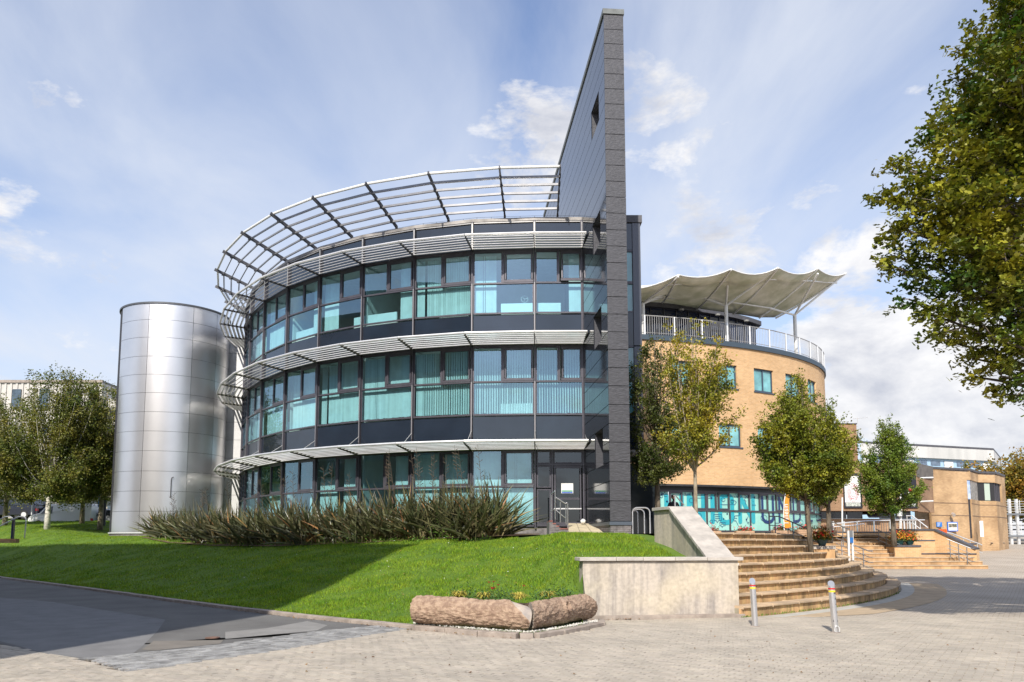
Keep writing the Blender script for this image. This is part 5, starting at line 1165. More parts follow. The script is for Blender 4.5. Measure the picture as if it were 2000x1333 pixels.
def build_backdrop():
    # pale modern block behind the annexe
    Y = 95; T = thing('far_office_block', (48, Y, 3), 'long white flat roofed block with a blue window band behind the annexe', 'building')
    a, b = XY(1700, Y), XY(1968, 108); mb = MB()
    P = [(XY(1690, 88), 88), (XY(1952, Y), Y), (XY(1966, 106), 106), (XY(1700, 106), 106)]
    zt, zm, zb = ZY(880, Y), ZY(901, Y), ZY(914, Y)
    mb.prism(P, zm, zt); mb.build('roof_band', mat('white_render', (0.62, 0.61, 0.58), 0.8, col2=(0.45, 0.45, 0.43), vscale=0.4, stretch=(1, 1, .2)), T)
    mb = MB(); mb.prism(P, zt + .01, zt + .25); mb.build('roof_edge', M_cop, T)
    mb = MB(); q = [(p[0], p[1] + .4) for p in P]; mb.prism(q, 2, zm - .01); mb.build('wall', mat('pale_blue_frame', (0.36, 0.52, 0.66), 0.5), T)
    d = Vector((P[1][0] - P[0][0], P[1][1] - P[0][1], 0)); n = int(d.length / 1.9); u = d.normalized(); nn = Vector((u.y, -u.x, 0))
    for k in range(n):
        c = Vector((P[0][0], P[0][1] + .4, 0)) + u * (k + .5) * d.length / n
        for z0, z1 in ((zb, zm - .25), (zb - 3.6, zb - 1.6)):
            mb = MB(); mb.wallseg(c - u * .72 + nn * .05, c + u * .72 + nn * .05, z0, z1, .1, nn); w_ = mb.build('window', mat('sky_window', (0.12, 0.16, 0.22), 0.08, ior=1.7, var=.4), T)
            if k % 3 == 0: mb = MB(); mb.wallseg(c - u * .68 + nn * .07, c + u * .68 + nn * .07, z1 - .8, z1 - .05, .02, nn); mb.build('blind', M_white, w_)
    # outside stairs and walkways, far right
    T = thing('steel_walkway', (44, 70, 1.2), 'galvanised steel walkway and stairs at the far right behind the annexe', 'walkway')
    Y = 70; xa, xb = XY(1966, Y), XY(2060, Y)
    for v in (1003, 1046):
        z = ZY(v, Y)
        mb = MB(); mb.abox(xa, xb, Y, Y + 2, z - .15, z); mb.build('deck', M_grey, T)
        r_ = MB()
        for k in range(5): r_.abox(xa, xb, Y - .03, Y, z + .15 + k * .22, z + .18 + k * .22)
        x = xa
        while x < xb: r_.abox(x, x + .06, Y - .05, Y - .035, z, z + 1.15); x += 1.3
        r_.build('railing', M_alu, T)
    for u in (1980, 1994, 2030): x = XY(u, Y); mb = MB(); mb.abox(x - .1, x + .1, Y + .2, Y + .4, 1, ZY(975, Y)); mb.build('column', M_alu, T)
    for v in (1018, 1028, 1036): z = ZY(v, Y + 2); mb = MB(); mb.abox(xa, xb, Y + 2.2, Y + 2.5, z, z + .12); mb.build('louvre_beam', M_cop, T)
    # long pale clad block on the left
    Y = 86; T = thing('clad_block', (-45, Y, 3), 'long pale corrugated metal block behind the birch trees on the left', 'building')
    clad = mat('cream_cladding', (0.52, 0.49, 0.45), 0.6, var=0.06)
    xa, xb = XY(-40, Y), XY(182, Y); xc = XY(300, Y)
    zt = ZY(748, Y); zl = ZY(972, Y)
    mb = MB(); mb.abox(xa - 10, xb, Y + .1, Y + 12, zl, zt); mb.abox(xb, xc, Y + 1, Y + 12, zl, ZY(775, Y)); mb.build('wall', clad, T)
    x = xa - 9; fl = MB()
    while x < xb: fl.abox(x, x + .22, Y, Y + .099, zl, zt - .05); x += 0.62
    fl.build('cladding_rib', clad, T, kind='stuff')
    mb = MB(); mb.abox(xa - 10, xb + .1, Y - .1, Y + .08, zt, zt + .3); mb.build('parapet', M_kerb, T)
    mb = MB(); mb.abox(XY(134, Y + 3), XY(184, Y + 3), Y + 3, Y + 9, zt + .3, ZY(744, Y + 3)); mb.build('plant_screen', mat('plant_louvre', (0.12, 0.12, 0.12), 0.5, var=.3), T)
    dg = mat('block_window', (0.06, 0.09, 0.12), 0.1, ior=1.7, var=.3)
    for u0, u1 in ((6, 23), (60, 80), (118, 140), (158, 176)):
        for v0, v1 in ((761, 800), (835, 872), (905, 945)):
            mb = MB(); mb.abox(XY(u0, Y), XY(u1, Y), Y - .14, Y - .02, ZY(v1, Y), ZY(v0, Y)); mb.build('window', dg, T)
    mb = MB(); mb.abox(xa - 10, xc, Y - 1.0, Y + .3, zl - .01, zl + .8); mb.build('ledge', mat('beige_concrete', (0.42, 0.37, 0.30), 0.8, var=.15), T)
    mb = MB(); mb.abox(xa - 10, xc, Y + .2, Y + 10, 2, zl - .02); mb.build('base_wall', mat('beige_panels', (0.45, 0.40, 0.33), 0.8, var=.12), T)
    for u0, u1 in ((72, 80), (113, 128), (173, 196), (205, 214)): mb = MB(); mb.abox(XY(u0, Y), XY(u1, Y), Y + .1, Y + .19, 3.5, ZY(980, Y)); mb.build('window', dg, T)
build_backdrop()

# ------------------------------------------------------------------ right-hand steps, planters, rails
def rail(name, pts, posts, m, label, cat='handrail', mids=(), r=0.024, pr=0.022, group=None, drop=0.95):
    """pts: polyline of the top rail; posts: points on the rail with foot heights"""
    T = thing(name, Vector(pts[0]) - Vector((0, 0, drop)), label, cat, group)
    mb = MB(); mb.tube(pts, r, 8); mb.build('top_rail', m, T)
    for dz in mids: mb = MB(); mb.tube([Vector(p) - Vector((0, 0, dz)) for p in pts], r * 0.7, 6); mb.build('lower_rail', m, T)
    for p, zf in posts: mb = MB(); p = Vector(p); mb.tube([(p.x, p.y, zf), (p.x, p.y, p.z - 0.005)], pr, 7); mb.build('post', m, T)
    return T
def right_side():
    T = thing('straight_steps', (20, 39.6, 0.3), 'straight buff brick steps climbing between low walls towards the theatre', 'steps')
    z = 0.28; y = 39.4; n = 9
    for k in range(n):
        z1 = z + 0.19; x0 = 12.0; x1 = 23.45 if k < 3 else 19.9; yb = y + (0.45 if k < n - 1 else 3.4)
        mb = MB(); mb.abox(x0, x1, y + 0.03, yb + .2, -0.3, z1 - 0.055); mb.build('riser', M_soldier, T)
        L = x1 - x0; m = int(L / 1.1)
        for q in range(m): mb = MB(); mb.abox(x0 + q * L / m + .004, x0 + (q + 1) * L / m - .004, y, yb + .02, z1 - 0.055, z1 + random.uniform(-.003, .003)); mb.build('nosing_stone', M_nosing, T, bevel=0.01)
        z = z1; y += 0.45
    # planter and wing wall with dark coping
    W = thing('wing_wall', (22, 41, 0.3), 'buff brick wing wall with sloping dark coping beside the straight steps', 'wall')
    yA = 41.6; xa, xb = XY(1748, yA), XY(1826, yA); zt = ZY(1033.5, yA)
    mb = MB(); mb.abox(xa, xb, yA, yA + 0.45, 0.2, zt - .09); mb.build('wall', M_buff, W)
    mb = MB(); mb.abox(xa - .04, xb, yA - .05, yA + 0.5, zt - .089, zt); mb.build('coping', M_cop, W)
    xe = XY(1906, 40.2); ze = ZY(1071, 40.2)
    a, b = Vector((xb, yA, 0)), Vector((xe, 40.2, 0)); d = (b - a).normalized(); nn = Vector((-d.y, d.x, 0))
    V = []
    for p, zz in ((a, zt - .09), (b, ze - .09)):
        for o, z_ in ((0, 0.1), (0.42, 0.1), (0.42, zz), (0, zz)): q = p + nn * o; V.append((q.x, q.y, z_))
    mb = MB(); mb.add(V, ((0, 3, 2, 1), (4, 5, 6, 7), (0, 1, 5, 4), (1, 2, 6, 5), (2, 3, 7, 6), (3, 0, 4, 7))); mb.build('wall', M_buff, W)
    mb = MB(); c0, c1 = a + nn * .21, b + nn * .21; c0.z, c1.z = zt - .045, ze - .045; mb.bar(c0, c1, 0.54, 0.09); mb.build('coping', M_cop, W)
    for v in (1056, 1082): mb = MB(); zz = ZY(v, yA); mb.abox(XY(1780 if v < 1070 else 1798, yA), xb, yA - .012, yA, zz - .04, zz + .03); mb.build('dark_course', M_cop, W)
    mb = MB(); a2, b2 = a + nn * -.012, b + nn * -.012; zz = ZY(1082, 41); a2.z = b2.z = zz; mb.bar(a2, b2, .02, .07); mb.build('dark_course', M_cop, W)
    # planter box under the flower tubs
    P = thing('brick_planter', (20.5, 40.7, 0.8), 'low buff brick planter box with dark coping against the wing wall', 'planter')
    x0, x1 = XY(1745, 40.7), XY(1797, 40.7); zt2 = ZY(1065, 40.7)
    mb = MB(); mb.abox(x0, x1, 40.7, 41.55, .6, zt2 - .1); mb.build('wall', M_buff, P)
    mb = MB(); mb.abox(x0 - .03, x1 + .03, 40.66, 41.58, zt2 - .099, zt2); mb.build('coping', M_cop, P)
    # low wall on the far right behind the rail
    Lw = thing('ramp_wall', (26, 45, 0.5), 'low brick ramp wall with dark top in front of the annexe', 'wall')
    mb = MB(); mb.abox(XY(1868, 45), XY(1906, 45), 45, 45.4, .3, ZY(1064, 45)); mb.build('wall', M_buff, Lw)
    mb = MB(); mb.abox(XY(1866, 45), XY(1907, 45), 44.95, 45.45, ZY(1064, 45) + .001, ZY(1061, 45)); mb.build('coping', M_cop, Lw)
    mb = MB(); mb.abox(xb + .2, XY(1868, 45), 45.1, 45.4, .3, ZY(1050, 45)); mb.build('wall', M_buff, Lw)
    # wall with dark band in front of the ramp (behind the straight steps)
    B = thing('ramp_railing', (20, 46, 2), 'long galvanised railing in front of the theatre on a low brick wall', 'railing')
    yB = 45.5; x0, x1 = XY(1620, yB), XY(1822, yB); zb = ZY(1041, yB)
    mb = MB(); mb.abox(x0, x1, yB, yB + .3, 1.4, zb); mb.build('low_wall', M_buff, B)
    mb = MB(); mb.abox(x0, x1, yB - .03, yB + .33, zb + .001, zb + .07); mb.build('coping', M_cop, B)
    zr = ZY(1020, yB)
    mb = MB(); mb.tube([AY(1622, 1024, yB + .1), AY(1690, 1018, yB + .1), AY(1745, 1016.5, yB + .1), AY(1806, 1016, yB + .1)], .035, 6); mb.build('top_rail', M_alu, B)
    mb = MB(); mb.tube([AY(1622, 1030, yB), AY(1672, 1026, yB), AY(1688, 1023, yB), AY(1688, 1025, yB)], .03, 6); mb.build('hand_rail', M_alu, B)
    mb = MB(); x = x0 + .1
    while x < XY(1808, yB): mb.abox(x, x + .018, yB + .09, yB + .11, zb + .05, zr); x += .14
    mb.build('baluster', M_grey, B, kind='stuff')
    for u in (1630, 1651, 1677, 1710, 1742, 1769, 1780, 1786, 1791): x = XY(u, yB); mb = MB(); mb.abox(x - .035, x + .035, yB + .06, yB + .13, zb, zr + .05); mb.build('post', M_alu, B)
    # rails
    def R(name, uvs, y, posts, m, label, mids, r=.03, foot=0.9, group=None):
        pts = [AY(u, v, yy) for (u, v), yy in zip(uvs, y if hasattr(y, '__len__') else [y] * len(uvs))]
        ps = []
        for k, t in posts: q = pts[k].lerp(pts[k + 1], t); ps.append((q, q.z - foot))
        return rail(name, pts, ps, m, label, mids=mids, r=r, group=group)
    g = 'handrails on the steps'
    R('handrail', [(1502, 1009), (1521, 1009), (1602, 1044)], (28.5, 28.3, 26.6), ((0, .6), (1, .35), (1, .8)), M_grey, 'dark handrail with three bars running down the top of the curved steps', (.32, .6), r=.022, group=g)
    R('handrail', [(1633, 1051), (1697, 1077), (1704, 1077)], (31.5, 29.6, 29.5), ((0, .17), (0, .83)), M_steel, 'bright silver handrail with four bars in the middle of the steps', (.22, .42, .62), r=.024, foot=.85, group=g)
    R('handrail', [(1620, 1017), (1652, 1032), (1660, 1034)], (40, 38.5, 38.3), ((0, .15), (0, .8), (1, .2)), M_grey, 'thin grey handrail sloping down below the long railing', (.5,), r=.028, foot=1.0, group=g)
    R('handrail', [(1711, 1034), (1750, 1051), (1757, 1053)], (42.5, 40.9, 40.8), ((0, .12), (0, .5), (0, .9)), M_grey, 'grey handrail with three bars beside the trunk of the round tree', (.28, .52), r=.03, foot=.98, group=g)
    R('handrail', [(1849, 1053), (1896, 1071.5), (1903, 1071.5)], (40.2, 39.7, 39.6), ((0, .12), (0, .48), (0, .83)), M_grey, 'steel handrail with bars in front of the end of the wing wall', (.25, .45, .65), r=.022, foot=.85, group=g)
    R('handrail', [(1845, 1040), (1858, 1042), (1918, 1065)], (47, 47, 45.5), ((1, .08), (1, .4), (1, .62), (1, .85)), M_alu, 'white handrail along the ramp in front of the annexe wall', (.45,), r=.035, foot=.8, group=g)
    R('handrail', [(1770, 1008), (1782, 1008), (1812, 1031)], (44.5, 44.3, 43.6), ((0, .1), (1, .02), (1, .5)), M_alu, 'pale handrail rising above the dark coping of the wing wall', (.4,), r=.032, foot=.75, group=g)
    # hoop at the foot of the flank wall top (beside the person)
    R('handrail', [(1315, 969), (1320, 969), (1336, 987)], (26, 26, 25), ((0, .6),), M_steel, 'short steel handrail poking up behind the flank wall cap', (), r=.022, foot=1.0, group=g)
    # white banner posts and sign posts
    def pole(name, u, vb, vt, y, r, m, label, cat):
        b, t = AY(u, vb, y), AY(u, vt, y); mb = MB(); mb.tube([b, t], r, 8); o = mb.build(name, m, label=label, cat=cat, org=b); return o
    S = thing('wayfinding_sign', AZ(1660, 1095, 0.75), 'white two post wayfinding sign with small blue panel among the rails', 'sign')
    for u in (1656.5, 1664): mb = MB(); a, b = AY(u + 2, 1095, 30.5), AY(u, 1037, 30.5); mb.bar(a, b, .07, .07, up=(0, 1, 0)); mb.build('post', M_white, S)
    c = AY(1661, 1043, 30.5); mb = MB(); mb.abox(c.x - .06, c.x + .07, 30.44, 30.5, c.z - .14, c.z + .13); mb.build('panel', M_grey, S)
    c = AY(1662, 1055.5, 30.5); mb = MB(); mb.abox(c.x - .06, c.x + .06, 30.43, 30.49, c.z - .1, c.z + .1); mb.build('panel', mat('blue_panel', (.02, .14, .42), .4), S)
    pole('banner_pole', 1645, 1033, 972, 47.5, .045, M_white, 'thin white flag pole standing left of the long railing', 'pole')
    pole('lamp_post', 1759, 1033, 955, 47, .07, M_white, 'white post partly hidden by the crown of the round tree', 'post')
    mb = MB(); p = AY(1757, 1003, 46.85); mb.rev((p.x, p.y, p.z - .25), [(.02, 0), (.14, .1), (.15, .35), (.05, .5)], 8); mb.build('cctv_cover', M_white, label='white faceted camera cover fixed on the white post', cat='camera cover')
    # orange barrier
    p = AY(1838, 1040, 46.2); mb = MB(); mb.abox(p.x - .35, p.x + .32, 46.2, 46.25, p.z - .28, p.z + .18)
    for k in range(6): mb.abox(p.x - .33 + k * .12, p.x - .27 + k * .12, 46.17, 46.2, p.z - .26, p.z + .16)
    mb.build('safety_barrier', mat('orange_plastic', (.75, .11, .02), .45), label='orange plastic safety barrier behind the wing wall', cat='barrier')
    # feather flag
    Fg = thing('feather_flag', AY(1534, 1036, 33), 'tall orange feather flag with white vertical lettering on the terrace', 'flag')
    y = 33; L_ = [(1532, 1033), (1531, 1010), (1532, 980), (1535, 964), (1540, 959)]; R2 = [(1546, 1030), (1541.5, 1010), (1541.5, 980), (1542, 966), (1541, 959)]
    mb = MB(); V = [AY(u, v, y) for u, v in L_] + [AY(u, v, y) for u, v in R2]; mb.add(V, [(i, i + 5, i + 6, i + 1) for i in range(4)]); o = mb.build('sail', mat('orange_fabric', (.80, .36, .04), .7, trans=.3), Fg); so_ = o.modifiers.new('s', 'SOLIDIFY'); so_.thickness = .01
    mb = MB(); mb.tube([AY(1532, 1036, y)] + [AY(u - .6, v, y) for u, v in L_], .02, 5); mb.build('pole', M_white, Fg)
    cu = bpy.data.curves.new('flag_lettering', 'FONT'); cu.body = 'Taliesin'; cu.size = 0.29; cu.extrude = 0.004
    tmp = bpy.data.objects.new('tmp', cu); COL.objects.link(tmp); dg = bpy.context.evaluated_depsgraph_get(); me = bpy.data.meshes.new_from_object(tmp.evaluated_get(dg)); bpy.data.objects.remove(tmp)
    me.materials.clear(); me.materials.append(M_white); lo = bpy.data.objects.new('flag_lettering', me); COL.objects.link(lo); lo.parent = Fg; p = AY(1540.2, 1026, y - .02); lo.location = p - Fg.location; lo.rotation_euler = (math.pi / 2, -math.pi / 2, 0)
    mb = MB(); b = AY(1534, 1036, y); mb.abox(b.x - .3, b.x + .3, y - .3, y + .3, 1.875, 1.91); mb.build('base', M_cop, Fg)
right_side()

# ------------------------------------------------------------------ plants: leaf clouds, trees
def leafmesh(name, C, size, m, parent, off, up=0.35, aspect=0.55, kinds=4):
    """C (n,3) leaf centres; folded four-point leaves in random directions"""
    n = len(C); th = RNG.uniform(0, 2 * np.pi, n); ph = RNG.normal(0, 0.55, n) + up
    d = np.stack([np.cos(th) * np.cos(ph), np.sin(th) * np.cos(ph), np.sin(ph)], 1)
    r = RNG.normal(size=(n, 3)); s = np.cross(d, r); s /= np.linalg.norm(s, axis=1)[:, None] + 1e-9
    L = (size * RNG.uniform(0.6, 1.25, n))[:, None]
    V = np.empty((n, 4, 3)); V[:, 0] = C - d * L * .5; V[:, 1] = C + s * L * aspect * .5; V[:, 2] = C + d * L * .5; V[:, 3] = C - s * L * aspect * .5
    return np_mesh(name, V.reshape(-1, 3), np.arange(n * 4).reshape(n, 4), m, parent, off)
def bez(a, b, c, n=7): return [a * (1 - t) ** 2 + b * 2 * t * (1 - t) + c * t * t for t in [i / n for i in range(n + 1)]]
def plume_tree(name, label, base, fork, H, W, nl, leaves, lsize, lm, bark, seed, trunk_r=0.09, crown0=None, prof=None, limb_r=0.035, spread=0.32, group=None, cat='tree', aspect=.6, tips=1.0, bend=(0, 0)):
    """upright tree: tapering trunk, limbs rising from the fork, leaves clustered along them.
    W(q) half width at height fraction q (0 = crown bottom, 1 = top)"""
    rg = np.random.default_rng(seed); base = Vector(base); T = thing(name, base, label, cat, group)
    z0 = crown0 if crown0 is not None else fork * 0.9
    tp = [base + Vector((0, 0, -0.15)), base + Vector((bend[0] * .5, 0, fork * 0.5)), base + Vector((bend[0], bend[1], fork)), base + Vector((bend[0] * 1.2, bend[1], fork + (H - fork) * .45)), base + Vector((bend[0] * 1.2, bend[1], H * .93))]
    mb = MB(); mb.tube(tp, [trunk_r * 1.25, trunk_r, trunk_r * .85, trunk_r * .5, trunk_r * .12], 9); tr = mb.build('trunk', bark, T, smooth=True)
    lb = MB(); pts = []
    for i in range(nl):
        q = rg.uniform(0.02, 1.0) ** 0.85; az = rg.uniform(0, 2 * np.pi); rad = prof(q) * W * rg.uniform(.72, 1.06)
        ez = z0 + (H - z0) * q; end = base + Vector((bend[0] + rad * math.cos(az), bend[1] + rad * math.sin(az), ez))
        sz = fork + max(0, (ez - fork)) * rg.uniform(0.0, .45) - (0.1 if ez < fork + .4 else 0); sz = min(sz, ez - .1) if ez > fork else fork * rg.uniform(.86, 1.0)
        st = base + Vector((bend[0], bend[1], sz)); ctl = st.lerp(end, .45) + Vector((rad * .22 * math.cos(az), rad * .22 * math.sin(az), -abs(ez - sz) * .10 + .05))
        P = bez(st, ctl, end, 6); lb.tube(P, [limb_r * (1 - .85 * k / 6) for k in range(7)], 5, False)
        m = int(leaves / nl * (0.55 + 0.9 * rad / W)); A = np.array([list(p) for p in P])
        t = 6 * (.22 + .78 * rg.uniform(0, 1, m) ** .75); i0 = t.astype(int).clip(0, 5); f = (t - i0)[:, None]; c = A[i0] * (1 - f) + A[i0 + 1] * f
        # twigs: leaves gathered in small sprays
        k = max(6, m // 22); tw = rg.normal(0, 1, (k, 3)); tw /= np.linalg.norm(tw, axis=1)[:, None]; tt = 6 * (.25 + .75 * rg.uniform(0, 1, k) ** .8); j0 = tt.astype(int).clip(0, 5); g = (tt - j0)[:, None]; tc = A[j0] * (1 - g) + A[j0 + 1] * g
        ln = spread * rg.uniform(.3, 1.2, k); ends = tc + tw * ln[:, None] + np.array([0, 0, .1])
        which = rg.integers(0, k, m); fr = rg.uniform(.25, 1.05, m)[:, None]; c = tc[which] * (1 - fr) + ends[which] * fr + rg.normal(0, spread * .16, (m, 3)); pts.append(c)
    lb.build('branch', bark, tr, kind='stuff')
    C = np.concatenate(pts); leafmesh('foliage', C, lsize, lm, T, T.location, aspect=aspect)['kind'] = 'stuff'
    return T
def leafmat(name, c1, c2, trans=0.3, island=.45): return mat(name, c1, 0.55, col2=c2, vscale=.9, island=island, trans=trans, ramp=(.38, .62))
LH = leafmat('hornbeam_leaf', (0.085, 0.135, 0.010), (0.30, 0.29, 0.020)); LH2 = leafmat('hornbeam_autumn_leaf', (0.13, 0.17, 0.012), (0.36, 0.28, 0.02)); LD = leafmat('shade_painted_leaf', (0.035, 0.06, 0.008), (0.10, 0.11, 0.012))  # LD has the slab wall's shade darkened into its leaf colour
LB = leafmat('birch_leaf', (0.085, 0.125, 0.016), (0.20, 0.18, 0.026)); LO = leafmat('oak_leaf', (0.045, 0.10, 0.008), (0.27, 0.25, 0.016)); LA = leafmat('autumn_leaf', (0.11, 0.13, 0.012), (0.36, 0.19, 0.02))
tear = lambda q: math.sin(math.pi * min(1, q ** .62)) ** .8 * .96 + .06
upr = lambda q: (math.sin(math.pi * min(.999, q ** .7)) ** .7)
def trees():
    g = 'young trees along the terrace steps'
    def sz(y): return y / F
    # thin-crowned tree with pale limbs
    y = 24.8; b = AY(1361, 1066, y); b.z = 1.55; H = ZY(628, y) - b.z; fk = ZY(925, y) - b.z
    plume_tree('hornbeam_tree', 'young tree with open thin crown and pale bare limbs beside the flank wall', b, fk, H, 1.55, 38, 19000, .085, LH2, M_palebark, 21, trunk_r=.062, crown0=ZY(895, y) - b.z, prof=lambda q: (1.0 - .62 * q ** 1.6) * (.55 + .45 * min(1, q * 3)), limb_r=.032, spread=.42, group=g)
    # dark tree in the shade of the slab wall
    y = 30.5; b = AY(1286, 1050, y); b.z = 1.87; H = ZY(640, y) - b.z; fk = ZY(940, y) - b.z
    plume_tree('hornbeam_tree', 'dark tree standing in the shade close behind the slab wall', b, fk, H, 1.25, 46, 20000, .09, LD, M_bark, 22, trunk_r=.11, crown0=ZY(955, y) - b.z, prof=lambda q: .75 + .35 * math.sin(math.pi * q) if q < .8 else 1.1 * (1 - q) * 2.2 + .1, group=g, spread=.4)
    # full teardrop tree
    y = 25.0; b = AZ(1584, 1064, 1.50); b = AY(1584, 1066, y); b.z = 1.28; H = ZY(737, y) - b.z; fk = ZY(985, y) - b.z
    plume_tree('hornbeam_tree', 'dense teardrop crowned tree rising from the right end of the curved steps', b, fk, H, 1.68, 80, 52000, .080, LH, M_bark, 23, trunk_r=.075, crown0=ZY(962, y) - b.z, prof=tear, limb_r=.026, spread=.34, group=g, bend=(-.08, 0))
    y = 33.0; b = AY(1620, 1045, y); b.z = 1.7; H = ZY(795, y) - b.z; fk = ZY(990, y) - b.z
    plume_tree('hornbeam_tree', 'tree tucked behind the right side of the teardrop crowned tree', b, fk, H, 1.2, 44, 20000, .09, LH, M_bark, 24, trunk_r=.10, crown0=ZY(985, y) - b.z, prof=tear, group=g)
    y = 40.2; b = AY(1746, 1062, y); H = ZY(822, y) - b.z; fk = ZY(1010, y) - b.z
    plume_tree('hornbeam_tree', 'green tree with pointed top growing from the planter before the theatre', b, fk, H, 1.66, 70, 42000, .095, leafmat('fresh_hornbeam_leaf', (0.06, 0.125, 0.010), (0.19, 0.24, 0.018)), M_bark, 25, trunk_r=.12, crown0=ZY(1003, y) - b.z, prof=tear, limb_r=.035, spread=.4, group=g)
    # birches on the left bank
    g = 'birch trees on the upper lawn'
    def birch(u, v, vt, y, W, nl, lv, seed, label, stems, bark):
        b = AY(u, v, y); b.z = lawn_h(b.x, y) - .05; H = ZY(vt, y) - b.z
        return plume_tree('birch_tree', label, b, H * .22, H, W, nl, lv, .135, LB, bark, seed, trunk_r=.16, crown0=H * .16, prof=lambda q: (math.sin(math.pi * min(1, .12 + .82 * q)) ** .55) * (1 - .25 * q), limb_r=.035, spread=.85, group=g)
    birch(92, 1030, 728, 50, 3.5, 80, 62000, 31, 'white barked birch with several stems on the sunny upper lawn', 5, M_birch)
    birch(196, 1022, 738, 53, 2.8, 56, 42000, 32, 'birch growing beside the silver stair tower', 3, M_palebark)
    birch(10, 1015, 775, 55, 3.2, 56, 42000, 33, 'birch at the far left edge above the parked dark car', 3, M_palebark)
    birch(160, 1020, 760, 57, 2.8, 46, 30000, 34, 'birch with slender leaning stems behind the white van', 3, M_palebark)
    # autumn tree behind the annexe
    y = 78; b = AY(1965, 1060, y); b.z = 2.0; H = ZY(890, y) - b.z
    plume_tree('autumn_tree', 'broad yellowing tree behind the corner of the annexe', b, H * .3, H, 5.0, 70, 24000, .26, LA, M_bark, 41, trunk_r=.3, crown0=H * .2, prof=lambda q: math.sin(math.pi * min(1, .2 + .75 * q)) ** .5, limb_r=.09, spread=1.3)
trees()

# large oak whose trunk stands outside the right edge of the picture
def oak():
    rg = np.random.default_rng(5); base = Vector((12.9, 14.6, 0)); T = thing('oak_tree', base, 'large oak with spreading leafy branches reaching in from the right edge', 'tree')
    mb = MB(); mb.tube([base + Vector((0, 0, -.2)), base + Vector((.05, 0, 1.5)), base + Vector((-.1, .1, 4.2)), base + Vector((-.2, 0, 7.5)), base + Vector((0, 0, 11.5)), base + Vector((.2, .2, 15))], [.48, .38, .33, .24, .14, .03], 14); tr = mb.build('trunk', M_bark, T, smooth=True)
    L = [(1965, 30, 14, .8), (1925, 95, 13.8, .55), (1985, 130, 14.6, .8), (1955, 200, 13.5, .7), (1880, 160, 14.2, .28), (1905, 235, 14, .5), (1850, 265, 14.4, .45), (1815, 275, 14, .22), (1900, 300, 13.4, .65), (1965, 290, 14.8, .8), (1840, 330, 13.6, .55),
         (1785, 335, 14.2, .4), (1750, 325, 14, .22), (1780, 390, 14.3, .5), (1735, 390, 14, .33), (1716, 386, 14.1, .15), (1845, 395, 13.4, .7), (1910, 380, 13.1, .75), (1970, 400, 13.2, .8), (1770, 450, 13.8, .5), (1745, 500, 14.4, .38), (1728, 515, 14, .2), (1820, 470, 13.6, .65),
         (1890, 470, 13.2, .75), (1960, 480, 13, .8), (1800, 540, 14, .55), (1775, 585, 14.1, .3), (1860, 560, 13.6, .65), (1930, 570, 13.2, .75), (1990, 560, 13.6, .8), (1820, 615, 13.8, .42), (1880, 640, 13.6, .6), (1845, 665, 14, .25), (1940, 660, 13.3, .65), (1900, 700, 14, .42), (1893, 735, 13.9, .22), (1955, 735, 13.6, .4), (1990, 690, 13.8, .5), (1955, 770, 13.8, .26), (1995, 765, 13.7, .28), (2010, 620, 14, .8), (2030, 300, 14, .9), (2030, 160, 14, .9), (2010, 40, 14.5, 1.0)]
    C = [(AY(u, v, y), r) for u, v, y, r in L]
    # the rest of the crown, out of the picture and behind
    for k in range(150):
        d = rg.normal(size=3); d /= np.linalg.norm(d); q = rg.uniform(.45, 1.0) ** .5
        p = Vector((base.x + d[0] * 5.0 * q, base.y + d[1] * 4.9 * q, 9.8 + d[2] * 5.2 * q))
        a = (p.x / p.y) * F + CX
        pr_v = CY - F * (-p.y * ST + (p.z - EYE) * CT) / (p.y * CT + (p.z - EYE) * ST)
        if a < 1790 + 150 * (abs(pr_v - 400) / 300) ** 1.3 + 110: continue
        if p.z < 5.4: continue
        C.append((p, rg.uniform(.7, 1.1)))
    lb = MB(); pts = []
    for p, r in C:
        zt = max(3.2, min(12, p.z - 1.2 - .25 * (p - base).xy.length)); st = base + Vector((-.1, 0, zt)); ctl = st.lerp(p, .5) + Vector((0, 0, .5)); P = bez(st, ctl, p, 8); lb.tube(P, [.085 * (1 - .8 * k / 8) for k in range(9)], 5, False)
        for q0 in P[4:8]:
            m = 26; pts.append(np.array(q0) + rg.normal(0, .22, (m, 3)) * np.array([1.2, 1.2, .7]))
        k = max(4, int(17 * (r / .6) ** 2)); dirs = rg.normal(size=(k, 3)); dirs /= np.linalg.norm(dirs, axis=1)[:, None]; e = np.array(p) + dirs * r * rg.uniform(.35, 1.15, k)[:, None] * np.array([1, 1, .75])
        for q in e:
            if rg.uniform() < .4: lb.tube([p, Vector(q)], [.012, .004], 3, False)
            m = int(rg.integers(18, 40)); dd = rg.normal(size=3); dd[2] *= .35; dd /= np.linalg.norm(dd); s = q + dd * rg.uniform(-.26, .26, m)[:, None] + rg.normal(0, .055, (m, 3)); pts.append(s)
    lb.build('branch', M_bark, tr, kind='stuff')
    A = np.concatenate(pts)
    # oak leaves: lobed outline from two crossed lozenges
    n = len(A); th = RNG.uniform(0, 6.283, n); ph = RNG.normal(-.1, .5, n); d = np.stack([np.cos(th) * np.cos(ph), np.sin(th) * np.cos(ph), np.sin(ph)], 1); r = RNG.normal(size=(n, 3)) * .5 + np.array([0, 0, 1.0]); s = np.cross(d, r); s /= np.linalg.norm(s, axis=1)[:, None]
    Ls = (.125 * RNG.uniform(.6, 1.25, n))[:, None]; w_ = Ls * .30; V = np.empty((n, 8, 3))
    prof = [(-.5, .0), (-.22, .75), (-.08, .35), (.12, 1.0), (.5, 0.0), (.12, -1.0), (-.08, -.35), (-.22, -.75)]
    for i, (a, b) in enumerate(prof): V[:, i] = A + d * Ls * a + s * w_ * b
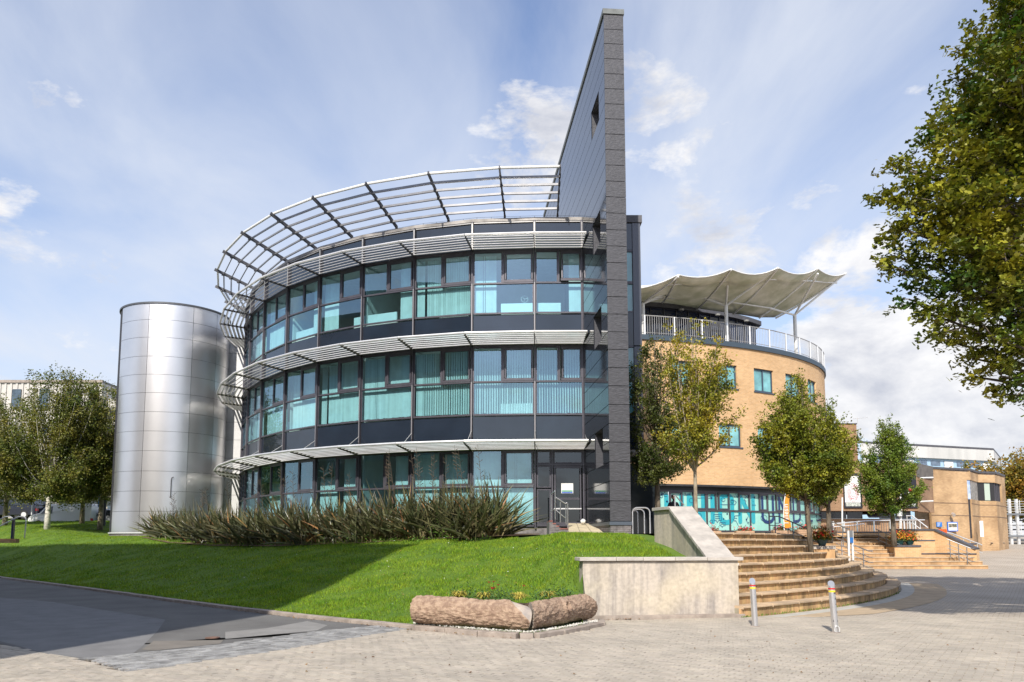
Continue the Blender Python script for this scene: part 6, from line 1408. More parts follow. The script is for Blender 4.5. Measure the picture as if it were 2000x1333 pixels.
    o = np_mesh('foliage', V.reshape(-1, 3), np.arange(n * 8).reshape(n, 8), LO, T, T.location); o['kind'] = 'stuff'
oak()

# flax hedge
def flax():
    rg = random.Random(17); mg = mat('flax_leaf', (0.06, 0.078, 0.032), 0.40, col2=(0.15, 0.125, 0.06), vscale=1.2, island=.6, trans=.12); mo = mat('dead_flax_leaf', (0.33, 0.19, 0.06), .6, col2=(.18, .10, .05), vscale=3, island=.5); ms = mat('flower_stalk', (0.10, 0.075, 0.05), .8)
    spots = []
    path = [(-0.75, 28.5), (-2.9, 28.4), (-5.6, 29.3), (-8.8, 31.2), (-11.8, 33.6), (-14.6, 36.4), (-17.6, 40.4)]
    tot = 17
    def at(t):
        f = t * (len(path) - 1); i = min(int(f), len(path) - 2); a, b = path[i], path[i + 1]; f -= i; return a[0] + (b[0] - a[0]) * f, a[1] + (b[1] - a[1]) * f
    names = ['tall flax clump at the right end of the hedge beside the entrance', 'tall spiky flax clump second from the right end of the hedge', 'flax clump third from the right end with feathery flower stalks above', 'flax clump fourth from the right end of the hedge', 'flax clump fifth from the right end below the navy spandrels', 'flax clump in the middle right of the long hedge',
             'flax clump just right of the middle of the hedge', 'flax clump at the very middle of the hedge', 'flax clump just left of the middle of the hedge', 'leaning flax clump in the middle left of the hedge', 'flax clump seventh from the silver tower', 'flax clump sixth from the silver tower', 'flax clump fifth from the silver tower', 'flax clump fourth from the silver tower', 'flax clump third from the silver tower', 'flax clump second from the silver tower', 'low flax clump at the foot of the silver tower']
    for k in range(tot):
        t = k / (tot - 1); x, y = at(t); y += rg.uniform(-.25, .25); z = lawn_h(x, y) - .05; hgt = (2.45 - .75 * t) * rg.uniform(.9, 1.08) * (1.1 if k == 1 else 1)
        T = thing('flax_plant', (x, y, z), names[k], 'flax plant', 'flax plants along the glass front')
        A, B = MB(), MB()
        for i in range(270):
            mb = B if rg.random() < .07 else A
            az = rg.uniform(0, 6.283); lean = abs(rg.gauss(.10, .42)) if i % 3 else rg.uniform(.4, 1.05); L = hgt * rg.uniform(.55, 1.12) * (1 - .2 * min(1, lean)); wd = rg.uniform(.026, .048); o = Vector((x + rg.gauss(0, .28), y + rg.gauss(0, .22), z))
            leanx = -.06 - .32 * t; d = Vector((math.cos(az) * math.sin(lean) + leanx * .5, math.sin(az) * math.sin(lean), math.cos(lean) * .95)).normalized(); side = d.cross(Vector((rg.gauss(0, 1), rg.gauss(0, 1), .3))).normalized(); nrm = side.cross(d)
            n = 4; pr = []; dr = rg.uniform(.02, .35) * L
            for s in range(n + 1):
                q = s / n; p = o + d * L * q + Vector((0, 0, -dr * q * q)) + Vector((math.cos(az), math.sin(az), 0)) * dr * .6 * q * q; wq = wd * (.6 + .6 * math.sin(math.pi * min(1, q * .9 + .1))) * (1 - q) ** .35 if s < n else 0.002
                pr.append((p - side * wq, p + nrm * wq * .35, p + side * wq))
            V = [v for tr in pr for v in tr]; F_ = []
            for s in range(n):
                a = s * 3; F_ += [(a, a + 1, a + 4, a + 3), (a + 1, a + 2, a + 5, a + 4)]
            mb.add(V, F_)
        # ragged skirt of dead leaves
        for i in range(46):
            az = rg.uniform(0, 6.28); L = rg.uniform(.3, .75); o = Vector((x + rg.gauss(0, .3), y - abs(rg.gauss(0, .2)), z + rg.uniform(.02, .2))); d = Vector((math.cos(az), math.sin(az) - .3, rg.uniform(-.1, .25))).normalized(); sd_ = d.cross(Vector((0, 0, 1))).normalized() * .022
            B.add([o - sd_, o + sd_, o + d * L + Vector((0, 0, .03)), ], ((0, 1, 2),))
        A.build('leaf', mg, T, kind='stuff'); B.build('dead_leaf', mo, T, kind='stuff')
        if k in (1, 2, 3, 4, 6, 8, 9, 11, 13, 15):
            for q in range(3 if k < 9 else 2):
                mb = MB(); o = Vector((x + rg.gauss(0, .3), y + .1, z)); lx = rg.uniform(-.5, .1); h = hgt * rg.uniform(1.2, 1.45); P = [o, o + Vector((lx * .3, 0, h * .5)), o + Vector((lx * .8, 0, h))]; mb.tube(P, [.014, .011, .004], 4)
                for s in range(9):
                    f = .62 + .04 * s; p = P[1].lerp(P[2], (f - .5) * 2) ; e = p + Vector((rg.choice((-1, 1)) * .11, rg.gauss(0, .05), .09)); mb.tube([p, e], [.006, .014], 3)
                mb.build('flower_stalk', ms, T)
    # leafy undergrowth and the bare brown bed
    mb = MB(); P = [(1.0, 27.6), (-2.6, 27.35), (-5.8, 28.2), (-9.3, 30.2), (-12.4, 32.6), (-15.5, 35.6), (-18.6, 39.6)]; Q = [(1.0, 30), (-2.2, 30.5), (-5, 31.5), (-8, 33), (-10.5, 35), (-13.4, 38), (-17, 42)]
    V = []; 
    for a, b in zip(P, Q): V += [(a[0], a[1] + .4, lawn_h(a[0], a[1] + .4) + .045), (*b, lawn_h(*b) + .05)]
    mb.add(V, [(2 * i, 2 * i + 1, 2 * i + 3, 2 * i + 2) for i in range(len(P) - 1)]); mb.build('planting_bed', mat('bark_mulch', (0.09, 0.055, 0.035), .95, col2=(.2, .13, .08), vscale=9, bump=.5, bscale=20), kind='structure')
    n = 6500; t = RNG.uniform(0, 1, n); pts = []
    for q in t:
        x, y = at(q); y -= abs(random.gauss(.3, .35)); pts.append((x + random.gauss(0, .1), y, lawn_h(x, y) + abs(random.gauss(0, .14)) * (2.0 if 0.30 < q < .42 or .1 < q < .16 else .6)))
    leafmesh('undergrowth', np.array(pts), .07, mat('undergrowth_leaf', (.10, .19, .02), .6, island=.5, trans=.3), None, (0, 0, 0)); o = bpy.data.objects['undergrowth']; tag(o, 'low bright green weeds and creeper in front of the flax hedge', 'undergrowth', kind='stuff')
flax()

# ------------------------------------------------------------------ hollowed log planter
def log(name, a, b, r, seed, label, cut0=None, cut1=None, knot=None, par=None, wedge=None):
    wood = set()
    """bark covered log from a to b (axis points) with a trough hollowed along its top rear"""
    a, b = Vector(a), Vector(b); d = b - a; L = d.length; d.normalize(); up = Vector((0, 0, 1)); back = up.cross(d).normalized()
    if back.y < 0: back = -back
    nl, nr = int(L / .014), 120; V = []; F_ = []
    for i in range(nl + 1):
        s = i / nl
        for k in range(nr):
            t = 2 * math.pi * k / nr; ca, sa = math.cos(t), math.sin(t)      # t = 0 points forward, 90 up, 180 back
            s2 = s * L
            if cut0: s2 = cut0(t) + (L - cut0(t)) * s
            e = cut1(t) if cut1 else 0.0
            s2 = s2 * (1 - 0) if not cut1 else min(s2, L - e) if False else (s * (L - e - (cut0(t) if cut0 else 0)) + (cut0(t) if cut0 else 0))
            # bark plates: ridges running along the log, broken crosswise
            p = Vector((s2 * 3.0, t * 5.2 * r / .27, seed)); n1 = mnoise.noise(p * 1.0); n2 = mnoise.noise(Vector((s2 * 9, t * 17, seed + 5))); n3 = mnoise.noise(Vector((s2 * 2.2, t * 1.3, seed + 9)))
            vd = mnoise.voronoi(Vector((s2 * 4.6 + .5 * n1, t * 7.6 + .3 * n2, seed)))[0]; ridge = min(1.0, (vd[1] - vd[0]) * 2.8)
            vd2 = mnoise.voronoi(Vector((s2 * 17, t * 15, seed + 3)))[0]
            dr = .020 * ridge + .005 * min(1, (vd2[1] - vd2[0]) * 2.5) + .003 * n2 + .03 * n3 - .016
            rr = r + dr
            if wedge is not None and s2 > L + .24 * math.cos(t) - wedge(t): rr = r * .93 - .25 * (s2 - (L + .24 * math.cos(t) - wedge(t))); wood.add((i, k))
            if knot:
                kd = math.hypot(s2 - knot[0], (t - knot[1]) * r); rr += knot[2] * (math.exp(-((kd - .09) / .045) ** 2) - 1.3 * math.exp(-(kd / .06) ** 2))
            h = sa
            if 75 < math.degrees(t) < 158: q = math.sin(math.pi * (math.degrees(t) - 75) / 83); rr *= 1 - .30 * min(1, q * 2.2)
            q = a + d * s2 + (-back * ca + up * sa) * rr; V.append(q)
    for i in range(nl):
        for k in range(nr): F_.append((i * nr + k, i * nr + (k + 1) % nr, (i + 1) * nr + (k + 1) % nr, (i + 1) * nr + k))
    mb = MB(); mb.add(V, F_)
    m = mat('log_bark', (0.40, 0.285, 0.20), .9, col2=(0.25, 0.165, 0.115), vscale=10, bump=0.7, bscale=45, detail=10, ramp=(.4, .6))
    wd = mat('cut_wood', (0.46, 0.38, 0.30), .75, col2=(0.24, 0.215, 0.20), vscale=3.5, bump=.4, bscale=18, detail=8)
    o = mb.build('bark', [m, wd], par, smooth=True)
    if wood:
        for i in range(nl):
            for k in range(nr):
                if (i, k) in wood: o.data.polygons[i * nr + k].material_index = 1
    for i0 in (0, nl):
        ring = [V[i0 * nr + k] for k in range(nr)]; c = sum(ring, Vector()) / nr; mb = MB(); mb.add(ring + [c], [(k, (k + 1) % nr, nr) for k in range(nr)]); mb.build('cut_face', wd, par)
    # soil in the trough
    mb = MB(); mb.bar(a + d * .12 + up * r * .62 + back * r * .34, b - d * .10 + up * r * .62 + back * r * .34, r * 1.0, .05); mb.build('soil', mat('soil', (0.07, 0.045, 0.03), .95, var=.5, vscale=15), par)
    return o
def logs():
    T = thing('log_planter', (-.2, 14.3, .08), 'long hollowed tree trunk planter lying in two mitred lengths at the lawn corner', 'planter')
    r = .275
    # the left length: its right end is sawn in a slanting wedge
    LA_, LM, LB_ = Vector((-1.78, 15.35, .36)), Vector((.24, 14.22, .34)), Vector((1.50, 16.08, .37))
    log('log', LA_, LM, r, 3.1, '', cut1=lambda t: -.24 * math.cos(t), wedge=lambda t: .03 + .30 * max(0, math.sin(t + .35)) ** 1.2, par=T)
    log('log', LM + Vector((.04, .0, .0)), LB_, r * .95, 8.4, '', knot=(1.0, .35, .05), cut0=lambda t: -.235 * math.cos(t) + .03, cut1=lambda t: .02 + .22 * max(0, math.sin(t)), par=T)
    # pale stone chips between the logs and the kerb
    rg = random.Random(6); mb = MB()
    for seg in ((KERB[7], KERB[8]), (KERB[8], KERB[9]), (KERB[9], KERB[10]), (KERB[10], KERB[11]), (KERB[11], KERB[12]), (KERB[12], KERB[13])):
        a, b = Vector((*seg[0], 0)), Vector((*seg[1], 0)); n = int((b - a).length * 260)
        for k in range(n):
            p = a.lerp(b, rg.random()) + Vector((0, .03 + abs(rg.gauss(0, .09)) if rg.random() < .7 else rg.uniform(.02, .3), 0)); s = rg.uniform(.010, .022)
            if p.x < -1.9: continue
            q = [Vector((rg.gauss(0, 1), rg.gauss(0, 1), rg.gauss(0, 1))).normalized() * s * rg.uniform(.7, 1.2) for _ in range(3)]; c = Vector((p.x, p.y, .082 + rg.uniform(0, .02)))
            mb.add([c + q[0], c + q[1], c + q[2], c - (q[0] + q[1] + q[2]) * .6], ((0, 1, 2), (0, 3, 1), (1, 3, 2), (2, 3, 0)))
    mb.build('stone_chips', mat('white_chips', (.66, .63, .58), .8, island=.3), label='white stone chips strewn between the log planter and the kerb', cat='stone chips', kind='stuff')
    # plants in the trough
    g = 'golden grass tufts in the log planter'
    lab = ['golden grass tuft near the left end of the log planter', 'golden grass tuft left of the red flowers in the log', 'golden grass tuft at the mitred corner of the log planter', 'golden grass tuft in the right length of the log']
    for k, (u, v, y) in enumerate(((898, 1160, 15.0), (948, 1160, 14.8), (1012, 1159, 14.6), (1069, 1160, 15.1))):
        p = AY(u, v, y); mb = MB(); p.z = .60
        for q in range(150):
            az = rg.uniform(0, 6.28); L = rg.uniform(.16, .30); o = p + Vector((rg.gauss(0, .025), rg.gauss(0, .02), 0)); d = Vector((math.cos(az) * .75, math.sin(az) * .75, rg.uniform(.3, 1))).normalized(); s = d.cross(Vector((0, 0, 1))).normalized() * .0055; m_ = o + d * L * .6; e = o + d * L + Vector((0, 0, -L * .45))
            mb.add([o - s, o + s, m_ + s, m_ - s, e], ((0, 1, 2, 3), (3, 2, 4)))
        T2 = thing('grass_tuft', p, lab[k], 'ornamental grass', g); mb.build('blades', mat('golden_blade', (.52, .44, .08), .6, island=.3, trans=.2), T2, kind='stuff')
    fl = mat('crimson_petal', (.42, .01, .03), .5, island=.2); gm = mat('green_stem', (.05, .11, .02), .7, island=.3)
    for k, (u, v, y, lb) in enumerate(((962, 1150, 15.1, 'largest crimson flower standing in the log planter'), (955, 1138, 15.15, 'small crimson flower high on the left of the log planter'), (964, 1137, 15.2, 'small crimson flower beside the highest bloom in the log'), (973, 1143, 15.1, 'small crimson flower right of the large bloom in the log'), (1023, 1145, 15.0, 'tiny red flower above the mitred corner of the log'))):
        p = AY(u, v, y); T2 = thing('flower', (p.x, p.y, .6), lb, 'flower', 'crimson flowers in the log planter'); mb = MB(); mb.tube([(p.x, p.y, .58), p], .004, 4); mb.build('stem', gm, T2)
        mb = MB(); r_ = .05 if k == 0 else .028
        for q in range(7):
            t = q * .9; mb.add([p, p + Vector((math.cos(t - .4), math.sin(t - .4) * .6, .3)) * r_, p + Vector((math.cos(t), math.sin(t) * .6, .5)) * r_ * 1.35, p + Vector((math.cos(t + .4), math.sin(t + .4) * .6, .3)) * r_], ((0, 1, 2, 3),))
        mb.rev((p.x, p.y, p.z - r_ * .3), [(0, 0), (r_ * .6, r_ * .3), (0, r_ * .7)], 6); mb.build('petals', fl, T2)
    pts = []
    for k in range(1500): s = rg.random(); q = LA_.lerp(LM, .3 + .6 * s) if k % 3 else LM.lerp(LB_, .1 + .7 * s); pts.append((q.x + rg.gauss(0, .05), q.y + .1 + rg.gauss(0, .05), .58 + abs(rg.gauss(0, .10))))
    leafmesh('planter_greenery', np.array(pts), .045, gm, None, (0, 0, 0)); tag(bpy.data.objects['planter_greenery'], 'low green leaves growing out of the log planter', 'foliage', kind='stuff')
logs()

# ------------------------------------------------------------------ bollards
def bollards():
    for (u, v, lb, marks) in ((1475, 1224, 'steel bollard with red and yellow bands and clean shaft, nearer the wall', False), (1632, 1236, 'steel bollard with black scuff marks and a locking ring at its foot', True)):
        b = AZ(u, v, 0.0); T = thing('bollard', b, lb, 'bollard', 'steel bollards on the paving'); R0, Hh = .058, .93; n = 28
        lean = Vector((-.035 if not marks else -.05, 0.0, 0))
        V = []; F_ = []
        zs = [0, .3, .6, Hh - .11]
        for z in zs:
            for k in range(n): t = 2 * math.pi * k / n; V.append(b + Vector((R0 * math.cos(t), R0 * math.sin(t), z)) + lean * z)
        for k in range(n):     # slanting cut top, low side towards the camera
            t = 2 * math.pi * k / n; z = Hh - .055 + .055 * math.sin(t + .3); V.append(b + Vector((R0 * math.cos(t), R0 * math.sin(t), z)) + lean * z)
        for i in range(4):
            for k in range(n): F_.append((i * n + k, i * n + (k + 1) % n, (i + 1) * n + (k + 1) % n, (i + 1) * n + k))
        F_.append(tuple(4 * n + k for k in range(n))); mb = MB(); mb.add(V, F_); mb.build('shaft', M_steel, T, smooth='auto')
        for z0, z1, m in ((.775, .80, mat('red_tape', (.55, .015, .015), .45)), (.725, .755, mat('yellow_tape', (.85, .62, .02), .45))):
            mb = MB(); c = b + lean * (z0); mb.rev((c.x, c.y, b.z), [(R0 - .001, z0), (R0 + .0025, z0), (R0 + .0025, z1), (R0 - .001, z1)], 28); mb.build('reflective_band', m, T)
        mb = MB(); mb.rev((b.x, b.y, b.z), [(R0, .0), (R0 + .035, .002), (R0 + .03, .012), (R0, .014)], 24); mb.build('foot_collar', M_kerb, T)
        if marks:
            mb = MB()
            for z, t0, w_, h in ((.70, 4.9, .9, .03), (.60, 5.1, .7, .022), (.50, 5.2, .8, .02), (.36, 5.4, .5, .03), (.20, 5.35, .4, .035), (.20, 3.9, .3, .03)):
                P = []
                for q in range(5):
                    t = t0 + w_ * q / 4; P.append((b + lean * z + Vector(((R0 + .0015) * math.cos(t), (R0 + .0015) * math.sin(t), z - h * .5 + .02 * q * (q % 2)))))
                for q in range(5):
                    t = t0 + w_ * (4 - q) / 4; P.append((b + lean * z + Vector(((R0 + .0015) * math.cos(t), (R0 + .0015) * math.sin(t), z + h * .5 + .012 * (q % 2)))))
                mb.add(P, [(i, i + 1, 8 - i, 9 - i) for i in range(4)])
            mb.build('scuff_mark', mat('black_scuff', (.03, .02, .03), .7), T)
            mb = MB(); mb.tube([b + Vector((.045 * math.cos(t), -R0 - .012, .055 + .065 * math.sin(t))) for t in np.linspace(-.5, 3.64, 14)], .011, 7); mb.build('locking_ring', M_alu, T)
bollards()

# ------------------------------------------------------------------ entrance steps, ramp, hoops
def entrance():
    T = thing('entrance_steps', (1.5, 31, 1.9), 'small dark brick steps with tubular steel handrail up to the entrance door', 'steps')
    Yf = 30.2
    for k in range(4):
        x0 = XY(1073 + 6.5 * k, Yf); x1 = XY(1110, Yf); z0, z1 = 1.83 + (.115 * (3 - k) if k < 3 else 0), 0
        zt = ZY(1017 + 5.0 * k, Yf)
        mb = MB(); mb.abox(x0 if k == 0 else x0 + .0, XY(1073 + 6.5 * (k + 1), Yf) if k < 3 else x1, Yf, 32.4, 1.6, zt - .045); mb.build('brick_step', M_engbrick, T)
        mb = MB(); mb.abox(x0, XY(1073 + 6.5 * (k + 1), Yf) if k < 3 else x1, Yf - .02, 32.4, zt - .044, zt); mb.build('red_tread', M_redbrick, T)
    # visible brick courses on the near face
    for r in range(4):
        z = 1.86 + r * .10; x = XY(1073, Yf) + (.1 if r % 2 else 0)
        while x < XY(1109 - r * 8, Yf) - .1: mb = MB(); mb.abox(x + .006, x + .21, Yf - .016, Yf, z, z + .088); mb.build('brick', M_engbrick, T); x += .22
    ys = (30.3, 30.3)
    P = [AY(1075, 966, 32.2), AY(1084, 958, 30.3), AY(1084, 971, 30.3), AY(1105, 985, 30.3), AY(1109, 983, 30.3), AY(1109, 1040, 30.25)]
    H = thing('entrance_handrail', AY(1109, 1041, 30.25), 'silver tubular handrail beside the entrance steps', 'handrail')
    mb = MB(); mb.tube([AY(1076, 966, 31.6), AY(1084, 959.5, 30.3)], .024, 7); mb.tube([AY(1084, 971, 30.3), AY(1104, 984, 30.3), AY(1107, 982.5, 30.3), AY(1109, 985, 30.3), AY(1109, 1041, 30.3)], .024, 7); mb.build('top_rail', M_steel, H)
    mb = MB(); mb.tube([AY(1077, 999, 31.4), AY(1084, 995, 30.3), AY(1104, 1012, 30.3)], .017, 6); mb.build('lower_rail', M_steel, H)
    for u, v0, v1, y in ((1077, 966, 1016, 31.4), (1084.5, 959, 1015, 30.3), (1094.5, 981, 1021, 30.3), (1105.5, 987, 1025, 30.3)): mb = MB(); mb.tube([AY(u, v0, y), AY(u, v1, y)], .022, 7); mb.build('post', M_steel, H)
    # pale slab ramp
    R = thing('entrance_ramp', AY(1140, 1041, 29.4), 'pale concrete slab ramp leading up to the entrance beside the slab wall', 'ramp')
    a, b, c, d = AY(1110, 1042, 28.2), AY(1181, 1042, 28.2), AY(1158, 1023, 32.2), AY(1110, 1022, 32.2)
    for i in range(3):
        for j in range(3):
            def q(s, t): return (a.lerp(b, s)).lerp(d.lerp(c, s), t)
            g = .012; P = [q(i / 3 + g, j / 3 + g), q((i + 1) / 3 - g, j / 3 + g), q((i + 1) / 3 - g, (j + 1) / 3 - g), q(i / 3 + g, (j + 1) / 3 - g)]
            mb = MB(); mb.add([p - Vector((0, 0, .06)) for p in P] + P, ((0, 3, 2, 1), (4, 5, 6, 7), (0, 1, 5, 4), (1, 2, 6, 5), (2, 3, 7, 6), (3, 0, 4, 7))); mb.build('ramp_slab', mat('cream_slab', (.55, .47, .32), .85, var=.12, vscale=3, bump=.3, bscale=40), R)
    mb = MB(); mb.add([a - Vector((0, 0, .02)), b - Vector((0, 0, .02)), c - Vector((0, 0, .02)), d - Vector((0, 0, .02)), a - Vector((0, 0, .5)), b - Vector((0, 0, .5)), c - Vector((0, 0, .5)), d - Vector((0, 0, .5))], ((0, 1, 2, 3), (0, 4, 5, 1), (1, 5, 6, 2), (3, 2, 6, 7), (0, 3, 7, 4))); mb.build('ramp_bed', M_mortar, R)
    mb = MB(); p = AY(1139, 1020, 31.5); mb.rev((p.x, p.y, p.z - .05), [(.02, 0), (.10, .03), (.12, .10), (.04, .17)], 7); mb.build('stone', M_white, label='white lump of stone lying at the top of the entrance ramp', cat='stone')
    # cycle hoops
    g = 'cycle hoops beside the slab wall'
    for u0, u1, vt, y, lb in ((1236, 1270, 992, 27.9, 'nearest and tallest steel cycle hoop beside the slab wall'), (1235, 1259, 995, 29.4, 'middle steel cycle hoop beside the slab wall'), (1234, 1246, 998, 31.0, 'farthest steel cycle hoop beside the slab wall')):
        zt = ZY(vt, y); x0, x1 = XY(u0, y), XY(u1, y); r = .17 if u1 - u0 > 20 else .1; P = [Vector((x0, y, 1.8))] + [Vector((x0 + r - r * math.cos(t), y, zt - r + r * math.sin(t))) for t in np.linspace(0, 1.57, 6)] + [Vector((x1 - r + r * math.sin(t), y, zt - r + r * math.cos(t))) for t in np.linspace(0, 1.57, 6)] + [Vector((x1, y, 1.8))]
        T2 = thing('cycle_hoop', (x1, y, 1.87), lb, 'cycle hoop', g); mb = MB(); mb.tube(P, .026, 9); mb.build('hoop', M_steel, T2, smooth='auto')
        for x in (x0, x1): mb = MB(); mb.rev((x, y, 1.873), [(.0, 0), (.06, 0), (.06, .01), (.03, .015)], 12); mb.build('base_plate', M_steel, T2)
entrance()

# ------------------------------------------------------------------ flower tubs and boxes
def flowers(name, c, rx, ry, h, n, parent, cols):
    pts = np.stack([RNG.normal(c[0], rx, n), RNG.normal(c[1], ry, n), c[2] + np.abs(RNG.normal(0, h, n))], 1)
    leafmesh('greenery', pts, .07, mat('bedding_leaf', (.07, .13, .02), .6, col2=(.18, .17, .03), vscale=3, island=.4, trans=.3), parent, parent.location)['kind'] = 'stuff'
    for i, col in enumerate(cols):
        k = max(8, n // 14); p = np.stack([RNG.normal(c[0], rx * 1.05, k), RNG.normal(c[1] - ry * .3, ry, k), c[2] + h * .5 + np.abs(RNG.normal(0, h, k))], 1)
        leafmesh('blossom', p, .075, mat('petal_%s' % name[i % len(name)] + str(i), col, .5), parent, parent.location, aspect=1.0)['kind'] = 'stuff'
def tubs():
    tubm = mat('slate_plastic', (.06, .10, .10), .5)
    red, org, pnk, yel = (.60, .02, .02), (.70, .20, .02), (.60, .07, .18), (.65, .40, .04)
    def tub(u, v0, v1, y, wt, lb, m, cols, flu=.16):
        b = AY(u, v0, y); zt = ZY(v1, y); T = thing('flower_tub', b, lb, 'planter', 'plastic tubs full of flowers'); mb = MB(); w2 = wt / 2
        n = 20; V = []
        h = zt - b.z
        for r, z in ((.48, 0), (.60, .12), (.98, .88), (1.06, .90), (1.06, 1.0), (.94, 1.0), (.9, .86), (.0, .84)):
            for k in range(n): t = 6.2832 * k / n; ct, st_ = math.cos(t), math.sin(t); e = .62; V.append((b.x + w2 * r * (abs(ct) ** e) * (1 if ct > 0 else -1), y + w2 * .8 * r * (abs(st_) ** e) * (1 if st_ > 0 else -1), b.z + h * z))
        mb.add(V, [(i * n + k, i * n + (k + 1) % n, (i + 1) * n + (k + 1) % n, (i + 1) * n + k) for i in range(7) for k in range(n)] + [tuple(range(n))[::-1]]); mb.build('tub', m, T)
        mb = MB(); mb.abox(b.x - w2 * .16, b.x + w2 * .16, y - w2 * .62, y - w2 * .45, b.z, b.z + h * .18); mb.build('foot_notch', M_darkin, T)
        flowers('tub', (b.x, y, zt - .02), wt * .42, wt * .25, flu, 1500, T, cols); return T
    tub(1606, 1067, 1054, 26.4, .34, 'slate green tub of red and orange flowers on the brick kerb beside the tree', tubm, (red, org, yel), .13)
    dk = mat('dark_green_tub', (.01, .05, .045), .5)
    tub(1757, 1065, 1056, 41.0, .46, 'left dark green tub of pink and orange flowers on the brick planter', dk, (org, pnk, red, yel), .20)
    tub(1777, 1065, 1057, 41.0, .42, 'right dark green tub of pink and yellow flowers on the brick planter', dk, (org, pnk, yel), .18)
    wood = mat('timber_box', (.42, .27, .17), .8, var=.2, vscale=5)
    g = 'timber boxes of red flowers before the printed glass'
    for u, y, lb in ((1389, 38.5, 'timber flower box at the left end below the printed glass'), (1454, 38.5, 'timber flower box below the second letter N'), (1527, 37, 'timber flower box beside the feather flag'), (1575, 34, 'timber flower box left of the teardrop crowned tree trunk'), (1612, 36, 'timber flower box right of the teardrop crowned tree trunk')):
        b = AY(u, 1045, y); b.z = 1.875; w2 = .42; top = 2.14; T = thing('flower_box', b, lb, 'planter', g)
        for sx in range(3): mb = MB(); mb.abox(b.x - w2, b.x + w2, y - .24, y - .20, 1.88 + sx * .086, 1.96 + sx * .086); mb.build('plank', wood, T)
        for s in (-1, 1): mb = MB(); mb.abox(b.x + s * w2 - .02, b.x + s * w2 + .02, y - .199, y + .2, 1.88, top); mb.build('side_board', wood, T)
        mb = MB(); mb.abox(b.x - w2 + .03, b.x + w2 - .03, y - .19, y + .2, 1.88, top - .03); mb.build('soil', M_darkin, T)
        flowers('box', (b.x, y, top - .03), .2, .08, .10, 420, T, (red, pnk, red))
    # small brick kerb holding the first tub and the tree
    T = thing('tree_kerb', AY(1610, 1078, 26.4), 'low brick edged kerb under the flower tub and tree', 'kerb'); y = 26.2; x0, x1 = XY(1588, y), XY(1630, y); zt = ZY(1067, y)
    mb = MB(); mb.abox(x0, x1, y, y + 1.6, .6, zt - .1); mb.build('wall', M_soldier, T)
    x = x0
    i = 0
    while x < x1 - .05: mb = MB(); mb.abox(x + .005, x + .10, y - .02, y + .2, zt - .099, zt); mb.build('brick', M_engbrick if i % 2 else M_cap, T); x += .105; i += 1
    mb = MB(); mb.abox(x0, x1, y + .201, y + 1.62, zt - .099, zt - .01); mb.build('brick_top', M_engbrick, T)
tubs()

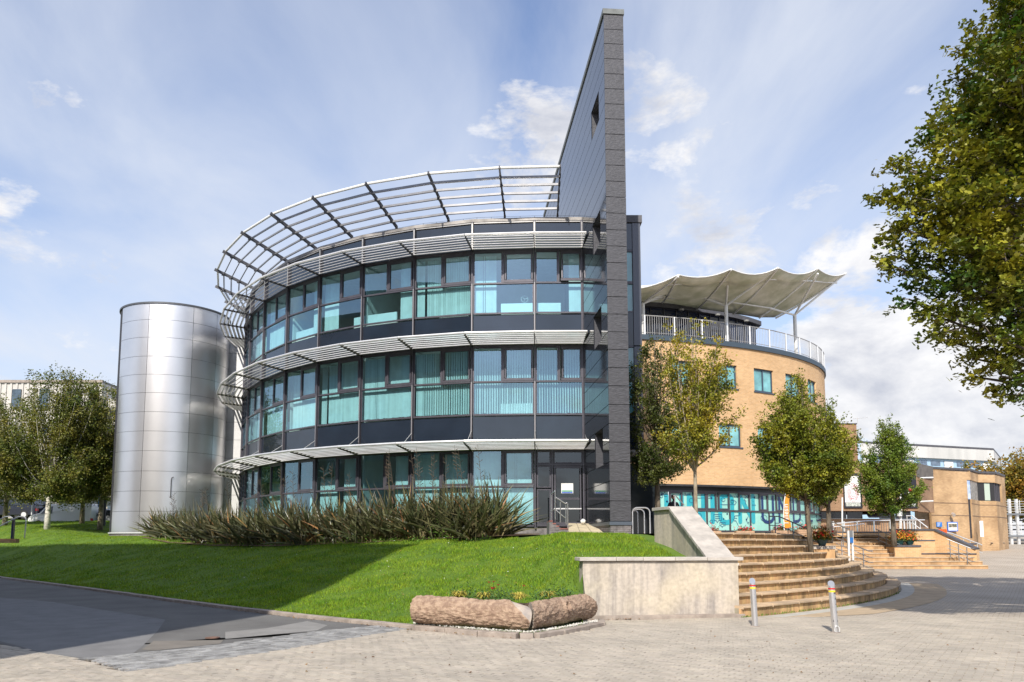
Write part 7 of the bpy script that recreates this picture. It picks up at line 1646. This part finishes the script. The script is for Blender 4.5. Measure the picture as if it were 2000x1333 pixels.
# ------------------------------------------------------------------ person behind the flank wall
def person():
    b = Vector((XY(1317, 34.6) , 34.6, 1.874)); T = thing('person', b, 'person in dark T-shirt and cap with beard standing behind the flank wall', 'person')
    skin = mat('skin', (.42, .24, .17), .55, var=.05); cloth = mat('black_cloth', (.018, .018, .024), .85, var=.2); hair = mat('dark_hair', (.03, .02, .015), .7)
    top = ZY(967, 34.6) - 1.874            # standing height that puts the crown where it shows
    k = top / 1.75
    J = {'pel': (0, 0, .95), 'chest': (0, .02, 1.28), 'neck': (0, .01, 1.47), 'nk2': (0, 0, 1.54), 'sl': (-.17, .02, 1.41), 'sr': (.17, .02, 1.41), 'el': (-.25, .0, 1.13), 'er': (.25, .0, 1.13), 'wl': (-.20, -.16, .96), 'wr': (.20, -.16, .96), 'hl': (-.10, 0, .90), 'hr': (.10, 0, .90), 'kl': (-.11, -.02, .50), 'kr': (.12, -.02, .50), 'al': (-.12, .02, .09), 'ar': (.13, .02, .09), 'tl': (-.13, -.14, .04), 'tr': (.15, -.14, .04)}
    Rr = {'pel': .13, 'chest': .145, 'neck': .065, 'nk2': .052, 'sl': .062, 'sr': .062, 'el': .042, 'er': .042, 'wl': .03, 'wr': .03, 'hl': .09, 'hr': .09, 'kl': .058, 'kr': .058, 'al': .042, 'ar': .042, 'tl': .035, 'tr': .035}
    E_ = [('pel', 'chest'), ('chest', 'neck'), ('neck', 'nk2'), ('chest', 'sl'), ('chest', 'sr'), ('sl', 'el'), ('sr', 'er'), ('el', 'wl'), ('er', 'wr'), ('pel', 'hl'), ('pel', 'hr'), ('hl', 'kl'), ('hr', 'kr'), ('kl', 'al'), ('kr', 'ar'), ('al', 'tl'), ('ar', 'tr')]
    def skinned(name, J, Rr, E_, m, root):
        ks = list(J); me = bpy.data.meshes.new(name); me.from_pydata([tuple(c * k for c in J[q]) for q in ks], [(ks.index(a), ks.index(c)) for a, c in E_], []); me.materials.append(m)
        o = bpy.data.objects.new(name, me); COL.objects.link(o); o.parent = T
        sk = o.modifiers.new('skin', 'SKIN')
        for i, q in enumerate(ks): me.skin_vertices[0].data[i].radius = (Rr[q] * k, Rr[q] * k * (.8 if q in ('pel', 'chest') else 1)); me.skin_vertices[0].data[i].use_root = (q == root)
        sub = o.modifiers.new('sub', 'SUBSURF'); sub.levels = 2; sub.render_levels = 2
        return o
    skinned('body', J, Rr, E_, cloth, 'pel')
    for s in (-1, 1):
        H = {'w': (s * .20, -.16, .96), 'p': (s * .195, -.22, .93)}; RH = {'w': .027, 'p': .034}; EH = [('w', 'p')]
        for i in range(4): a = (-.022 + .015 * i); H['f%da' % i] = (s * .195 + a, -.265, .915); H['f%db' % i] = (s * .195 + a, -.30 + .008 * abs(i - 1), .885); RH['f%da' % i] = .010; RH['f%db' % i] = .008; EH += [('p', 'f%da' % i), ('f%da' % i, 'f%db' % i)]
        H['ta'] = (s * .15, -.23, .925); H['tb'] = (s * .145, -.26, .91); RH['ta'] = .012; RH['tb'] = .009; EH += [('p', 'ta'), ('ta', 'tb')]
        skinned('hand', H, RH, EH, skin, 'w')
    # head
    mb = MB(); n, m = 20, 16; V = []
    for i in range(m + 1):
        ph = math.pi * i / m; z = math.cos(ph); r = math.sin(ph)
        for q in range(n):
            t = 2 * math.pi * q / n; x = .077 * r * math.cos(t); y = .098 * r * math.sin(t); zz = .122 * z
            if z < 0: x *= 1 - .30 * (-z); y *= 1 - .12 * (-z)
            if math.sin(t) < -.75 and abs(math.cos(t)) < .45:
                if -.35 < z < .1: y -= .020 * (1 - abs(math.cos(t)) / .45) * (1 - abs(z + .15) / .25 if abs(z + .15) < .25 else 0)
                if .02 < z < .30: y += .006
            V.append((b.x + x * k, b.y + (y - .01) * k, b.z + (1.635 + zz) * k))
    mb.add(V, [(i * n + q, (i + 1) * n + q, (i + 1) * n + (q + 1) % n, i * n + (q + 1) % n) for i in range(m) for q in range(n)]); hd = mb.build('head', skin, T, smooth=True)
    for s in (-1, 1):
        mb = MB(); mb.rev((b.x + s * .078 * k, b.y, b.z + 1.60 * k), [(.0, 0), (.014 * k, .012 * k), (.018 * k, .035 * k), (0, .055 * k)], 8); mb.build('ear', skin, hd)
        mb = MB(); mb.rev((b.x + s * .030 * k, b.y - .092 * k, b.z + 1.645 * k), [(0, 0), (.010 * k, .006 * k), (0, .012 * k)], 8); mb.build('eye', hair, hd)
    mb = MB(); mb.abox(b.x - .022 * k, b.x + .022 * k, b.y - .098 * k, b.y - .088 * k, b.z + 1.573 * k, b.z + 1.583 * k); mb.build('mouth', mat('lips', (.3, .1, .09), .6), hd)
    # beard and cap
    mb = MB(); V = []
    for i in range(6):
        ph = math.pi * (.60 + .38 * i / 5)
        for q in range(11):
            t = math.pi + math.pi * q / 10; r = math.sin(ph) * (1 - .3 * max(0, -math.cos(ph))); V.append((b.x + .083 * k * r * math.cos(t), b.y + (.104 * r * math.sin(t) - .012) * k, b.z + (1.632 + .128 * math.cos(ph)) * k))
    mb.add(V, [(i * 11 + q, (i + 1) * 11 + q, (i + 1) * 11 + q + 1, i * 11 + q + 1) for i in range(5) for q in range(10)]); mb.build('beard', hair, hd, smooth=True)
    mb = MB(); mb.rev((b.x, b.y - .005, b.z + 1.668 * k), [(.088 * k, 0), (.090 * k, .035 * k), (.075 * k, .072 * k), (.03 * k, .094 * k), (0, .097 * k)], 18); mb.prism([(b.x - .07 * k, b.y - .07 * k), (b.x - .055 * k, b.y - .15 * k), (b.x + .055 * k, b.y - .15 * k), (b.x + .07 * k, b.y - .07 * k)], b.z + 1.675 * k, b.z + 1.688 * k); mb.build('cap', mat('cap_cloth', (.06, .045, .04), .8), T)
person()
def shoe():
    p = AY(1443, 1102, 18.15); mb = MB(); T = thing('shoe', (p.x, p.y, 1.09), 'small black shoe with white toe poking out past the retaining wall', 'shoe'); x, y, z = p.x - .06, 18.55, 1.085
    mb = MB(); mb.prism([(x - .05, y - .04), (x + .12, y - .045), (x + .16, y), (x + .12, y + .045), (x - .05, y + .04)], z, [z + .09, z + .06, z + .05, z + .06, z + .09]); mb.build('upper', M_darkin, T, bevel=.01)
    mb = MB(); mb.prism([(x + .125, y - .043), (x + .165, y - .02), (x + .17, y + .015), (x + .125, y + .043)], z - .003, z + .055); mb.build('toe_cap', M_white, T, bevel=.008)
shoe()

# ------------------------------------------------------------------ vehicles on the upper car park
def vehicle(name, label, cat, u, y, L, Wd, Hh, body, prof, glass, z0, heading=0.0, group='vehicles parked beyond the upper lawn'):
    """prof: side outline of the body [(s, h)], glass: outline of the side windows; s along the length 0..1"""
    c = Vector((XY(u, y), y, z0)); T = thing(name, c, label, cat, group); T.rotation_euler = (0, 0, heading)
    def loc(s, w_, h): return (c.x + (s - .5) * L, c.y + w_, c.z + h)
    n = len(prof); tum = lambda h: 1 - .16 * max(0, (h / Hh - .55)) / .45
    V = []
    for sgn in (-1, 1):
        for s, h in prof: V.append(loc(s, sgn * Wd / 2 * tum(h), h))
    mb = MB(); mb.add(V, [tuple(range(n)), tuple(range(n, 2 * n))[::-1]] + [(i, n + i, n + (i + 1) % n, (i + 1) % n) for i in range(n)]); bd = mb.build('body', body, T, bevel=.05)
    gm = mat('car_glass', (.02, .025, .03), .05, ior=1.6)
    for poly in glass['side']:
        for sgn in (-1, 1): mb = MB(); mb.add([loc(s, sgn * (Wd / 2 * tum(h) + .012), h) for s, h in poly], [tuple(range(len(poly)))]); mb.build('side_window', gm, T)
    for (s0, h0), (s1, h1) in glass['end']:
        d = Vector((s1 - s0, 0, h1 - h0)); w2 = Wd / 2 * .80; off = .02 * (1 if s0 > .5 else -1); mb = MB(); mb.add([loc(s0 + off / L, -w2, h0 + .02), loc(s0 + off / L, w2, h0 + .02), loc(s1 + off / L, w2 * .9, h1 + .02), loc(s1 + off / L, -w2 * .9, h1 + .02)], ((0, 1, 2, 3),)); mb.build('windscreen', gm, T)
    r = .33
    for s in glass['wheels']:
        for sgn in (-1, 1):
            mb = MB(); p = Vector(loc(s, sgn * (Wd / 2 - .10), r)); mb.tube([p - Vector((0, .11, 0)), p + Vector((0, .11, 0))], r, 20); wh = mb.build('wheel', mat('tyre', (.02, .02, .02), .8), T)
            mb = MB(); q = p + Vector((0, sgn * .115, 0)); mb.tube([q - Vector((0, .01, 0)), q + Vector((0, .008, 0))], r * .62, 14); mb.build('rim', M_alu, wh)
    for s, col in ((glass['front'], (.8, .8, .78)), (1 - glass['front'], (.5, .02, .02))):
        for sgn in (-1, 1): mb = MB(); q = loc(s, sgn * Wd * .38, .72); mb.box(q, (.04, 0, 0), (0, .16, 0), (0, 0, .09)); mb.build('headlight' if col[1] > .1 else 'tail_light', mat('lamp_%s' % ('w' if col[1] > .1 else 'r'), col, .2), T)
    # mirror and handles
    for sgn in (-1, 1): mb = MB(); mb.box(loc(.30 if glass['front'] < .5 else .70, sgn * (Wd / 2 + .08), 1.0), (.06, 0, 0), (0, .09, 0), (0, 0, .06)); mb.build('wing_mirror', body, T)
    return T
def cars():
    HB = [(0.0, .25), (0.01, .62), (.05, .82), (.24, .98), (.42, 1.46), (.78, 1.50), (.95, 1.05), (1.0, .95), (1.0, .25)]
    hbg = dict(side=[[(.30, .98), (.43, 1.38), (.60, 1.42), (.60, .98)], [(.62, .98), (.62, 1.42), (.77, 1.40), (.90, 1.02)]], end=[((.25, 1.0), (.41, 1.44)), ((.95, 1.06), (.80, 1.46))], wheels=(.18, .82), front=.01)
    black = mat('black_car_paint', (.008, .010, .018), .12, ior=1.6); silver = mat('silver_car_paint', (.40, .41, .44), .25, .6); white = mat('white_van_paint', (.74, .74, .74), .25); blue = mat('dark_blue_paint', (.015, .02, .05), .15)
    zz = lambda x, y: lawn_h(x, y) + .02
    vehicle('parked_car', 'black people carrier parked at the far left beyond the lawn', 'car', 22, 63.5, 4.6, 1.85, 1.6, black, [(0, .28), (0.0, .68), (.04, .88), (.20, 1.06), (.40, 1.58), (.85, 1.62), (.97, 1.1), (1, .9), (1, .28)], dict(side=[[(.30, 1.06), (.42, 1.48), (.60, 1.54), (.60, 1.06)], [(.62, 1.06), (.62, 1.54), (.82, 1.52), (.90, 1.1)]], end=[((.21, 1.08), (.39, 1.56)), ((.97, 1.12), (.87, 1.58))], wheels=(.19, .81), front=.0), 3.38)
    vehicle('parked_car', 'dark blue hatchback parked behind the white barked birch', 'car', 72, 65, 3.9, 1.7, 1.5, blue, HB, hbg, 3.32)
    VP = [(0, .3), (0, .85), (.05, 1.05), (.17, 1.2), (.28, 1.82), (.31, 1.88), (.985, 1.92), (1, 1.8), (1, .3)]
    vehicle('parked_van', 'plain white panel van parked right of the white barked birch', 'van', 126, 61.2, 4.7, 1.85, 1.9, white, VP, dict(side=[[(.20, 1.15), (.29, 1.70), (.38, 1.72), (.38, 1.15)]], end=[((.175, 1.22), (.275, 1.80))], wheels=(.17, .80), front=.0), 2.55)
    vehicle('parked_car', 'silver hatchback parked between the white van and the silver tower', 'car', 172, 63.5, 3.9, 1.7, 1.5, silver, HB, hbg, 2.75)
    vehicle('parked_car', 'grey estate car partly hidden by the silver stair tower', 'car', 216, 62, 4.3, 1.75, 1.5, silver, HB, hbg, 2.6)
    # car park surface
    mb = MB(); mb.add([(-75, 58.5, 3.02), (-36, 58.5, 3.02), (-20, 57, 2.3), (-20, 86, 3.2), (-75, 86, 3.2)], ((0, 1, 2, 3, 4),)); mb.build('car_park', mat('car_park_asphalt', (.10, .10, .10), .9, var=.2), kind='structure')
    # white marker posts and dark lamp column
    for u, y, r, m, lb, nm, vt in ((61, 60, .05, M_white, 'thin white post in front of the dark blue hatchback', 'marker_post', 980), (203, 56, .11, M_arm, 'dark lamp column rising through the birch beside the tower', 'lamp_column', 800)):
        b = AY(u, 1020, y); b.z = zz(b.x, y) - .1; mb = MB(); mb.tube([b, Vector((b.x, b.y, ZY(vt, y)))], r, 8); mb.build(nm, m, label=lb, cat='post', org=b)
    p = AY(200, 978, 56.2); mb = MB(); mb.add([(p.x - .15, 55.9, p.z - .5), (p.x + .12, 55.9, p.z - .3), (p.x + .14, 55.9, p.z + .75), (p.x - .1, 55.9, p.z + .55)], ((0, 1, 2, 3),)); o = mb.build('blue_banner', mat('blue_banner_cloth', (.03, .22, .62), .6), label='small blue banner hanging on the dark lamp column', cat='banner'); s_ = o.modifiers.new('s', 'SOLIDIFY'); s_.thickness = .02
    # path rail and post at the left edge
    H = thing('path_handrail', AY(48, 1050, 41), 'pair of curved galvanised handrails at the left edge of the lawn', 'handrail')
    for du, y in ((0, 41), (-26, 42)):
        P = [AY(48 + du, 1051, y), AY(51 + du, 1018, y), AY(50 + du, 1012, y), AY(45 + du, 1009, y), AY(36 + du, 1010, y), AY(2 + du, 1027, y), AY(-60 + du, 1060, y)]; mb = MB(); mb.tube(P, .03, 7); mb.build('rail', M_alu, H)
    S = thing('path_sign_post', AY(24, 1052, 41.6), 'short wayfinding post with dark blue lower panel by the curved handrail', 'sign post'); mb = MB(); a, b = AY(21, 1052, 41.6), AY(27, 1013, 41.6); mb.abox(a.x, b.x, 41.6, 41.75, a.z - .2, b.z); mb.build('post', M_frame, S); mb = MB(); mb.abox(a.x + .01, b.x - .01, 41.57, 41.598, a.z, a.z + .75); mb.build('panel', mat('indigo_panel', (.02, .02, .10), .4), S)
    mb = MB()
    for k in range(2): mb.abox(XY(-40, 41) - .5, XY(38 - 10 * k, 40.6 - k * .35), 40.3 - k * .35, 40.6 - k * .35, 1.55, 1.76 - k * .10)
    mb.build('path_steps', M_soldier, label='low brick path steps under the curved handrails at the left edge', cat='steps')
cars()

# ------------------------------------------------------------------ behind the camera: what throws the long shade and shows in the glass
def behind():
    P0 = Vector((-9.6, 1.6, 0)); d = Vector((-.81, .59, 0)).normalized(); n = Vector((-d.y, d.x, 0)) * -1   # outward, towards the lawn
    if n.y < 0: n = -n
    Lb, Hb = 46.0, 22.3
    T = thing('brick_tower_block', P0, 'tall brown brick block left of the camera whose shade falls on the lawn', 'building')
    q = [P0, P0 + d * Lb, P0 + d * Lb - n * 14, P0 - n * 14]; mb = MB(); mb.prism([p[:2] for p in q], -.1, Hb); mb.build('wall', brickmat('block_brick', (.20, .13, .09), (.16, .10, .07), (.2, .16, .12)), T)
    mb = MB(); mb.prism([(p + (p - (q[0] + q[2]) / 2).normalized() * .2)[:2] for p in q], Hb + .001, Hb + .35); mb.build('coping', M_cop, T)
    for f in range(6):
        for k in range(14):
            c = P0 + d * (1.8 + k * 3.2) + n * .02; z = 1.2 + f * 3.5; mb = MB(); mb.wallseg(c - d * .9, c + d * .9, z, z + 1.7, .1, n); mb.build('window', mat('block_glass', (.05, .06, .08), .06, ior=1.7), T)
    g = 'trees behind the camera'
    plume_tree('street_tree', 'round tree behind the camera mirrored in the entrance door', (9.5, -13, 0), 2.6, 10.0, 3.4, 50, 14000, .16, LO, M_bark, 51, trunk_r=.2, crown0=2.4, prof=lambda q: math.sin(math.pi * min(1, .1 + .85 * q)) ** .6, limb_r=.06, spread=.7, group=g)
    plume_tree('street_tree', 'second tree further behind the camera mirrored in the glass', (-2.5, -24, 0), 2.8, 11.0, 3.8, 50, 14000, .17, LO, M_bark, 52, trunk_r=.22, crown0=2.6, prof=lambda q: math.sin(math.pi * min(1, .1 + .85 * q)) ** .6, limb_r=.06, spread=.8, group=g)
behind()
